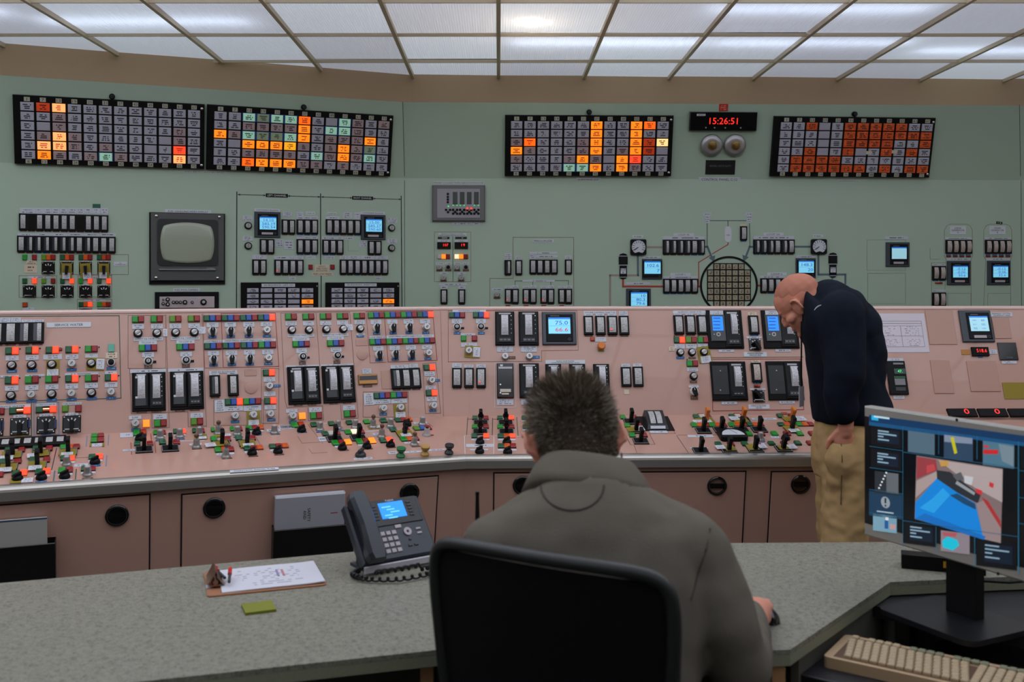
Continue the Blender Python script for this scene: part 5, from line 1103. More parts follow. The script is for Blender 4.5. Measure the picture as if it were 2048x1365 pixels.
# ------------------------------------------------------------------ bench devices
BRNB = mat('brown_key_ball', (96, 70, 54), .4); CLEAR = mat('clear_guard', (176, 168, 166), .15, spec=.6)
def lever(pl, x, y, par, m=None, k=1., tilt=.12, bulb=False):
    u, v = at(pl, x, y); M = pl.M(u, v)
    t = link('lever_switch', box(.068, .062, .006, BLACK, .002), M, par)
    link('plate_rim', cm('lever_rim', lambda: MB_rim()), M, t)
    Mt = M @ Matrix.Translation((0, 0, .005)) @ Matrix.Rotation(tilt, 4, 'X')
    link('handle', cm(('lever', m.name if m else '', k), lambda: lever_mesh(m or BLACK, k)), Mt, t)
    if bulb: link('grip_bulb', lathe([(.009, .022), (.0145, .03), (.0145, .04), (.009, .048)], GLOSS, 14), Mt, t)
    return t
def MB_rim():
    b = MB()
    for c, s in (((0, .029, .0065), (.064, .0025, .002)), ((0, -.029, .0065), (.064, .0025, .002)), ((.032, 0, .0065), (.0025, .058, .002)), ((-.032, 0, .0065), (.0025, .058, .002))): b.box(c, s)
    return b.mesh('plate_rim', MGREY)
def lever_mesh(m, k):
    V = []; Fc = []; prof = [(.0085, .012, 0), (.0078, .011, .02), (.0078, .013, .042), (.0085, .018, .056), (.0078, .017, .066), (.005, .012, .07)]
    for a, b, z in prof:
        o = .006 * (z / .07) ** 2
        for sx, sy in ((-1, -1), (1, -1), (1, 1), (-1, 1)): V.append((sx * a * k, sy * b * k - o, z * k))
    for i in range(len(prof) - 1):
        for q in range(4): r = (q + 1) % 4; Fc.append((i * 4 + q, i * 4 + r, i * 4 + 4 + r, i * 4 + 4 + q))
    n = len(prof) * 4; Fc += [(3, 2, 1, 0), (n - 4, n - 3, n - 2, n - 1)]
    return mesh_of('handle', V, Fc, m)
def bknob(pl, x, y, par, s=1., m=None):
    u, v = at(pl, x, y); M = pl.M(u, v)
    t = link('rotary_switch', lathe([(.0205 * s, 0), (.0205 * s, .006), (.019 * s, .012), (.015 * s, .017), (.012 * s, .018)], m or BLACK, 18), M, par)
    link('grip', bxm(('bgrip', s), m or BLACK, ((0, 0, .021 * s), (.009 * s, .034 * s, .014 * s))), M @ Matrix.Rotation(-.7, 4, 'Z'), t); return t
def sil(pl, x, y, par, ball=False, top=None):
    u, v = at(pl, x, y); M = pl.M(u, v)
    t = link('guarded_switch', lathe([(.0195, 0), (.0195, .006), (.0165, .01), (.0135, .015), (.0128, .034), (.0115, .037)], SILV if not top else CLEAR, 18), M, par)
    if ball:
        link('key_stem', lathe([(.004, .036), (.004, .046)], SILV, 8), M, t); link('key_ball', lathe([(.004, .043), (.0092, .048), (.0102, .054), (.0085, .06), (.003, .0635)], BRNB, 14), M, t)
    else: link('cap', lathe([(.0085, .036), (.008, .0385)], top or LGREY, 14), M, t)
    return t
def mush(pl, x, y, par, rgb, nm):
    u, v = at(pl, x, y); M = pl.M(u, v); m = mat('mushroom_' + nm, rgb, .35)
    t = link('push_button', lathe([(.019, 0), (.0195, .008), (.013, .016), (.0105, .02), (.014, .026), (.0195, .032), (.0205, .042), (.0185, .044), (.012, .041)], m, 22), M, par); return t
def btag(pl, x0, y0, x1, y1, label, slip=None, rot=0.): return ytag(pl, x0, y0, x1, y1, label, slip, rot, n=.0072)
A = conL; p = pBL
crop(0, 840, 6.827)
for q in ((245, 210, 420, 250, 'Gr'), (238, 268, 420, 318, 'Gr'), (60, 402, 342, 450, 'g r'), (440, 380, 720, 432, 'g r'), (815, 362, 1090, 410, 'Gar'), (-20, 560, 295, 608, 'g r'), (395, 532, 683, 592, 'g r'), (825, 515, 1020, 568, 'g R'), (1210, 493, 1405, 548, 'gR'), (165, 715, 372, 775, 'gR'), (480, 692, 685, 755, 'gR'), (795, 672, 995, 735, 'Gr'), (1105, 655, 1305, 710, 'g r'), (-170, 735, 50, 795, 'g r')): lamps(p, q[0] + (1000 if q[:2] in ((245, 210), (238, 268)) else 0), q[1], q[2] + (1000 if q[:2] in ((245, 210), (238, 268)) else 0), q[3], q[4], A)
plate(p, 1245, 328, 1405, 370, A, lines=2); 
for x in (1238, 1410): u, v = at(p, x, 352); link('yellow_end', box(.008, .03, .004, YEL), p.M(u, v), A)
meters(p, -300, 275, 893, 395, 8, A, wide=.62, tall=.56, bul=.004)
btag(p, 20, 460, 285, 545, 'yellow caution tag on the back left bench lever', (0, 520, 180, 575)); btag(p, 455, 445, 665, 520, 'yellow caution tag on the second bench lever of the back row', (370, 490, 480, 545), .1)
btag(p, 815, 425, 1040, 520, 'yellow caution tag on the third bench lever of the back row', (835, 472, 998, 510)); btag(p, 0, 625, 225, 720, 'yellow caution tag on the front left bench lever', (-20, 682, 158, 740)); btag(p, 385, 590, 620, 700, 'yellow caution tag on the second bench lever of the front row', (388, 655, 570, 715))
for x, y in ((172, 492), (555, 470), (930, 452), (112, 650), (510, 625)): lever(p, x, y, A)
ytag(p, 140, 800, 390, 872, 'yellow caution tag under a black knob at the left bench edge', (295, 810, 450, 870), 0)
sil(p, 912, 620, A); sil(p, 1195, 760, A)
for x, y in ((1297, 592), (240, 820), (565, 805), (882, 788)): bknob(p, x, y, A)
for q in ((1010, 605, 1205, 642), (825, 575, 1020, 600), (1208, 550, 1400, 578), (480, 758, 680, 785), (795, 738, 990, 765), (1105, 715, 1305, 742), (820, 822, 985, 850)): plate(p, *q, A, lines=1)
for x, y, m in ((910, 658, BLUE), (1300, 630, BLUE), (560, 852, BLUE), (1195, 805, BROWN)): strip_(p, x, y, A, m)
for a, b, m, w in (((1190, 222), (1178, 362), BLUL, .004), ((1485, 208), (1475, 345), BLUL, .004), ((772, 390), (705, 685), BLKL, .003), ((748, 700), (725, 872), TEAL, .006), ((1042, 676), (1025, 858), GRNL, .004), ((1458, 490), (1448, 632), BLUL, .005), ((1020, 525), (1215, 515), BLKL, .0015), ((690, 705), (800, 698), WHITE, .004)): line(p, [a, b], m, A, w)
crop(240, 820, 6.0235)
for q in ((160, 258, 318, 320, 'Gr'), (170, 400, 400, 440, 'g r'), (400, 268, 552, 308, 'G r'), (470, 380, 722, 425, 'g r'), (640, 252, 792, 295, 'g R'), (870, 243, 1018, 285, 'g r'), (1095, 232, 1245, 272, 'G r'), (1325, 222, 1472, 262, 'G r'), (1515, 207, 1730, 248, 'Gra'), (1090, 340, 1335, 385, 'G r'), (1390, 328, 1632, 375, 'g r'), (1140, 470, 1375, 515, 'Gar'), (1490, 450, 1725, 492, 'gra'), (1795, 428, 2028, 470, 'gra')): lamps(p, *q, A)
for x, y in ((238, 362), (1645, 290), (1592, 535), (1903, 515)): bknob(p, x, y, A)
for x, y in ((290, 488), (605, 475)): lever(p, x, y, A)
for x, y in ((485, 345), (720, 330), (955, 308), (1412, 300), (1857, 283)): sil(p, x, y, A)
for x, y in ((920, 455), (1185, 292), (1275, 572)): sil(p, x, y, A, True)
btag(p, 1110, 398, 1310, 458, 'yellow caution tag with a white slip on the middle bench lever', (1025, 425, 1155, 468), .1); lever(p, 1228, 420, A); btag(p, 1445, 388, 1630, 470, 'yellow caution tag on the bench lever right of the middle', (1478, 428, 1612, 460)); lever(p, 1530, 412, A)
ytag(p, 890, 305, 1050, 362, 'yellow caution tag under a silver switch at the back of the bench', (950, 335, 1042, 362)); ytag(p, 1130, 302, 1330, 332, 'yellow caution tag under a brown key at the back of the bench', (1250, 300, 1335, 328))
for q in ((0, 282, 158, 335), (1915, 188, 2100, 232), (35, 480, 190, 502), (835, 410, 985, 432), (1765, 236, 1935, 266), (170, 322, 310, 346), (410, 312, 550, 334), (1160, 525, 1375, 548), (1500, 500, 1660, 524), (1810, 480, 1965, 502), (1515, 252, 1730, 270), (650, 300, 790, 320)): plate(p, *q, A, lines=1)
for x, y, m in ((238, 378, BLUE), (487, 372, BLUE), (722, 356, BLUE), (620, 498, BLUE), (290, 515, BLUE), (1425, 332, BLUE), (1650, 306, BLUE), (1872, 296, BLUE), (928, 472, BROWN), (1290, 588, BROWN), (1605, 563, BROWN), (1918, 543, BROWN), (1210, 470, BLUE)): strip_(p, x, y, A, m, h=.01)
for a, b in (((370, 290), (380, 385)), ((130, 398), (140, 540)), ((418, 385), (432, 520))): line(p, [a, b], REDP, A, .003)
line(p, [(720, 380), (1010, 374)], WHITE, A, .005); line(p, [(545, 275), (640, 272)], WHITE, A, .004); line(p, [(1245, 248), (1325, 245)], WHITE, A, .004); line(p, [(1330, 352), (1395, 350)], WHITE, A, .004); line(p, [(1640, 330), (1690, 420)], BRNL, A, .0015)
u, v, w, h = rect(p, 1318, 722, 1915, 752); o = link('nameplate', box(w, .022, .002, WHITE), p.M(u, at(p, 1600, 742)[1], .004, 0), A); lettering('CONTROL PANEL C-03', INK, p.M(u, at(p, 1600, 742)[1], .0064), w * .84, .012, o)
crop(560, 800, 5.389)
for q in ((120, 258, 265, 305, 'Gr'), (330, 260, 470, 298, 'g '), (520, 250, 665, 285, 'g '), (712, 240, 850, 275, 'g '), (452, 355, 650, 392, 'gwr'), (697, 338, 910, 375, 'GWr'), (557, 450, 770, 495, 'GrA'), (820, 432, 1028, 480, 'GrA'), (900, 230, 1045, 265, 'G '), (1078, 218, 1225, 253, 'g '), (1235, 207, 1422, 243, 'gra'), (1185, 315, 1395, 350, 'g r'), (1435, 298, 1630, 332, 'Ybr'), (1072, 425, 1220, 468, 'gR'), (1295, 412, 1495, 450, 'Gar')): lamps(p, *q, A)
for x, y in ((430, 328), (622, 312), (810, 302), (1190, 290), (1533, 270)): sil(p, x, y, A)
for x, y in ((232, 340), (672, 532), (935, 518), (1370, 275), (1190, 500)): bknob(p, x, y, A)
for x, y in ((590, 430), (845, 418)): lever(p, x, y, A)
btag(p, 1260, 345, 1430, 412, 'yellow caution tag on the right bench lever of the left console', (1300, 380, 1415, 414)); lever(p, 1342, 378, A)
for x, y in ((1000, 300), (1093, 402), (1445, 490)): sil(p, x, y, A, True)
sil(p, 1580, 385, A, top=BLACK); bknob(p, 868, 608, A, 1.15, DGREY)
ytag(p, 950, 278, 1065, 318, 'yellow caution tag under the brown key at the right of the bench', (985, 288, 1085, 312))
mush(p, 1300, 618, A, (22, 108, 60), 'green'); mush(p, 1560, 600, A, (178, 138, 66), 'amber'); mush(p, 1820, 582, A, (24, 24, 26), 'black')
for q in ((0, 278, 140, 318), (790, 628, 1000, 648), (1437, 243, 1588, 262), (415, 405, 492, 452), (1000, 362, 1100, 386), (1337, 455, 1500, 475), (1165, 560, 1262, 588), (1338, 556, 1525, 574), (1598, 535, 1785, 552), (765, 315, 870, 342), (590, 498, 720, 518), (840, 480, 950, 500)): plate(p, *q, A, lines=1)
for x, y, m in ((240, 353, BLUE), (440, 350, BLUE), (650, 335, BLUE), (1205, 305, BLUE), (1550, 283, BLUE), (690, 548, BROWN), (950, 532, BROWN), (1200, 517, BROWN), (1465, 506, BROWN), (1610, 385, BROWN)): strip_(p, x, y, A, m, h=.01)
for pts in ([(190, 395), (240, 470), (430, 458)], [(308, 528), (345, 578), (512, 568)], [(300, 265), (460, 470)], [(1650, 290), (1590, 250)]): line(p, pts, BRNL, A, .0014)
line(p, [(350, 262), (530, 258)], WHITE, A, .004); line(p, [(870, 345), (1060, 335)], WHITE, A, .006)
# right bench (crop Q)
A = conR; p = pBR
crop(900, 800, 5.12)
for q in ((228, 180, 395, 210, 'g r'), (225, 270, 398, 300, 'G r'), (483, 180, 655, 208, 'g R'), (485, 270, 660, 300, 'G r'), (220, 362, 400, 397, 'g R'), (488, 365, 670, 397, 'gaR'), (760, 365, 935, 397, 'gAR'), (490, 465, 678, 500, 'gar'), (772, 463, 960, 500, 'Rar'), (735, 178, 885, 208, 'gao'), (745, 270, 900, 302, 'g r')): lamps(p, *q, A)
for x, y in ((315, 245), (310, 337), (570, 242), (578, 335)): lever(p, x, y, A, bulb=True, tilt=.05)
for q, s in (((760, 232, 890, 268), 'upper'), ((775, 318, 890, 352), 'lower')): ytag(p, *q, 'yellow caution tag left of the seated man, %s of two' % s, (q[0] + 60, q[1] + 12, q[2] + 20, q[3] + 10), .1)
for x, y in ((307, 445), (583, 445), (857, 445), (303, 540), (590, 545), (875, 545), (833, 242), (843, 338)): bknob(p, x, y, A)
for q in ((165, 456, 445, 488), (220, 402, 403, 418), (490, 402, 672, 418), (765, 402, 945, 418), (205, 508, 390, 522), (490, 507, 680, 525), (775, 507, 955, 525), (735, 212, 880, 226), (745, 305, 880, 318)): plate(p, *q, A, lines=1)
for a, b, m in (((182, 182), (170, 360), GRNL), ((436, 188), (433, 365), BLKL), ((683, 180), (697, 368), GRNL), ((150, 370), (690, 372), WHITE), ((690, 376), (950, 378), WHITE), ((155, 560), (148, 372), WHITE), ((450, 380), (447, 560), WHITE), ((180, 200), (228, 200), BLKL), ((436, 200), (483, 200), BLKL)): line(p, [a, b], m, A, .0028)
line(p, [(-60, 130), (146, 590)], BRNL, A, .0015, 'panel_seam') if 0 else None
crop(1220, 800, 4.876)
for q in ((98, 163, 262, 193, 'G r'), (140, 245, 310, 275, 'G r'), (187, 337, 362, 370, 'G r'), (812, 157, 985, 187, 'gwr'), (790, 237, 963, 270, 'Gar'), (966, 240, 1137, 270, 'Gar'), (1162, 155, 1330, 182, 'gwr'), (1157, 235, 1330, 268, 'Gar'), (1335, 237, 1498, 265, 'gar'), (1025, 425, 1210, 458, 'g r'), (1283, 422, 1470, 455, 'g r'), (1543, 420, 1730, 450, 'g r'), (1800, 415, 1980, 448, 'g r'), (1325, 327, 1505, 358, 'G r'), (1572, 323, 1755, 355, 'G r'), (1820, 322, 2000, 355, 'G r'), (1630, 150, 1800, 180, 'g r'), (1637, 235, 1810, 262, 'gar'), (1812, 232, 1985, 262, 'Gar')): lamps(p, *q, A)
for x, y in ((205, 220), (300, 410), (910, 308), (1085, 302), (1280, 302), (1455, 298), (885, 505)): lever(p, x, y, A)
T = [((165, 283, 310, 322), (258, 272, 330, 318), 'right of the seated man\'s ear', 255, 308, None), ((838, 192, 1010, 235), (808, 212, 990, 240), 'on the first orange lever', 940, 210, ORG), ((1200, 192, 1345, 232), (1165, 180, 1255, 215), 'on the second orange lever', 1297, 206, ORG), ((1690, 180, 1810, 222), (1800, 180, 1905, 222), 'on the third orange lever, nearest the bending man', 1775, 208, ORG),
     ((1115, 462, 1218, 512), (1030, 462, 1120, 498), 'on the first lever of the front row', 1160, 498, None), ((1335, 448, 1440, 505), (1440, 445, 1520, 490), 'on the second lever of the front row', 1415, 492, None), ((1640, 458, 1740, 500), (1730, 455, 1815, 495), 'on the third lever of the front row', 1690, 486, None), ((1700, 268, 1842, 318), (1745, 300, 1850, 332), 'on the black lever below the third orange lever', 1775, 292, None)]
for q, s, lb, x, y, m in T: btag(p, *q, 'yellow caution tag ' + lb, s, .1); lever(p, x, y, A, m)
sil(p, 1465, 395, A); bknob(p, 1712, 385, A); strip_(p, 1470, 410, A); 
for q in ((390, 278, 565, 290), (388, 305, 560, 328), (757, 346, 1007, 368), (1380, 180, 1625, 198), (780, 470, 957, 480), (1572, 358, 1650, 378), (1520, 520, 1935, 545)): plate(p, *q, A, lines=1)
for a, b, m in (((525, 170), (638, 330), REDL), ((650, 350), (772, 530), BLKL), ((385, 330), (640, 330), BRNL), ((150, 340), (200, 440), BLKL), ((200, 440), (438, 435), BRNL), ((438, 435), (385, 335), REDL), ((295, 175), (328, 245), BRNL), ((660, 345), (1050, 343), BRNL), ((235, 445), (265, 527), BRNL), ((265, 527), (455, 525), BRNL), ((1330, 415), (1935, 432), WHITE)): line(p, [a, b], m, A, .002)
def benchmeter():
    u, v = at(p, 440, 235); M = p.M(u, v); t = link('bench_meter', box(.155, .17, .004, BLACK, .001), M, A)
    V = [(-.05, -.075, .004), (.05, -.075, .004), (.05, .075, .004), (-.05, .075, .004), (-.045, -.06, .02), (.045, -.06, .02), (.045, .06, .045), (-.045, .06, .045)]
    link('hood', mesh_of('hood', V, [(4, 5, 6, 7), (0, 1, 5, 4), (1, 2, 6, 5), (2, 3, 7, 6), (3, 0, 4, 7)], mat('hood_black', (34, 34, 38), .4)), M, t)
    Ms = M @ Matrix.Translation((0, 0, .033)) @ Matrix.Rotation(math.atan2(.025, .12), 4, 'X')
    for x in (-.018, .014): link('scale', scale_mesh(.024, .1, .012, SCALE), Ms @ Matrix.Translation((x, 0, 0)), t)
    link('label_strip', box(.07, .014, .002, WHITE), M @ Matrix.Translation((0, -.07, .012)) @ Matrix.Rotation(.9, 4, 'X'), t)
benchmeter()
u, v = at(p, 1190, 365); M = p.M(u, v); t = link('bench_meter', prism('bench_meter', rr(.125, .105, .016), .022, BLACK), M, A)
link('dial', prism('dial', [(.052 * math.cos(a), -.026 + .062 * math.sin(a)) for a in [math.pi * k / 14 for k in range(15)]], .002, WHITE, .022), M, t); link('needle', bxm(('needle', 1), INK, ((.01, .005, .0246), (.002, .05, .0006))), M @ Matrix.Rotation(.5, 4, 'Z'), t)
for x, y in ((880, 145), (1235, 140), (1697, 133)): u, v = pUR.uv(*px(x, y)); link('indicator_light', box(.03, .011, .004, lampmat('o'), .001), pUR.M(u, v), A)
crop(1740, 610, 5.461)
pLD = R.plane(.36, .898, .42, .96)
b = MB(); b.box((0, 0, 0), (.75, .07, .07)); q_ = R.pt(2.28, .44, .905); link('display_housing', b.mesh('display_housing', PINK), Matrix.Translation(q_) @ Matrix.Rotation(AR, 4, 'Z') @ Matrix.Rotation(-.8, 4, 'X'), A) if 0 else None
for k, x0 in enumerate((845, 1178, 1512)):
    ledbox(pLD, x0, 1146, x0 + 312, 1232, '0', A, side=.15)
    for a, b, m in ((0, 95, P2), (98, 150, printed('grey_print', (150, 142, 126), (70, 64, 56), 2, 5)), (152, 222, P2)): plate(p, x0 + a, 1080, x0 + b, 1128, A, m=m)
# ------------------------------------------------------------------ file pockets and binders on the cabinet doors
def pocket(pl, q, bq, lab, blab, txt):
    crop(0, 0, 1)
    u, v, w, h = rect(pl, *q); M = pl.M(u, v, .0065); t = thing('file_pocket', lab, 'file holder', M, 'black file pockets on the console doors'); m = mat('pocket_black', (26, 24, 22), .35, metal=.3)
    link('front', box(w, h, .003, m), M @ Matrix.Translation((0, 0, .055)), t); link('back', box(w, h, .002, m), M, t); link('floor', box(w, .003, .055, m), M @ Matrix.Translation((0, -h / 2, 0)), t)
    for s in (-1, 1): link('side', box(.003, h, .055, m), M @ Matrix.Translation((s * w / 2, 0, 0)), t)
    link('rim', box(w, .003, .0035, STEEL), M @ Matrix.Translation((0, h / 2 - .0015, .055)), t)
    a, b, c, d = rect(pl, *bq); hb = d + h * .8; M2 = pl.M(a, b + d / 2 - hb / 2, .0125)
    t2 = thing('binder', blab, 'binder', M2); link('cover', box(c, hb, .03, mat('binder_grey', (168, 166, 172), .35), .004), M2, t2); link('pages', box(c * .96, .006, .02, WHITE), M2 @ Matrix.Translation((0, hb / 2 - .002, .004)), t2)
    if txt:
        lettering(txt, INK, M2 @ Matrix.Translation((-c * .05, hb / 2 - d * .72, .0306)) @ Matrix.Rotation(-math.pi / 2, 4, 'Z'), d * .5, c * .24, t2)
        link('red_mark', box(c * .1, .003, .0306, mat('red_mark', (150, 40, 50), .5)), M2 @ Matrix.Translation((c * .34, hb / 2 - d * .72, 0)), t2)
    else:
        M3 = pl.M(a + c * .1, b - d * .1 - hb * .1, .043); t3 = thing('booklet', 'thin pale booklet in front of the binder at the left edge', 'booklet', M3); link('cover', box(c * .95, hb * .8, .006, mat('booklet_pale', (178, 176, 168), .5)), M3, t3); link('blue_stripe', box(c * .95, .006, .0064, mat('booklet_blue', (60, 84, 110), .5)), M3 @ Matrix.Translation((0, hb * .38, 0)), t3)
pocket(pCL, (543, 1043, 700, 1112), (547, 984, 686, 1037), 'black file pocket behind the phone holding a grey binder', 'grey safety binder standing in the pocket behind the phone', 'SAFETY\nAND')
pocket(pCL, (-60, 1080, 112, 1158), (-52, 1037, 86, 1080), 'black file pocket at the left edge of the photo', 'pale grey binder standing in the pocket at the left edge', None)
# ------------------------------------------------------------------ desk
def gp(x, y, h):
    """photo pixel -> point on the level plane at height h"""
    Y = (CH - h) * F / (y - CY); return Vector(((x - CX) * Y / F, Y, h))
LAM = mat('speckled_laminate', (168, 168, 152), .5)
def laminate(m):
    nt = m.node_tree; b = nt.nodes['Principled BSDF']; tc = nt.nodes.new('ShaderNodeTexCoord')
    n1 = nt.nodes.new('ShaderNodeTexNoise'); n1.inputs['Scale'].default_value = 220; n1.inputs['Detail'].default_value = 3
    n2 = nt.nodes.new('ShaderNodeTexNoise'); n2.inputs['Scale'].default_value = 70; n2.inputs['Detail'].default_value = 5
    for n in (n1, n2): nt.links.new(tc.outputs['Object'], n.inputs['Vector'])
    r = nt.nodes.new('ShaderNodeValToRGB'); e = r.color_ramp.elements; e[0].position = .36; e[0].color = lin((80, 78, 68)) + (1,); e[1].position = .62; e[1].color = lin((136, 133, 118)) + (1,)
    q = e.new(.47); q.color = lin((120, 117, 104)) + (1,)
    mx = nt.nodes.new('ShaderNodeMix'); mx.data_type = 'FLOAT'; mx.inputs[0].default_value = .45
    nt.links.new(n1.outputs['Fac'], mx.inputs[2]); nt.links.new(n2.outputs['Fac'], mx.inputs[3]); nt.links.new(mx.outputs[0], r.inputs[0]); nt.links.new(r.outputs[0], b.inputs['Base Color'])
laminate(LAM)
EDG = mat('laminate_edge', (132, 134, 112), .55, bump=.1, bscale=150, vary=.15)
DH = .74
far = [(-1.75, 2.605), (-1.37, 2.736), (-.459, 3.049), (-.2, 3.125), (.718, 3.154), (1.181, 3.166), (2.5, 3.2)]
near = [(2.5, 2.9), (1.406, 2.791), (1.08, 2.745), (.657, 2.242), (.597, 2.235), (-.132, 2.242), (-.724, 2.068), (-1.75, 1.767)]
t = thing('desk', 'long angled operator desk with speckled grey green laminate top', 'desk', Matrix.Translation((0, 2.7, 0))); DK = t; M0 = WM[t]
poly = [(x, y - 2.7) for x, y in far + near]
link('desk_top', prism('desk_top', poly, .012, LAM, DH - .012), M0, t); link('top_edge', prism('top_edge', [(x * 1.0, y) for x, y in poly], .024, EDG, DH - .0365), M0, t)
def wallpanel(name, pts, z0, z1, th, m, par, M):
    b = MB()
    for (a, c) in zip(pts, pts[1:]):
        A_, C_ = Vector((*a, 0)), Vector((*c, 0)); d = C_ - A_; ang = math.atan2(d.y, d.x)
        b.box(((A_ + C_) / 2 + Vector((0, 0, (z0 + z1) / 2))), (d.length + th * .6, th, z1 - z0), Matrix.Rotation(ang, 3, 'Z'))
    return link(name, b.mesh(name, m), M, par)
UND = mat('desk_panel_grey', (86, 84, 74), .6, bump=.08, bscale=120)
wallpanel('modesty_panel', [(-1.7, 2.56 - 2.7), (-.46, 2.99 - 2.7), (-.2, 3.07 - 2.7), (1.2, 3.11 - 2.7), (2.45, 3.14 - 2.7)], 0, DH - .037, .02, UND, t, M0)
wallpanel('end_panel', [(1.1, 2.80 - 2.7), (.69, 2.31 - 2.7)], .0, DH - .037, .02, UND, t, M0); wallpanel('end_panel', [(-1.7, 2.5 - 2.7), (-1.7, 1.86 - 2.7)], 0, DH - .037, .02, UND, t, M0)
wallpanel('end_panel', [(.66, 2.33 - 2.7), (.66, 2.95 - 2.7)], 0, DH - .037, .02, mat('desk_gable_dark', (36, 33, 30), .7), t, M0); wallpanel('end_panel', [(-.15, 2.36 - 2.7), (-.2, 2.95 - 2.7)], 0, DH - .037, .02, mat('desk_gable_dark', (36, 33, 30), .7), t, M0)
b = MB(); b.box((.634, 2.262 - 2.7, DH - .075), (.03, .02, .07)); link('wood_bracket', b.mesh('wood_bracket', mat('raw_wood', (176, 130, 88), .6)), M0, t)
b = MB(); b.box((-.165, 2.30 - 2.7, DH - .14), (.03, .02, .2)); link('wood_bracket', b.mesh('wood_bracket', mat('raw_wood', (176, 130, 88), .6)), M0, t)
# ------------------------------------------------------------------ desk phone
PHB = mat('phone_body', (34, 41, 50), .38); PHD = mat('phone_face_dark', (18, 20, 26), .3); PHK = mat('phone_key', (168, 158, 162), .45)
ya = math.radians(35); o = Vector((-.377, 2.79, DH)); Ux = Vector((math.cos(ya), math.sin(ya), 0)); Wx = Vector((-math.sin(ya), math.cos(ya), 0)); tl = math.radians(50)
t = thing('desk_phone', 'black desk phone with lit blue screen beside the office chair', 'phone', Matrix.Translation(o + Ux * .12 + Wx * .06))
pf = Plane(o + Vector((0, 0, .034)), Ux, Wx * math.cos(tl) + Vector((0, 0, math.sin(tl))))
def pb(name, u, v, w, h, d, m, par, n=0., bev=.002): return link(name, box(w, h, d, m, bev), pf.M(u, v, n), par)
pb('body', .122, .095, .244, .19, .03, PHB, t, -.03, .006)
pb('screen_panel', .148, .147, .168, .084, .003, PHD, t); scr = pb('screen', .143, .152, .083, .052, .0042, mat('phone_screen', (16, 128, 232), .3, emit=.95), t, bev=.0005)
for q in range(5): pb('screen_mark', .125 + .012 * (q % 3), .163 - .009 * q, .03 - .004 * (q % 2), .004, .0048, mat('phone_screen_mark', (96, 190, 240), .3, emit=.9), scr, bev=.0003)
lettering('Yealink', WINK, pf.M(.143, .184, .0034), .03, .009, t, 'maker_mark')
for s in (-1, 1):
    for q in range(5): pb('line_key', .143 + s * .058, .17 - .0105 * q, .014, .006, .0055, DGREY, t, bev=.001)
for r in range(4):
    for c in range(3): pb('keypad_key', .087 + .0185 * c, .082 - .0185 * r, .0145, .0125, .0035, PHK, t, bev=.001)
pb('message_key', .143, .098, .021, .011, .0035, PHK, t, bev=.001)
link('navigation_ring', ring(.0045, .0125, .004, PHK, 22), pf.M(.168, .078), t); link('ok_key', lathe([(.004, 0), (.0036, .0048)], PHD, 12), pf.M(.168, .078), t)
for u, v, w in ((.205, .082, .016), (.205, .068, .016), (.168, .053, .007), (.162, .034, .012), (.182, .034, .012)): pb('function_key', u, v, w, .006, .0035, DGREY if w < .016 else PHK, t, bev=.001)
V = []; 
link('front_strip', box(.244, .02, .006, mat('phone_silver', (176, 172, 178), .35), .002), Plane(o + Vector((0, 0, .018)), Ux, Vector((0, 0, 1))).M(.122, .0), t)
b = MB(); b.box((0, 0, 0), (.2, .11, .008)); link('stand_foot', b.mesh('stand_foot', PHB), Matrix.Translation(o + Ux * .122 + Wx * .075 + Vector((0, 0, .004))) @ Matrix.Rotation(ya, 4, 'Z'), t)
pb('stand_leg', .122, .07, .16, .13, .01, PHB, t, -.045) if 0 else None
b = MB(); b.box((0, 0, .045), (.17, .012, .09)); link('stand_leg', b.mesh('stand_leg', PHB), Matrix.Translation(o + Ux * .122 + Wx * .115) @ Matrix.Rotation(ya, 4, 'Z') , t)
def handset():
    b = []; V = []; Fc = []; n = 12
    for i in range(n + 1):
        q = i / n; y = (q - .5) * .212; e = abs(2 * q - 1)
        zt = .048 + .006 * (1 - e * e); zb = .012 if e > .62 else .03
        wd = .0285 - .003 * (1 - e) ** 2 - (.005 if i in (0, n) else 0)
        for (x, z) in ((-wd, zb), (wd, zb), (wd, zt - .012), (wd - .009, zt), (-wd + .009, zt), (-wd, zt - .012)): V.append((x, y, z))
    for i in range(n):
        for k in range(6): j = (k + 1) % 6; Fc.append((i * 6 + k, i * 6 + j, i * 6 + 6 + j, i * 6 + 6 + k))
    Fc += [tuple(reversed(range(6))), tuple(range(n * 6, n * 6 + 6))]
    return mesh_of('handset', V, Fc, mat('handset_black', (30, 36, 44), .3))
hs = link('handset', handset(), pf.M(.031, .1), t); pb('mark', .037, .04, .016, .006, .0505, mat('dim_logo', (150, 150, 156), .3), hs, bev=0) if 0 else None
pts = []
for i in range(420):
    q = i / 419; a = q * 2 * math.pi * 34
    ctl = [(-.395, 2.815), (-.405, 2.775), (-.36, 2.735), (-.27, 2.735), (-.19, 2.79), (-.175, 2.84), (-.2, 2.845), (-.27, 2.79), (-.34, 2.755)]
    s = q * (len(ctl) - 1); k = min(int(s), len(ctl) - 2); f = s - k
    def cr(j):
        P0, P1_, P2_, P3_ = (ctl[max(0, min(len(ctl) - 1, k + d))][j] for d in (-1, 0, 1, 2)); return .5 * (2 * P1_ + (P2_ - P0) * f + (2 * P0 - 5 * P1_ + 4 * P2_ - P3_) * f * f + (3 * P1_ - P0 - 3 * P2_ + P3_) * f ** 3)
    pts.append((cr(0) + .0065 * math.cos(a), cr(1) + .004 * math.cos(a + 1), DH + .012 + .0065 * math.sin(a) + (.012 if q > .8 else 0)))
b = MB(); b.tube([Vector(p_) - WM[t].translation for p_ in pts], .0032, 6); link('coil_cord', b.mesh('coil_cord', mat('cord_black', (20, 21, 23), .4), True), WM[t], t)
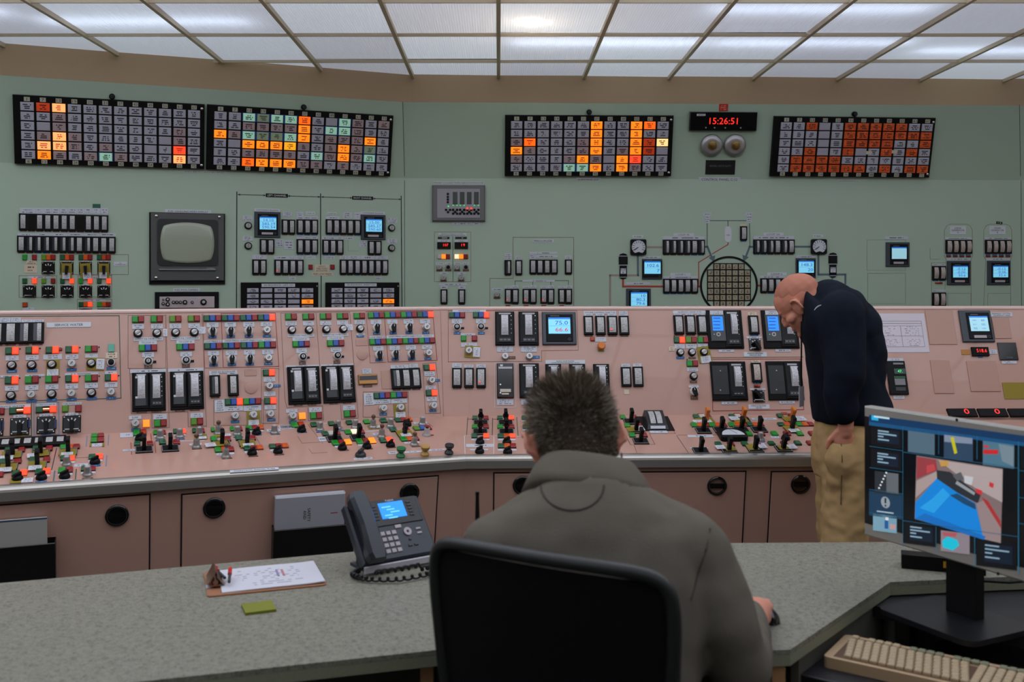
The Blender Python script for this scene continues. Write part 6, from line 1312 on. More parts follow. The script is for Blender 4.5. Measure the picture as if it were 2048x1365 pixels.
# ------------------------------------------------------------------ clipboard, sticky pad, mouse, radio
Mc = Matrix.Translation((-.653, 2.768, DH)) @ Matrix.Rotation(math.radians(19.1), 4, 'Z')
t = thing('clipboard', 'brown clipboard with white sheets and a metal clip on the desk', 'clipboard', Mc)
link('board', prism('board', rr(.312, .23, .012, 4), .004, mat('hardboard_brown', (150, 100, 70), .55, vary=.1, bscale=60)), Mc, t)
TXTP = printed('form_print', (204, 203, 212), (150, 150, 164), 9, 26, fill=.4, thick=.2, margin=.12)
def sheets():
    V = []; Fc = []; U = []; n = 10; w, h = .272, .212
    for i in range(n + 1):
        q = i / n; x = -.118 + q * w; z = .0065 + .012 * max(0, q - .75) ** 2 * 4 + .002 * math.sin(q * 3)
        for y in (-h / 2, h / 2): V.append((x, y + .003, z + (.004 * max(0, q - .6) if y < 0 else 0))); U.append((q, (y + h / 2) / h))
    k = len(V); V += [(a, b_, c - .003) for a, b_, c in V]; U += U
    for i in range(n): Fc += [(2 * i, 2 * i + 2, 2 * i + 3, 2 * i + 1), (k + 2 * i, k + 2 * i + 1, k + 2 * i + 3, k + 2 * i + 2), (2 * i, k + 2 * i, k + 2 * i + 2, 2 * i + 2), (2 * i + 1, 2 * i + 3, k + 2 * i + 3, k + 2 * i + 1)]
    Fc += [(0, 1, k + 1, k), (2 * n, k + 2 * n, k + 2 * n + 1, 2 * n + 1)]
    return mesh_of('paper_sheets', V, Fc, TXTP, U)
link('paper_sheets', sheets(), Mc, t)
for y, x, m in ((.02, .04, (140, 130, 170)), (.02, .055, (190, 120, 130))): link('ink_note', box(.006, .06, .0004, mat('ink_%d' % m[0], m, .6)), Mc @ Matrix.Translation((x, y, .0098)), t)
BRZ = mat('clip_bronze', (150, 120, 104), .25, metal=.9)
b = MB(); b.box((-.132, 0, .012), (.03, .11, .003)); b.box((-.14, 0, .03), (.004, .09, .04), Matrix.Rotation(.5, 3, 'Y')); b.box((-.118, 0, .022), (.004, .09, .03), Matrix.Rotation(-.7, 3, 'Y')); b.tube([(-.132, -.055, .02), (-.132, .055, .02)], .007, 10); link('clip', b.mesh('clip', BRZ), Mc, t)
for s, a in ((1, .3), (-1, -.1)):
    Mp = Mc @ Matrix.Translation((-.105 - .012 * s, .02 * s, .02)) @ Matrix.Rotation(a, 4, 'Z')
    pn = thing('pen', 'red capped pen held in the clipboard clip, %s' % ('farther one' if s > 0 else 'nearer one'), 'pen', Mp, 'red pens in the clipboard clip')
    b = MB(); b.tube([(0, -.04, 0), (0, .02, .006)], .004, 8); link('barrel', b.mesh('barrel', DGREY), Mp, pn); b = MB(); b.tube([(0, .012, .0055), (0, .05, .011)], [.0058, .0052], 8); b.box((0, .03, .017), (.003, .03, .002)); link('cap', b.mesh('cap', mat('pen_red', (206, 26, 22), .35)), Mp, pn)
link('label_sticker', box(.02, .03, .0005, mat('sticker', (160, 166, 172), .5)), Mc @ Matrix.Translation((-.146, -.03, .0042)), t)
Ms = Matrix.Translation((-.607, 2.519, DH)) @ Matrix.Rotation(math.radians(22), 4, 'Z'); t = thing('sticky_pad', 'olive yellow pad of sticky notes in front of the clipboard', 'sticky notes', Ms); link('pad', box(.076, .076, .006, mat('sticky_olive', (112, 116, 14), .6)), Ms, t); link('top_note', box(.0755, .0755, .0005, mat('sticky_olive_top', (116, 120, 16), .6)), Ms @ Matrix.Translation((0, 0, .0062)) @ Matrix.Rotation(.02, 4, 'Z'), t)
def mouse_mesh(m):
    V = []; Fc = []; n, k = 10, 12
    for i in range(n + 1):
        q = i / n; y = (q - .5) * .11; rx = .031 * math.sqrt(max(.02, 1 - abs(2 * q - 1) ** 3)); hz = .034 * math.sqrt(max(.02, 1 - abs(2 * q - .9) ** 2.4)) 
        for j in range(k + 1): a = math.pi * j / k; V.append((rx * math.cos(a), y, .001 + hz * math.sin(a)))
    for i in range(n):
        for j in range(k): c = i * (k + 1) + j; Fc.append((c, c + 1, c + k + 2, c + k + 1))
        Fc.append((i * (k + 1), (i + 1) * (k + 1), (i + 1) * (k + 1) + k, i * (k + 1) + k))
    Fc += [tuple(range(k + 1)), tuple(reversed(range(n * (k + 1), (n + 1) * (k + 1))))]
    return mesh_of('shell', V, Fc, m, smooth=True)
pm_ = gp(1526, 1238, DH); Mm = Matrix.Translation(pm_) @ Matrix.Rotation(.25, 4, 'Z'); t = thing('computer_mouse', 'black computer mouse on the desk by the seated man\'s right arm', 'mouse', Mm); link('shell', mouse_mesh(GLOSS), Mm, t)
b = MB(); b.tube([(0, .02, .033), (0, .035, .029)], .004, 8); link('scroll_wheel', b.mesh('scroll_wheel', DGREY), Mm, t)
Mr = Matrix.Translation((-.075, 2.62, DH)) @ Matrix.Rotation(.3, 4, 'Z'); t = thing('two_way_radio', 'black two way radio with stub antenna beside the seated man', 'radio', Mr)
b = MB(); b.box((0, 0, .066), (.058, .034, .132)); link('body', b.mesh('body', BLACK), Mr, t); link('antenna', lathe([(.0075, .13), (.0068, .18), (.005, .262), (.0058, .274)], BLACK, 10), Mr @ Matrix.Translation((.02, 0, 0)), t); link('knob', lathe([(.008, .13), (.008, .148)], BLACK, 12), Mr @ Matrix.Translation((-.015, 0, 0)), t); link('speaker_grille', box(.04, .05, .002, DGREY), Mr @ Matrix.Translation((0, -.017, .05)) @ Matrix.Rotation(math.pi / 2, 4, 'X'), t)
# ------------------------------------------------------------------ monitor, its table, keyboard
Um = Vector((.439, -.898, 0)); Om = Vector((1.02, 2.78, .862)); pM = Plane(Om, Um, (0, 0, 1)); MW, MHt = .56, .36
tm = thing('computer_monitor', 'silver framed computer monitor showing camera tiles of a blue pool', 'monitor', Matrix.Translation(Om + Um * .28 + Vector((0, 0, -.147))))
SILF = mat('monitor_silver', (150, 146, 138), .4)
link('case', box(MW, MHt, .03, SILF, .004), pM.M(MW / 2, MHt / 2, -.03), tm); link('rear_cover', box(MW * .8, MHt * .8, .03, BLACK, .008), pM.M(MW / 2, MHt / 2, -.031) @ Matrix.Rotation(math.pi, 4, 'Y'), tm)
crop(1700, 790, 2.785)
scr = link('screen', box(MW - .008, MHt - .062, .0008, mat('screen_black', (5, 7, 11), .2, emit=.3, ergb=(8, 14, 22))), pM.M(MW / 2, MHt / 2 + .003, 0), tm)
LV = [0]
def poly(name, pts, rgb, e=.55, lv=None, par=None):
    LV[0] += 1; q = [at(pM, *a) for a in pts]; u0, v0 = q[0]
    return link(name, prism(name, [(a - u0, b_ - v0) for a, b_ in q], .00022, mat('pic_%d_%d_%d' % rgb, rgb, .4, emit=e)), pM.M(u0, v0, .0009 + .00022 * (lv or 1)), par or scr)
def quad(name, x0, y0, x1, y1, rgb, lv, k=.13, e=.55):   # edges follow the monitor's own slope
    return poly(name, [(x0, y0), (x1, y0 + (x1 - x0) * k), (x1, y1 + (x1 - x0) * k), (x0, y1)], rgb, e, lv)
quad('header_bar', 108, 112, 1250, 165, (10, 52, 92), 1, .135); quad('header_line', 108, 150, 1250, 170, (18, 80, 124), 2, .135); quad('header_logo', 122, 114, 160, 140, (36, 170, 220), 3); quad('header_text', 136, 116, 222, 126, (190, 220, 230), 4)
def texttile(x0, y0, w, h):
    quad('video_tile', x0, y0, x0 + w, y0 + h, (6, 10, 16), 1); quad('tile_panel', x0 + w * .2, y0 + h * .18, x0 + w * .9, y0 + h * .85, (12, 28, 46), 2)
    for q, l in ((.22, .35), (.36, .6), (.5, .18), (.66, .36)): quad('caption', x0 + w * .22, y0 + h * q, x0 + w * (.22 + l), y0 + h * q + 8, (140, 170, 186), 3)
texttile(120, 172, 172, 108); texttile(118, 298, 170, 108); texttile(298, 705, 182, 120); texttile(705, 800, 225, 150); texttile(950, 290, 200, 120)
quad('video_tile', 140, 424, 272, 548, (40, 46, 52), 1); quad('tile_picture', 205, 432, 272, 545, (96, 102, 106), 2)
for i in range(6): quad('lamp_dot', 160 + 8 * i, 515 - 17 * i, 169 + 8 * i, 524 - 17 * i, (220, 226, 226), 3)
quad('video_tile', 108, 535, 292, 672, (26, 58, 84), 1)
a, b = at(pM, 200, 600); o = link('alert_disc', lathe([(.0155, 0), (.0155, .0003)], mat('pic_alert', (150, 160, 166), .4, emit=.5), 28), pM.M(a, b, .0016), scr); quad('alert_mark', 196, 575, 205, 604, (20, 34, 48), 5); quad('alert_mark', 196, 612, 205, 622, (20, 34, 48), 5); quad('caption', 152, 645, 245, 652, (170, 190, 200), 3)
quad('video_tile', 130, 662, 262, 756, (120, 160, 178), 1); quad('tile_picture', 195, 700, 215, 745, (30, 90, 150), 2); quad('tile_picture', 225, 720, 255, 748, (196, 150, 150), 2); quad('tile_picture', 200, 682, 216, 698, (235, 225, 225), 2)
quad('video_tile', 325, 196, 473, 318, (82, 106, 122), 1); quad('video_tile', 525, 220, 686, 350, (44, 68, 92), 1); poly('tile_picture', [(527, 222), (684, 242), (684, 275), (527, 262)], (128, 140, 160), .55, 2); poly('tile_picture', [(562, 238), (580, 236), (600, 324), (584, 330)], (196, 190, 30), .55, 3)
quad('video_tile', 742, 254, 916, 390, (76, 116, 136), 1); quad('tile_picture', 745, 305, 828, 330, (200, 40, 40), 2, .02); quad('tile_picture', 745, 280, 775, 292, (196, 60, 56), 2); poly('tile_picture', [(830, 275), (915, 290), (912, 400), (850, 370)], (120, 140, 150), .5, 2)
quad('video_tile', 508, 755, 668, 870, (140, 128, 136), 1); poly('tile_picture', [(515, 815), (545, 790), (600, 810), (610, 840), (575, 868), (520, 850)], (24, 190, 214), .6, 2); poly('tile_picture', [(515, 765), (600, 770), (590, 792), (520, 785)], (180, 90, 96), .5, 2)
poly('video_tile', [(372, 338), (853, 412), (842, 828), (362, 692)], (128, 108, 108), .55, 1)
for pts, c, lv in (([(374, 345), (480, 362), (490, 420), (372, 470)], (150, 60, 66), 2), ([(490, 362), (852, 416), (850, 600), (700, 520), (560, 415)], (176, 160, 158), 2), ([(372, 480), (490, 425), (490, 465), (368, 575)], (168, 150, 146), 3), ([(490, 462), (600, 545), (700, 605), (748, 808), (365, 690), (367, 600)], (14, 132, 216), 3),
                   ([(485, 420), (560, 430), (730, 560), (715, 605), (600, 545), (488, 468)], (40, 44, 50), 4), ([(560, 560), (600, 550), (700, 608), (705, 640), (640, 610)], (24, 70, 104), 5), ([(705, 605), (745, 590), (845, 740), (842, 826), (748, 805)], (150, 130, 130), 4), ([(735, 570), (770, 590), (840, 700), (845, 745)], (170, 50, 50), 5),
                   ([(365, 690), (420, 660), (760, 790), (748, 808)], (20, 110, 190), 5), ([(640, 450), (690, 460), (680, 505), (640, 490)], (196, 196, 200), 5), ([(705, 520), (740, 535), (735, 560), (705, 545)], (206, 50, 56), 6), ([(780, 485), (805, 495), (800, 520), (778, 510)], (200, 50, 60), 5), ([(390, 630), (460, 580), (520, 520), (560, 560), (470, 660)], (40, 160, 230), 4), ([(500, 370), (550, 368), (552, 395), (510, 400)], (196, 150, 70), 5), ([(430, 395), (470, 385), (480, 420), (430, 440)], (190, 70, 74), 5), ([(575, 450), (620, 430), (640, 470), (600, 480)], (90, 92, 96), 6), ([(600, 480), (700, 545), (695, 560), (590, 495)], (150, 156, 160), 6)):
    poly('pool_picture', pts, c, .55, lv)
for x0, y0, x1, y1 in ((297, 175, 299, 860), (497, 200, 499, 330), (710, 230, 713, 360), (940, 260, 945, 1000), (482, 735, 484, 880), (697, 770, 700, 960)): poly('tile_divider', [(x0, y0), (x1, y0), (x1, y1), (x0, y1)], (40, 110, 140), .5, 7)
for x0, y0, x1 in ((112, 285, 300), (112, 404, 298), (112, 526, 296), (112, 655, 294), (300, 318, 940), (300, 700, 940), (945, 420, 1150), (945, 570, 1150), (945, 715, 1150)): quad('tile_divider', x0, y0, x1, y0 + 3, (30, 92, 120), 7, .14)
link('webcam', lathe([(.004, 0), (.0035, .0015)], BLACK, 12), pM.M(*at(pM, 595, 140), 0), tm); link('power_button', lathe([(.004, 0), (.0035, .0015)], BLACK, 12), pM.M(*at(pM, 825, 998), 0), tm); lettering('HP Compaq', DGREY, pM.M(*at(pM, 915, 1030), .0003), .045, .006, tm, 'maker_mark') if 0 else None
TH = .70; mc = Om + Um * .28; nb = -pM.N
b = MB(); b.box((0, 0, .14), (.09, .03, .26)); link('neck', b.mesh('neck', BLACK), Matrix.Translation((mc.x + nb.x * .06, mc.y + nb.y * .06, TH)) @ Matrix.Rotation(math.atan2(Um.y, Um.x), 4, 'Z'), tm)
link('foot', prism('foot', rr(.29, .24, .03, 5), .014, mat('stand_black', (20, 20, 23), .35)), Matrix.Translation((mc.x + nb.x * .02, mc.y + nb.y * .02, TH)) @ Matrix.Rotation(math.atan2(Um.y, Um.x), 4, 'Z'), tm)
TBL = mat('black_table_top', (22, 21, 26), .4)
t = thing('side_table', 'low black side table under the monitor, tucked below the desk edge', 'table', Matrix.Translation((1.4, 2.6, 0)))
pl_ = [(1.0, 2.672), (1.135, 2.86), (1.75, 2.88), (1.9, 2.2), (1.45, 2.305)]
link('table_top', prism('table_top', [(x - 1.4, y - 2.6) for x, y in pl_], .03, TBL, TH - .03), WM[t], t)
LEG = mat('table_leg_metal', (84, 84, 80), .4, metal=.6)
for x, y in ((1.06, 2.7), (1.7, 2.8), (1.75, 2.3), (1.35, 2.42)):
    b = MB(); b.tube([(x - 1.4, y - 2.6, 0), (x - 1.4, y - 2.6, TH - .03)], .018, 12); link('leg', b.mesh('leg', LEG), WM[t], t)
b = MB(); b.box((-.25, .1, TH - .09), (.05, .05, .12)); link('height_crank', b.mesh('height_crank', BLACK), WM[t], t)
Uk = Vector((.816, -.578, 0)); Wk = Vector((-.586, -.81, 0)); KH = .66; ok = Vector((.868, 2.49, KH))
Mk = Matrix((Uk, -Wk, Vector((0, 0, 1)))).transposed().to_4x4(); Mk.translation = ok + Uk * .235 + Wk * .088
t = thing('keyboard', 'old beige computer keyboard at the lower right corner', 'keyboard', Mk)
KB = mat('keyboard_beige', (178, 150, 116), .5); KK = mat('key_cream', (176, 154, 122), .5); KG = mat('key_green_tint', (122, 124, 96), .5); KD = mat('key_well', (92, 66, 46), .6)
link('case', prism('case', rr(.47, .18, .012, 4), .026, KB), Mk, t); link('key_well', box(.43, .128, .0264, KD), Mk @ Matrix.Translation((0, -.014, 0)), t); link('function_well', box(.43, .02, .0264, KD), Mk @ Matrix.Translation((0, .066, 0)), t)
k1 = box(.0165, .0165, .009, KK, .0025); k2 = box(.0165, .015, .009, KK, .0025); k3 = box(.0165, .015, .009, KG, .0025)
for i in range(22):
    if i in (1, 6, 11, 16): continue
    link('key', k2 if i < 7 else k3, Mk @ Matrix.Translation((-.204 + .0194 * i, .066, .026)), t)
for r in range(6):
    for c in range(22):
        if c in (14,): continue
        link('key', k1, Mk @ Matrix.Translation((-.204 + .0194 * c + (.004 * r if c < 14 else 0), .040 - .0208 * r, .026)), t)
t = thing('keyboard_shelf', 'dark lower shelf carrying the beige keyboard', 'shelf', Matrix.Translation((1.05, 2.25, KH)))
link('board', box(.62, .3, .02, TBL, .003, -.0202), Matrix.Translation((1.0, 2.278, KH)) @ Matrix.Rotation(math.atan2(Uk.y, Uk.x), 4, 'Z'), t)
b = MB(); b.box((0, 0, -.34), (.05, .05, .64)); link('post', b.mesh('post', LEG), Matrix.Translation((1.05, 2.24, KH - .0)), t); b = MB(); b.box((0, 0, -.655), (.4, .3, .01)); link('foot', b.mesh('foot', LEG), Matrix.Translation((1.05, 2.24, KH)), t)
t = thing('stool', 'grey blue padded stool seat in the dark under the side table', 'stool', Matrix.Translation((1.42, 2.84, 0)))
link('seat', lathe([(.17, .42), (.2, .435), (.205, .46), (.19, .485), (.13, .5), (.05, .505)], mat('stool_fabric', (92, 98, 112), .7), 28), WM[t], t); link('column', lathe([(.025, .02), (.025, .42)], LEG, 14), WM[t], t); link('foot_ring', lathe([(.2, 0), (.2, .015), (.05, .03)], BLACK, 24), WM[t], t)
pp = gp(1885, 1140, DH); Mp = Matrix.Translation(pp) @ Matrix.Rotation(-.35, 4, 'Z'); t = thing('power_strip', 'black power strip with yellow label on the desk behind the monitor', 'power strip', Mp)
b = MB(); b.box((0, 0, .02), (.22, .055, .04)); link('housing', b.mesh('housing', BLACK), Mp, t); link('yellow_label', box(.1, .018, .001, mat('label_yellow', (196, 150, 24), .5)), Mp @ Matrix.Translation((.05, -.028, .022)) @ Matrix.Rotation(math.pi / 2, 4, 'X'), t)
b = MB(); b.tube([(0.02, -.03, .02), (.04, -.07, .008), (.09, -.1, .005), (.16, -.09, .005), (.22, -.05, .005)], .004, 8); link('cable', b.mesh('cable', BLACK, True), Mp, t)
# ------------------------------------------------------------------ figures: skinned blobs baked to one continuous surface each
from mathutils.bvhtree import BVHTree
class Blob:
    def __init__(s): s.b = MB()
    def ell(s, c, r, R=None, n=14, k=10):
        V = []; Fc = []; R = R or Matrix.Identity(3); c = Vector(c)
        for i in range(k + 1):
            t = math.pi * i / k
            for j in range(n):
                a = 2 * math.pi * j / n; V.append(c + R @ Vector((r[0] * math.sin(t) * math.cos(a), r[1] * math.sin(t) * math.sin(a), -r[2] * math.cos(t))))
        for i in range(k):
            for j in range(n): q = (j + 1) % n; Fc.append((i * n + j, i * n + q, i * n + n + q, i * n + n + j))
        s.b.add(V, Fc)
    def cap(s, pts, rr):
        """tapered limb through pts with a radius at each"""
        pts = [Vector(p) for p in pts]; P = []; Q = []
        for i in range(len(pts) - 1):
            n = 6
            for k in range(n): f = k / n; P.append(pts[i].lerp(pts[i + 1], f)); Q.append(rr[i] + (rr[i + 1] - rr[i]) * f)
        P.append(pts[-1]); Q.append(rr[-1]); s.b.tube(P, Q, 16)
        for p_, r in zip(pts, rr): s.ell(p_, (r, r, r))
    def loft(s, rings, seg=28, pw=2.3):
        """rings: (centre, rx, ry, R) superellipse sections"""
        V = []; Fc = []
        for c, rx, ry, R in rings:
            for j in range(seg):
                a = 2 * math.pi * j / seg; cc, ss = math.cos(a), math.sin(a)
                V.append(Vector(c) + R @ Vector((rx * math.copysign(abs(cc) ** (2 / pw), cc), ry * math.copysign(abs(ss) ** (2 / pw), ss), 0)))
        for i in range(len(rings) - 1):
            for j in range(seg): q = (j + 1) % seg; Fc.append((i * seg + j, i * seg + q, i * seg + seg + q, i * seg + seg + j))
        Fc += [tuple(reversed(range(seg))), tuple(range((len(rings) - 1) * seg, len(rings) * seg))]
        s.b.add(V, Fc)
    def bake(s, name, m, voxel=.008, smooth=6, disp=None, dscale=.25, dstr=.012, fine=None):
        me = mesh_of(name, s.b.V, s.b.F, m); o = bpy.data.objects.new(name, me); COL.objects.link(o)
        r = o.modifiers.new('r', 'REMESH'); r.mode = 'VOXEL'; r.voxel_size = voxel
        q = o.modifiers.new('s', 'SMOOTH'); q.factor = .5; q.iterations = smooth
        if disp:
            tx = bpy.data.textures.new(name, 'CLOUDS'); tx.noise_scale = dscale; tx.noise_depth = 1
            d = o.modifiers.new('d', 'DISPLACE'); d.texture = tx; d.strength = dstr; d.texture_coords = 'LOCAL'
        dg = bpy.context.evaluated_depsgraph_get(); ev = o.evaluated_get(dg); out = bpy.data.meshes.new_from_object(ev)
        out.name = name; bpy.data.objects.remove(o)
        out.materials.clear(); out.materials.append(m); out.polygons.foreach_set('use_smooth', [True] * len(out.polygons)); out.update()
        return out
def frame_of(fwd, up):
    f = Vector(fwd).normalized(); r = f.cross(Vector(up)).normalized(); u = r.cross(f); return Matrix((r, f, u)).transposed()
def head(B, c, R, s=1.):
    """head about centre c; R columns = right, face direction, up"""
    c = Vector(c)
    def E(p, r): B.ell(c + R @ (Vector(p) * s), [x * s for x in r], R)
    E((0, -.012, .034), (.0775, .098, .084)); E((0, .012, .03), (.072, .082, .075)); E((0, .03, -.03), (.062, .062, .082)); E((0, .036, -.078), (.046, .048, .038)); E((0, -.05, -.02), (.066, .055, .07))
    E((0, .09, -.024), (.013, .022, .026)); E((0, .1, -.034), (.016, .014, .012)); E((0, .078, .016), (.05, .016, .012)); E((0, .084, -.066), (.026, .012, .01)); E((0, .078, -.1), (.022, .016, .016))
    for q in (-1, 1):
        E((q * .03, .075, -.002), (.015, .012, .01)); E((q * .05, .05, -.028), (.02, .03, .02))
        B.b.tube([c + R @ (Vector((q * (.081 + .02 * (math.sin(a) > -.5) * (math.cos(a) < .6)), -.004 + .018 * math.cos(a), -.006 + .033 * math.sin(a))) * s) for a in [2 * math.pi * k / 16 for k in range(16)]], .0062 * s, 8, closed=True)
        E((q * .084, -.006, -.006), (.011, .015, .03)); E((q * .08, .004, -.034), (.006, .008, .01))
def hand(B, wrist, d, nrm, side=1, curl=.35, s=1.):
    """wrist point, finger direction d, back-of-hand normal nrm, side = +1 thumb on the right of d"""
    d = Vector(d).normalized(); n = Vector(nrm); n = (n - d * n.dot(d)).normalized(); x = d.cross(n)
    R = Matrix((x, d, n)).transposed(); w = Vector(wrist)
    B.cap([w - d * .03, w + d * .02], [.026 * s, .027 * s]); B.ell(w + d * .052 * s, (.042 * s, .052 * s, .017 * s), R)
    for k, (ox, L_, r) in enumerate(((-.031, .066, .0082), (-.0105, .078, .009), (.0105, .084, .0092), (.031, .074, .009))):
        ox *= -side; p_ = w + R @ Vector((ox * s, .088 * s, 0)); dirv = d.copy(); P = [p_ - d * .02, p_]; rr_ = [r, r]
        for q in range(3):
            dirv = (dirv * math.cos(curl) - n * math.sin(curl)).normalized(); p_ = p_ + dirv * L_ * s * (.42, .33, .25)[q]; P.append(p_.copy()); rr_.append(r * (.96 - .08 * q))
        B.cap(P, [x_ * s for x_ in rr_])
    t0 = w + R @ Vector((side * .03 * s, .02 * s, -.004)); t1 = w + R @ Vector((side * .056 * s, .058 * s, -.012)); t2 = w + R @ Vector((side * .056 * s, .088 * s, -.018)); B.cap([t0, t1, t2], [.013 * s, .0105 * s, .0088 * s])
SKIN = mat('skin', (206, 136, 112), .5, bump=.05, bscale=300, vary=.06); SKIN.node_tree.nodes['Principled BSDF'].inputs['Subsurface Weight'].default_value = .12; SKIN.node_tree.nodes['Principled BSDF'].inputs['Subsurface Radius'].default_value = (.01, .004, .002)
FLE = mat('olive_grey_fleece', (104, 98, 88), .95, bump=.5, bscale=420, vary=.1, spec=.1)
NAV = mat('navy_fleece', (17, 23, 34), .95, bump=.4, bscale=420, vary=.15, spec=.15)
KHA = mat('khaki_cotton', (174, 142, 98), .85, bump=.2, bscale=500, vary=.08, spec=.15)
JEA = mat('dark_trousers', (34, 36, 44), .85, spec=.15); SHO = mat('dark_shoe', (22, 20, 20), .5)
def surf(bvh, x, y, off=.002):
    o = Vector((0, 0, CH)); d = Vector(((x - CX) / F, 1, -(y - CY) / F)).normalized(); h = bvh.ray_cast(o, d)
    return (h[0] + h[1] * off, h[1]) if h[0] else (None, None)
I3 = Matrix.Identity(3)
# ---- standing man bending over the bench ------------------------------------------------
T1 = Matrix.Translation((1.42, 4.06, 0)); pa = thing('person', 'man in navy fleece and khaki trousers bending over the console, hand in pocket', 'person', T1)
def rel(o): return T1.inverted() @ Matrix.Identity(4) if 0 else Matrix.Identity(4)
hip = Vector((1.44, 4.08, .96)); hc = Vector((1.238, 4.085, 1.478)); hR = frame_of((-.66, .42, -.62), (-.55, .2, .8))
B = Blob(); head(B, hc, hR, 1.0)
nb_ = Vector((1.325, 4.085, 1.44)); B.cap([hc + hR @ Vector((0, -.045, -.05)), nb_], [.06, .06]); B.cap([nb_, (1.40, 4.085, 1.3), (1.44, 4.08, 1.0)], [.06, .08, .08])
wr_ = Vector((1.352, 3.878, 1.0))
B.cap([nb_, (1.36, 3.98, 1.36), (1.36, 3.88, 1.18), wr_], [.04, .035, .035, .03]); hand(B, wr_, (-.06, .12, -1), (.1, -1, 0), 1, .12)
B.cap([nb_, (1.36, 4.2, 1.34), (1.46, 4.29, 1.15), (1.46, 4.28, 1.0)], [.04, .035, .035, .03]); hand(B, Vector((1.46, 4.28, 1.0)), (0, .05, -1), (.1, 1, 0), -1, .3)
def place(par, name, me): return link(name, me, Matrix.Identity(4), par)
bodym = B.bake('body', SKIN, .005, 4); place(pa, 'body', bodym)
STUB = mat('stubble_hair', (176, 110, 88), .7, bump=.3, bscale=900, vary=.12)
B = Blob(); c = hc
for p_, r in (((0, -.014, .038), (.0772, .0975, .083)), ((0, -.048, -.012), (.067, .056, .07))): B.ell(c + hR @ Vector(p_), r, hR)
bm2 = B.bake('hair', STUB, .005, 4); place(pa, 'hair', bm2)
# navy fleece: torso loft hunched forward, two sleeves
def yaw(a): return Matrix.Rotation(a, 3, 'Z')
YW = math.radians(62)      # his chest faces left and a little away; section x axis runs along his shoulders
def sec_(x, y, z, rx, ry, pitch=0.): return (Vector((x, y, z)), rx, ry, yaw(YW) @ Matrix.Rotation(pitch, 3, 'X'))
B = Blob()
B.loft([sec_(1.445, 4.08, 1.0, .19, .15, 0), sec_(1.45, 4.08, 1.05, .196, .158), sec_(1.43, 4.08, 1.14, .192, .148, .05), sec_(1.415, 4.085, 1.24, .2, .145, .12), sec_(1.39, 4.085, 1.34, .215, .14, .25), sec_(1.365, 4.085, 1.42, .215, .122, .45), sec_(1.345, 4.085, 1.475, .18, .1, .7), sec_(1.318, 4.085, 1.502, .12, .083, .95), sec_(1.292, 4.085, 1.508, .078, .07, 1.1)])
B.ell((1.35, 3.92, 1.435), (.088, .09, .1)); B.ell((1.33, 4.24, 1.42), (.085, .085, .09)); B.ell((1.41, 4.08, 1.46), (.09, .17, .09))
B.cap([(1.35, 3.915, 1.43), (1.345, 3.862, 1.21), (1.325, 3.862, 1.14), (1.335, 3.866, 1.068)], [.092, .08, .068, .06])
B.cap([(1.34, 4.24, 1.42), (1.45, 4.3, 1.17), (1.46, 4.28, 1.05)], [.085, .07, .056]); B.ell((1.355, 4.07, 1.487), (.095, .15, .09)); B.ell((1.455, 4.08, 1.38), (.11, .15, .12)); B.ell((1.48, 4.08, 1.2), (.1, .14, .16)); B.ell((1.475, 4.08, 1.29), (.105, .15, .15)); B.ell((1.47, 4.08, 1.1), (.12, .15, .11))
jk = B.bake('fleece_jacket', NAV, .01, 14, True, .09, .014); jo = place(pa, 'fleece_jacket', jk)
bv = BVHTree.FromPolygons([v.co for v in jk.vertices], [p_.vertices for p_ in jk.polygons])
pts = [surf(bv, x, y, .001)[0] for x, y in ((1629, 621), (1633, 616), (1638, 613), (1643, 611))]
if all(pts): b = MB(); b.tube(pts, [.0015, .003, .0035, .002], 6); link('sleeve_mark', b.mesh('sleeve_mark', mat('sleeve_white', (150, 156, 166), .6)), Matrix.Identity(4), jo)
# khaki trousers
B = Blob()
B.loft([sec_(1.425, 4.08, .78, .165, .118), sec_(1.43, 4.08, .86, .185, .142), sec_(1.44, 4.08, .95, .178, .142), sec_(1.44, 4.08, 1.03, .168, .132)])
B.cap([(1.415, 3.97, .9), (1.37, 3.955, .52), (1.42, 3.96, .09)], [.115, .092, .075]); B.cap([(1.44, 4.17, .9), (1.43, 4.19, .52), (1.50, 4.19, .09)], [.112, .09, .075])
B.ell((1.345, 3.897, .875), (.066, .05, .086)); B.ell((1.35, 3.92, .8), (.06, .05, .09))
tr_ = B.bake('trousers', KHA, .009, 6, True, .055, .016); to = place(pa, 'trousers', tr_)
bv = BVHTree.FromPolygons([v.co for v in tr_.vertices], [p_.vertices for p_ in tr_.polygons])
for nm, P in (('pocket_seam', ((1688, 842), (1689, 858), (1686, 872), (1680, 884))), ('side_seam', ((1682, 888), (1684, 920), (1683, 960), (1682, 1010)))):
    q = [surf(bv, *a, .0016)[0] for a in P]
    if all(q): b = MB(); b.tube(q, .0022, 6); link(nm, b.mesh(nm, mat('khaki_seam', (96, 76, 50), .9)), Matrix.Identity(4), to)
for (x, y) in ((1.4, 3.96), (1.48, 4.19)):
    B = Blob(); B.ell((x - .03, y, .045), (.13, .048, .045)); B.ell((x + .05, y, .06), (.055, .045, .06)); place(pa, 'shoe', B.bake('shoe', SHO, .01, 4))
pt = Vector((1.208, 3.97, 1.15)); ln = link('lanyard', bxm(('lanyard', 1), BLACK, ((0, 0, .13), (.006, .002, .26))), Matrix.Translation(pt), pa); link('badge', bxm(('badge', 1), mat('badge_white', (190, 182, 186), .4), ((0, 0, -.04), (.05, .002, .08))), Matrix.Translation(pt) @ Matrix.Rotation(.9, 4, 'Z'), ln)
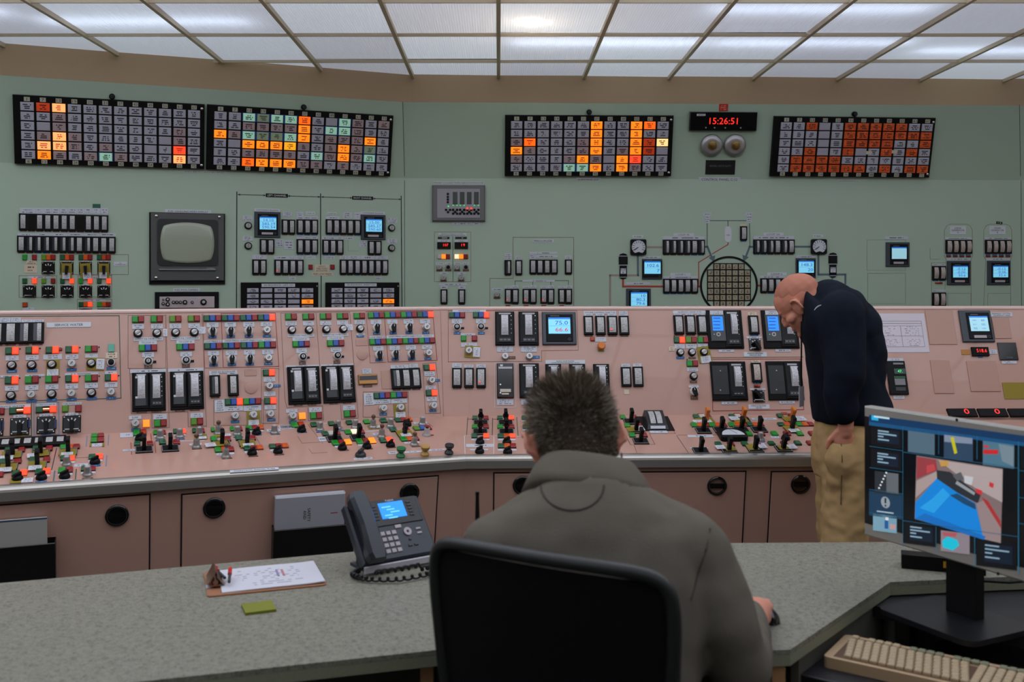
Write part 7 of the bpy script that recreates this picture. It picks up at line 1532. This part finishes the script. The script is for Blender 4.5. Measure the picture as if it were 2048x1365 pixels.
# ---- office chair --------------------------------------------------------------------
CU = Vector((.858, -.512, 0)); CF = Vector((.512, .858, 0)); cb = Vector((.081, 1.80, 0))
tc_ = thing('office_chair', 'black mesh back office chair under the seated man', 'chair', Matrix.Translation(cb + CF * .25))
Rc = Matrix((CU, CF, Vector((0, 0, 1)))).transposed().to_4x4(); Rc.translation = cb
MESHB = mat('chair_mesh_black', (10, 10, 11), .8, bump=.3, bscale=1500, spec=.15); CFR = mat('chair_frame_black', (26, 27, 27), .45)
def backpt(u, z):   # u -1..1 across, z 0..1 up; gentle concave wrap and lean
    hw = .236 + .012 * z - .035 * (1 - z) ** 2; x = u * hw; zz = .53 + .55 * z - .010 * u * u * z
    return Vector((x, .05 * u * u - .04 + .05 * (1 - z) ** 1.5 + .0 * z, zz))
V = []; Fc = []; n, k = 14, 12
for i in range(n + 1):
    for j in range(k + 1):
        u = (2 * i / n - 1) * .95; z = .02 + .95 * j / k; V.append(backpt(u, z))
nv = len(V); V = V + [v + Vector((0, .006, 0)) for v in V]
for i in range(n):
    for j in range(k): a = i * (k + 1) + j; Fc += [(a, a + k + 1, a + k + 2, a + 1), (nv + a, nv + a + 1, nv + a + k + 2, nv + a + k + 1)]
link('back_mesh', mesh_of('back_mesh', V, Fc, MESHB, smooth=True), Rc, tc_)
loop = []
for a in range(96):
    t_ = 2 * math.pi * a / 96; cu, su = math.cos(t_), math.sin(t_); u = math.copysign(abs(cu) ** .2, cu); z = .5 + .5 * math.copysign(abs(su) ** .2, su); loop.append(backpt(u, z))
b = MB(); b.tube(loop, .013, 10, closed=True); link('back_frame', b.mesh('back_frame', CFR, True), Rc, tc_)
B = Blob(); B.ell((0, .26, .47), (.25, .25, .045)); B.ell((0, .3, .475), (.235, .22, .04)); me = B.bake('seat', MESHB, .015, 4); link('seat', me, Rc, tc_)
b = MB(); b.tube([(0, -.02, .62), (0, .0, .5), (0, .08, .42), (0, .24, .42)], [.03, .03, .035, .04], 10); link('spine', b.mesh('spine', CFR, True), Rc, tc_)
link('gas_column', lathe([(.03, .08), (.03, .25), (.022, .25), (.022, .43)], BLACK, 16), Rc @ Matrix.Translation((0, .25, 0)), tc_)
for s in (-1, 1):
    b = MB(); b.tube([(s * .24, .25, .43), (s * .285, .25, .47), (s * .285, .25, .655)], .015, 8); link('arm_post', b.mesh('arm_post', CFR, True), Rc, tc_); b = MB(); b.box((s * .285, .27, .665), (.07, .24, .03)); link('arm_pad', b.mesh('arm_pad', CFR), Rc, tc_)
for q in range(5):
    a = 2 * math.pi * q / 5 + .3; e = Vector((math.cos(a) * .3, .25 + math.sin(a) * .3, .075)); b = MB(); b.tube([(0, .25, .11), e], [.028, .018], 8); lg = link('leg', b.mesh('leg', CFR), Rc, tc_); b = MB(); b.tube([e + Vector((-.02, 0, -.045)), e + Vector((.02, 0, -.045))], .03, 12); link('caster', b.mesh('caster', BLACK), Rc, lg)
# ---- seated man, seen from behind -----------------------------------------------------
T2 = Matrix.Translation((.19, 1.98, 0)); pb_ = thing('person', 'seated man seen from behind in an olive grey fleece, head bent over the desk', 'person', T2)
hc = Vector((.163, 2.15, 1.225)); hR = frame_of((-.05, .84, -.54), (-.15, .54, .82))
B = Blob(); head(B, hc, hR, 1.06)
nk = Vector((.187, 2.04, 1.10)); B.cap([hc + hR @ Vector((0, -.04, -.06)), nk], [.064, .07]); B.cap([nk, (.19, 1.99, .9), (.19, 1.93, .58)], [.08, .09, .1])
rw = Vector((.615, 2.35, .79)); lw = Vector((.10, 2.42, .785))
B.cap([nk, (.34, 2.0, 1.0), (.475, 1.98, .84), rw], [.04, .045, .04, .03]); hand(B, rw, (.12, 1, -.05), (0, 0, 1), -1, .3)
B.cap([nk, (.03, 2.0, 1.0), (-.06, 2.05, .84), lw], [.04, .045, .04, .03]); hand(B, lw, (.5, .8, -.05), (0, .1, 1), 1, .4)
bodym = B.bake('body', SKIN, .0055, 4); place(pb_, 'body', bodym)
B = Blob()
def s2(x, y, z, rx, ry, p=0., r=0.): return (Vector((x, y, z)), rx, ry, Matrix.Rotation(r, 3, 'Y') @ Matrix.Rotation(p, 3, 'X'))
B.loft([s2(.19, 1.93, .50, .185, .13), s2(.19, 1.925, .62, .185, .135), s2(.19, 1.93, .76, .198, .14, -.05), s2(.19, 1.945, .88, .212, .142, -.1), s2(.188, 1.965, .98, .226, .138, -.2), s2(.186, 1.985, 1.05, .222, .125, -.3), s2(.184, 2.0, 1.092, .19, .11, -.4), s2(.18, 2.012, 1.12, .135, .095, -.45), s2(.178, 2.03, 1.15, .098, .085, -.5)])
B.cap([(.2, 2.03, 1.11), (.375, 1.99, 1.045)], [.075, .07]); B.cap([(.165, 2.03, 1.11), (.0, 1.99, 1.045)], [.075, .07]); B.ell((.375, 1.985, 1.028), (.085, .095, .085)); B.ell((.0, 1.985, 1.028), (.085, .095, .085))
B.cap([(.383, 1.98, 1.02), (.436, 1.95, .90), (.472, 1.955, .815), (.565, 2.27, .80)], [.086, .076, .065, .048]); B.cap([(-.005, 1.985, 1.02), (-.05, 2.02, .86), (.07, 2.34, .80)], [.084, .072, .05])
fl = B.bake('fleece_top', FLE, .009, 7, True, .11, .02); fo = place(pb_, 'fleece_top', fl)
bv = BVHTree.FromPolygons([v.co for v in fl.vertices], [p_.vertices for p_ in fl.polygons])
def seam(P, r=.0022, par=fo, nm='seam'):
    q = [surf(bv, *a, .0004)[0] for a in P]; q = [x_ for x_ in q if x_]
    if len(q) > 2: b = MB(); b.tube(q, r, 6); link(nm, b.mesh(nm, mat('fleece_seam', (58, 57, 50), .95)), Matrix.Identity(4), par)
seam([(1082 + 63 * (1 - math.cos(a)), 972 + 50 * math.sin(a)) for a in [math.pi * k / 14 for k in range(15)]]); seam([(1420, 1058), (1412, 1100), (1395, 1150), (1382, 1200)]); seam([(930, 1075), (945, 1110), (952, 1140)])
# stand-up collar
V = []; Fc = []; n = 40; prof = [(.118, .104, -.004), (.134, .118, .004), (.129, .113, .024), (.115, .103, .048), (.1, .093, .07), (.092, .086, .076), (.082, .077, .07), (.078, .073, .04)]
Rcl = Matrix.Rotation(-.5, 3, 'X') @ Matrix.Rotation(.07, 3, 'Y')
for rx, ry, z in prof:
    for j in range(n):
        a = 2 * math.pi * j / n; f = 1 + .03 * math.sin(5 * a + z * 40) * (z < .06)
        V.append(Vector((.18, 2.045, 1.122)) + Rcl @ Vector((rx * f * math.cos(a), ry * f * math.sin(a), z + .006 * math.sin(2 * a + 1))))
for i in range(len(prof) - 1):
    for j in range(n): q = (j + 1) % n; Fc.append((i * n + j, i * n + q, i * n + n + q, i * n + n + j))
cme = mesh_of('collar', V, Fc, FLE, smooth=True); link('collar', cme, Matrix.Identity(4), fo)
# trousers + shoes, mostly under the desk
B = Blob(); B.ell((.19, 1.95, .54), (.185, .15, .09))
for s in (-1, 1): B.cap([(.19 + s * .09, 1.97, .56), (.19 + s * .13, 2.4, .57), (.19 + s * .13, 2.42, .12)], [.095, .075, .055])
place(pb_, 'trousers', B.bake('trousers', JEA, .014, 5))
for s in (-1, 1):
    B = Blob(); B.ell((.19 + s * .13, 2.47, .045), (.048, .13, .045)); B.ell((.19 + s * .13, 2.41, .07), (.045, .055, .07)); place(pb_, 'shoe', B.bake('shoe', SHO, .012, 4))
# short brown grey hair: tufts grown on the scalp
HAIR = mat('short_brown_grey_hair', (82, 66, 52), .75, spec=.2)
nt = HAIR.node_tree; at_ = nt.nodes.new('ShaderNodeAttribute'); at_.attribute_name = 'tint'; nt.links.new(at_.outputs['Color'], nt.nodes['Principled BSDF'].inputs['Base Color'])
B = Blob()
for p_, r in (((0, -.012, .036), (.0795, .1, .086)), ((0, .012, .032), (.074, .083, .078)), ((0, -.05, -.034), (.07, .058, .076)), ((0, -.04, .0), (.077, .074, .08))): B.ell(hc + hR @ (Vector(p_) * 1.06), [x * 1.09 for x in r], hR)
cap = B.bake('hair', HAIR, .006, 4); V = [v.co.copy() for v in cap.vertices]; Fc = [tuple(p_.vertices) for p_ in cap.polygons]; Cc = [(.06, .043, .03)] * len(V)
Ri = hR.transposed(); rnd = random.Random(3); keep = []
def inhair(co):
    q = Ri @ (co - hc) / 1.06
    if q.y > .062 and q.z < .06: return False
    if q.z < -.012 and q.y > .022: return False
    if q.z < -.088: return False
    if abs(q.x) > .066 and -.036 < q.z < .022 and -.022 < q.y < .025: return False
    return True
ok_ = [inhair(v) for v in V]; Fc = [f for f in Fc if all(ok_[i] for i in f)]
base_n = len(V); polys = [p_ for p_ in cap.polygons if all(ok_[i] for i in p_.vertices)]
for it in range(15000):
    p_ = rnd.choice(polys); a, b_, c_ = (V[i] for i in list(p_.vertices)[:3]); f, g_ = rnd.random(), rnd.random()
    if f + g_ > 1: f, g_ = 1 - f, 1 - g_
    o = a + (b_ - a) * f + (c_ - a) * g_; q = Ri @ (o - hc) / 1.06; nrm = p_.normal
    spot = (q - Vector((.005, -.035, .1))).length
    if spot < .032 and rnd.random() < .55: continue
    topn = max(0, min(1, (q.z + .03) / .11)); ln_ = (.008 + .022 * topn) * rnd.uniform(.6, 1.25)
    grow = (nrm + hR @ Vector((rnd.gauss(0, .25), rnd.gauss(-.05, .25), -.55 + .9 * topn + rnd.gauss(0, .2))) * .8).normalized()
    w_ = nrm.cross(grow); w_ = w_.normalized() if w_.length > .01 else Vector((1, 0, 0)); w_ *= .0009
    k0 = len(V); V += [o - w_, o + w_, o + grow * ln_]; Fc.append((k0, k0 + 1, k0 + 2))
    grey = rnd.random() < .10 + .55 * max(0, min(1, (abs(q.x) - .035) / .03)) * (q.z < .07); t_ = rnd.uniform(.7, 1.3)
    col_ = (.36 * t_, .31 * t_, .25 * t_) if grey else (.12 * t_, .085 * t_, .057 * t_); Cc += [col_] * 3
used = sorted({i for f in Fc for i in f}); mp = {v: i for i, v in enumerate(used)}
hm = bpy.data.meshes.new('hair'); hm.from_pydata([tuple(V[i]) for i in used], [], [tuple(mp[i] for i in f) for f in Fc]); hm.materials.append(HAIR)
ca = hm.color_attributes.new('tint', 'FLOAT_COLOR', 'POINT'); ca.data.foreach_set('color', [x for i in used for x in (*Cc[i], 1.)])
place(pb_, 'hair', hm); bpy.data.meshes.remove(cap)
ear = hc + hR @ Vector((.094, -.004, -.05)); b = MB(); b.tube([ear + Vector((0, 0, .01 * math.cos(a))) + hR @ Vector((0, .006 * math.sin(a), 0)) for a in [2 * math.pi * k / 12 for k in range(12)]], .0014, 6, closed=True); link('earring', b.mesh('earring', CHROME), Matrix.Identity(4), pb_)
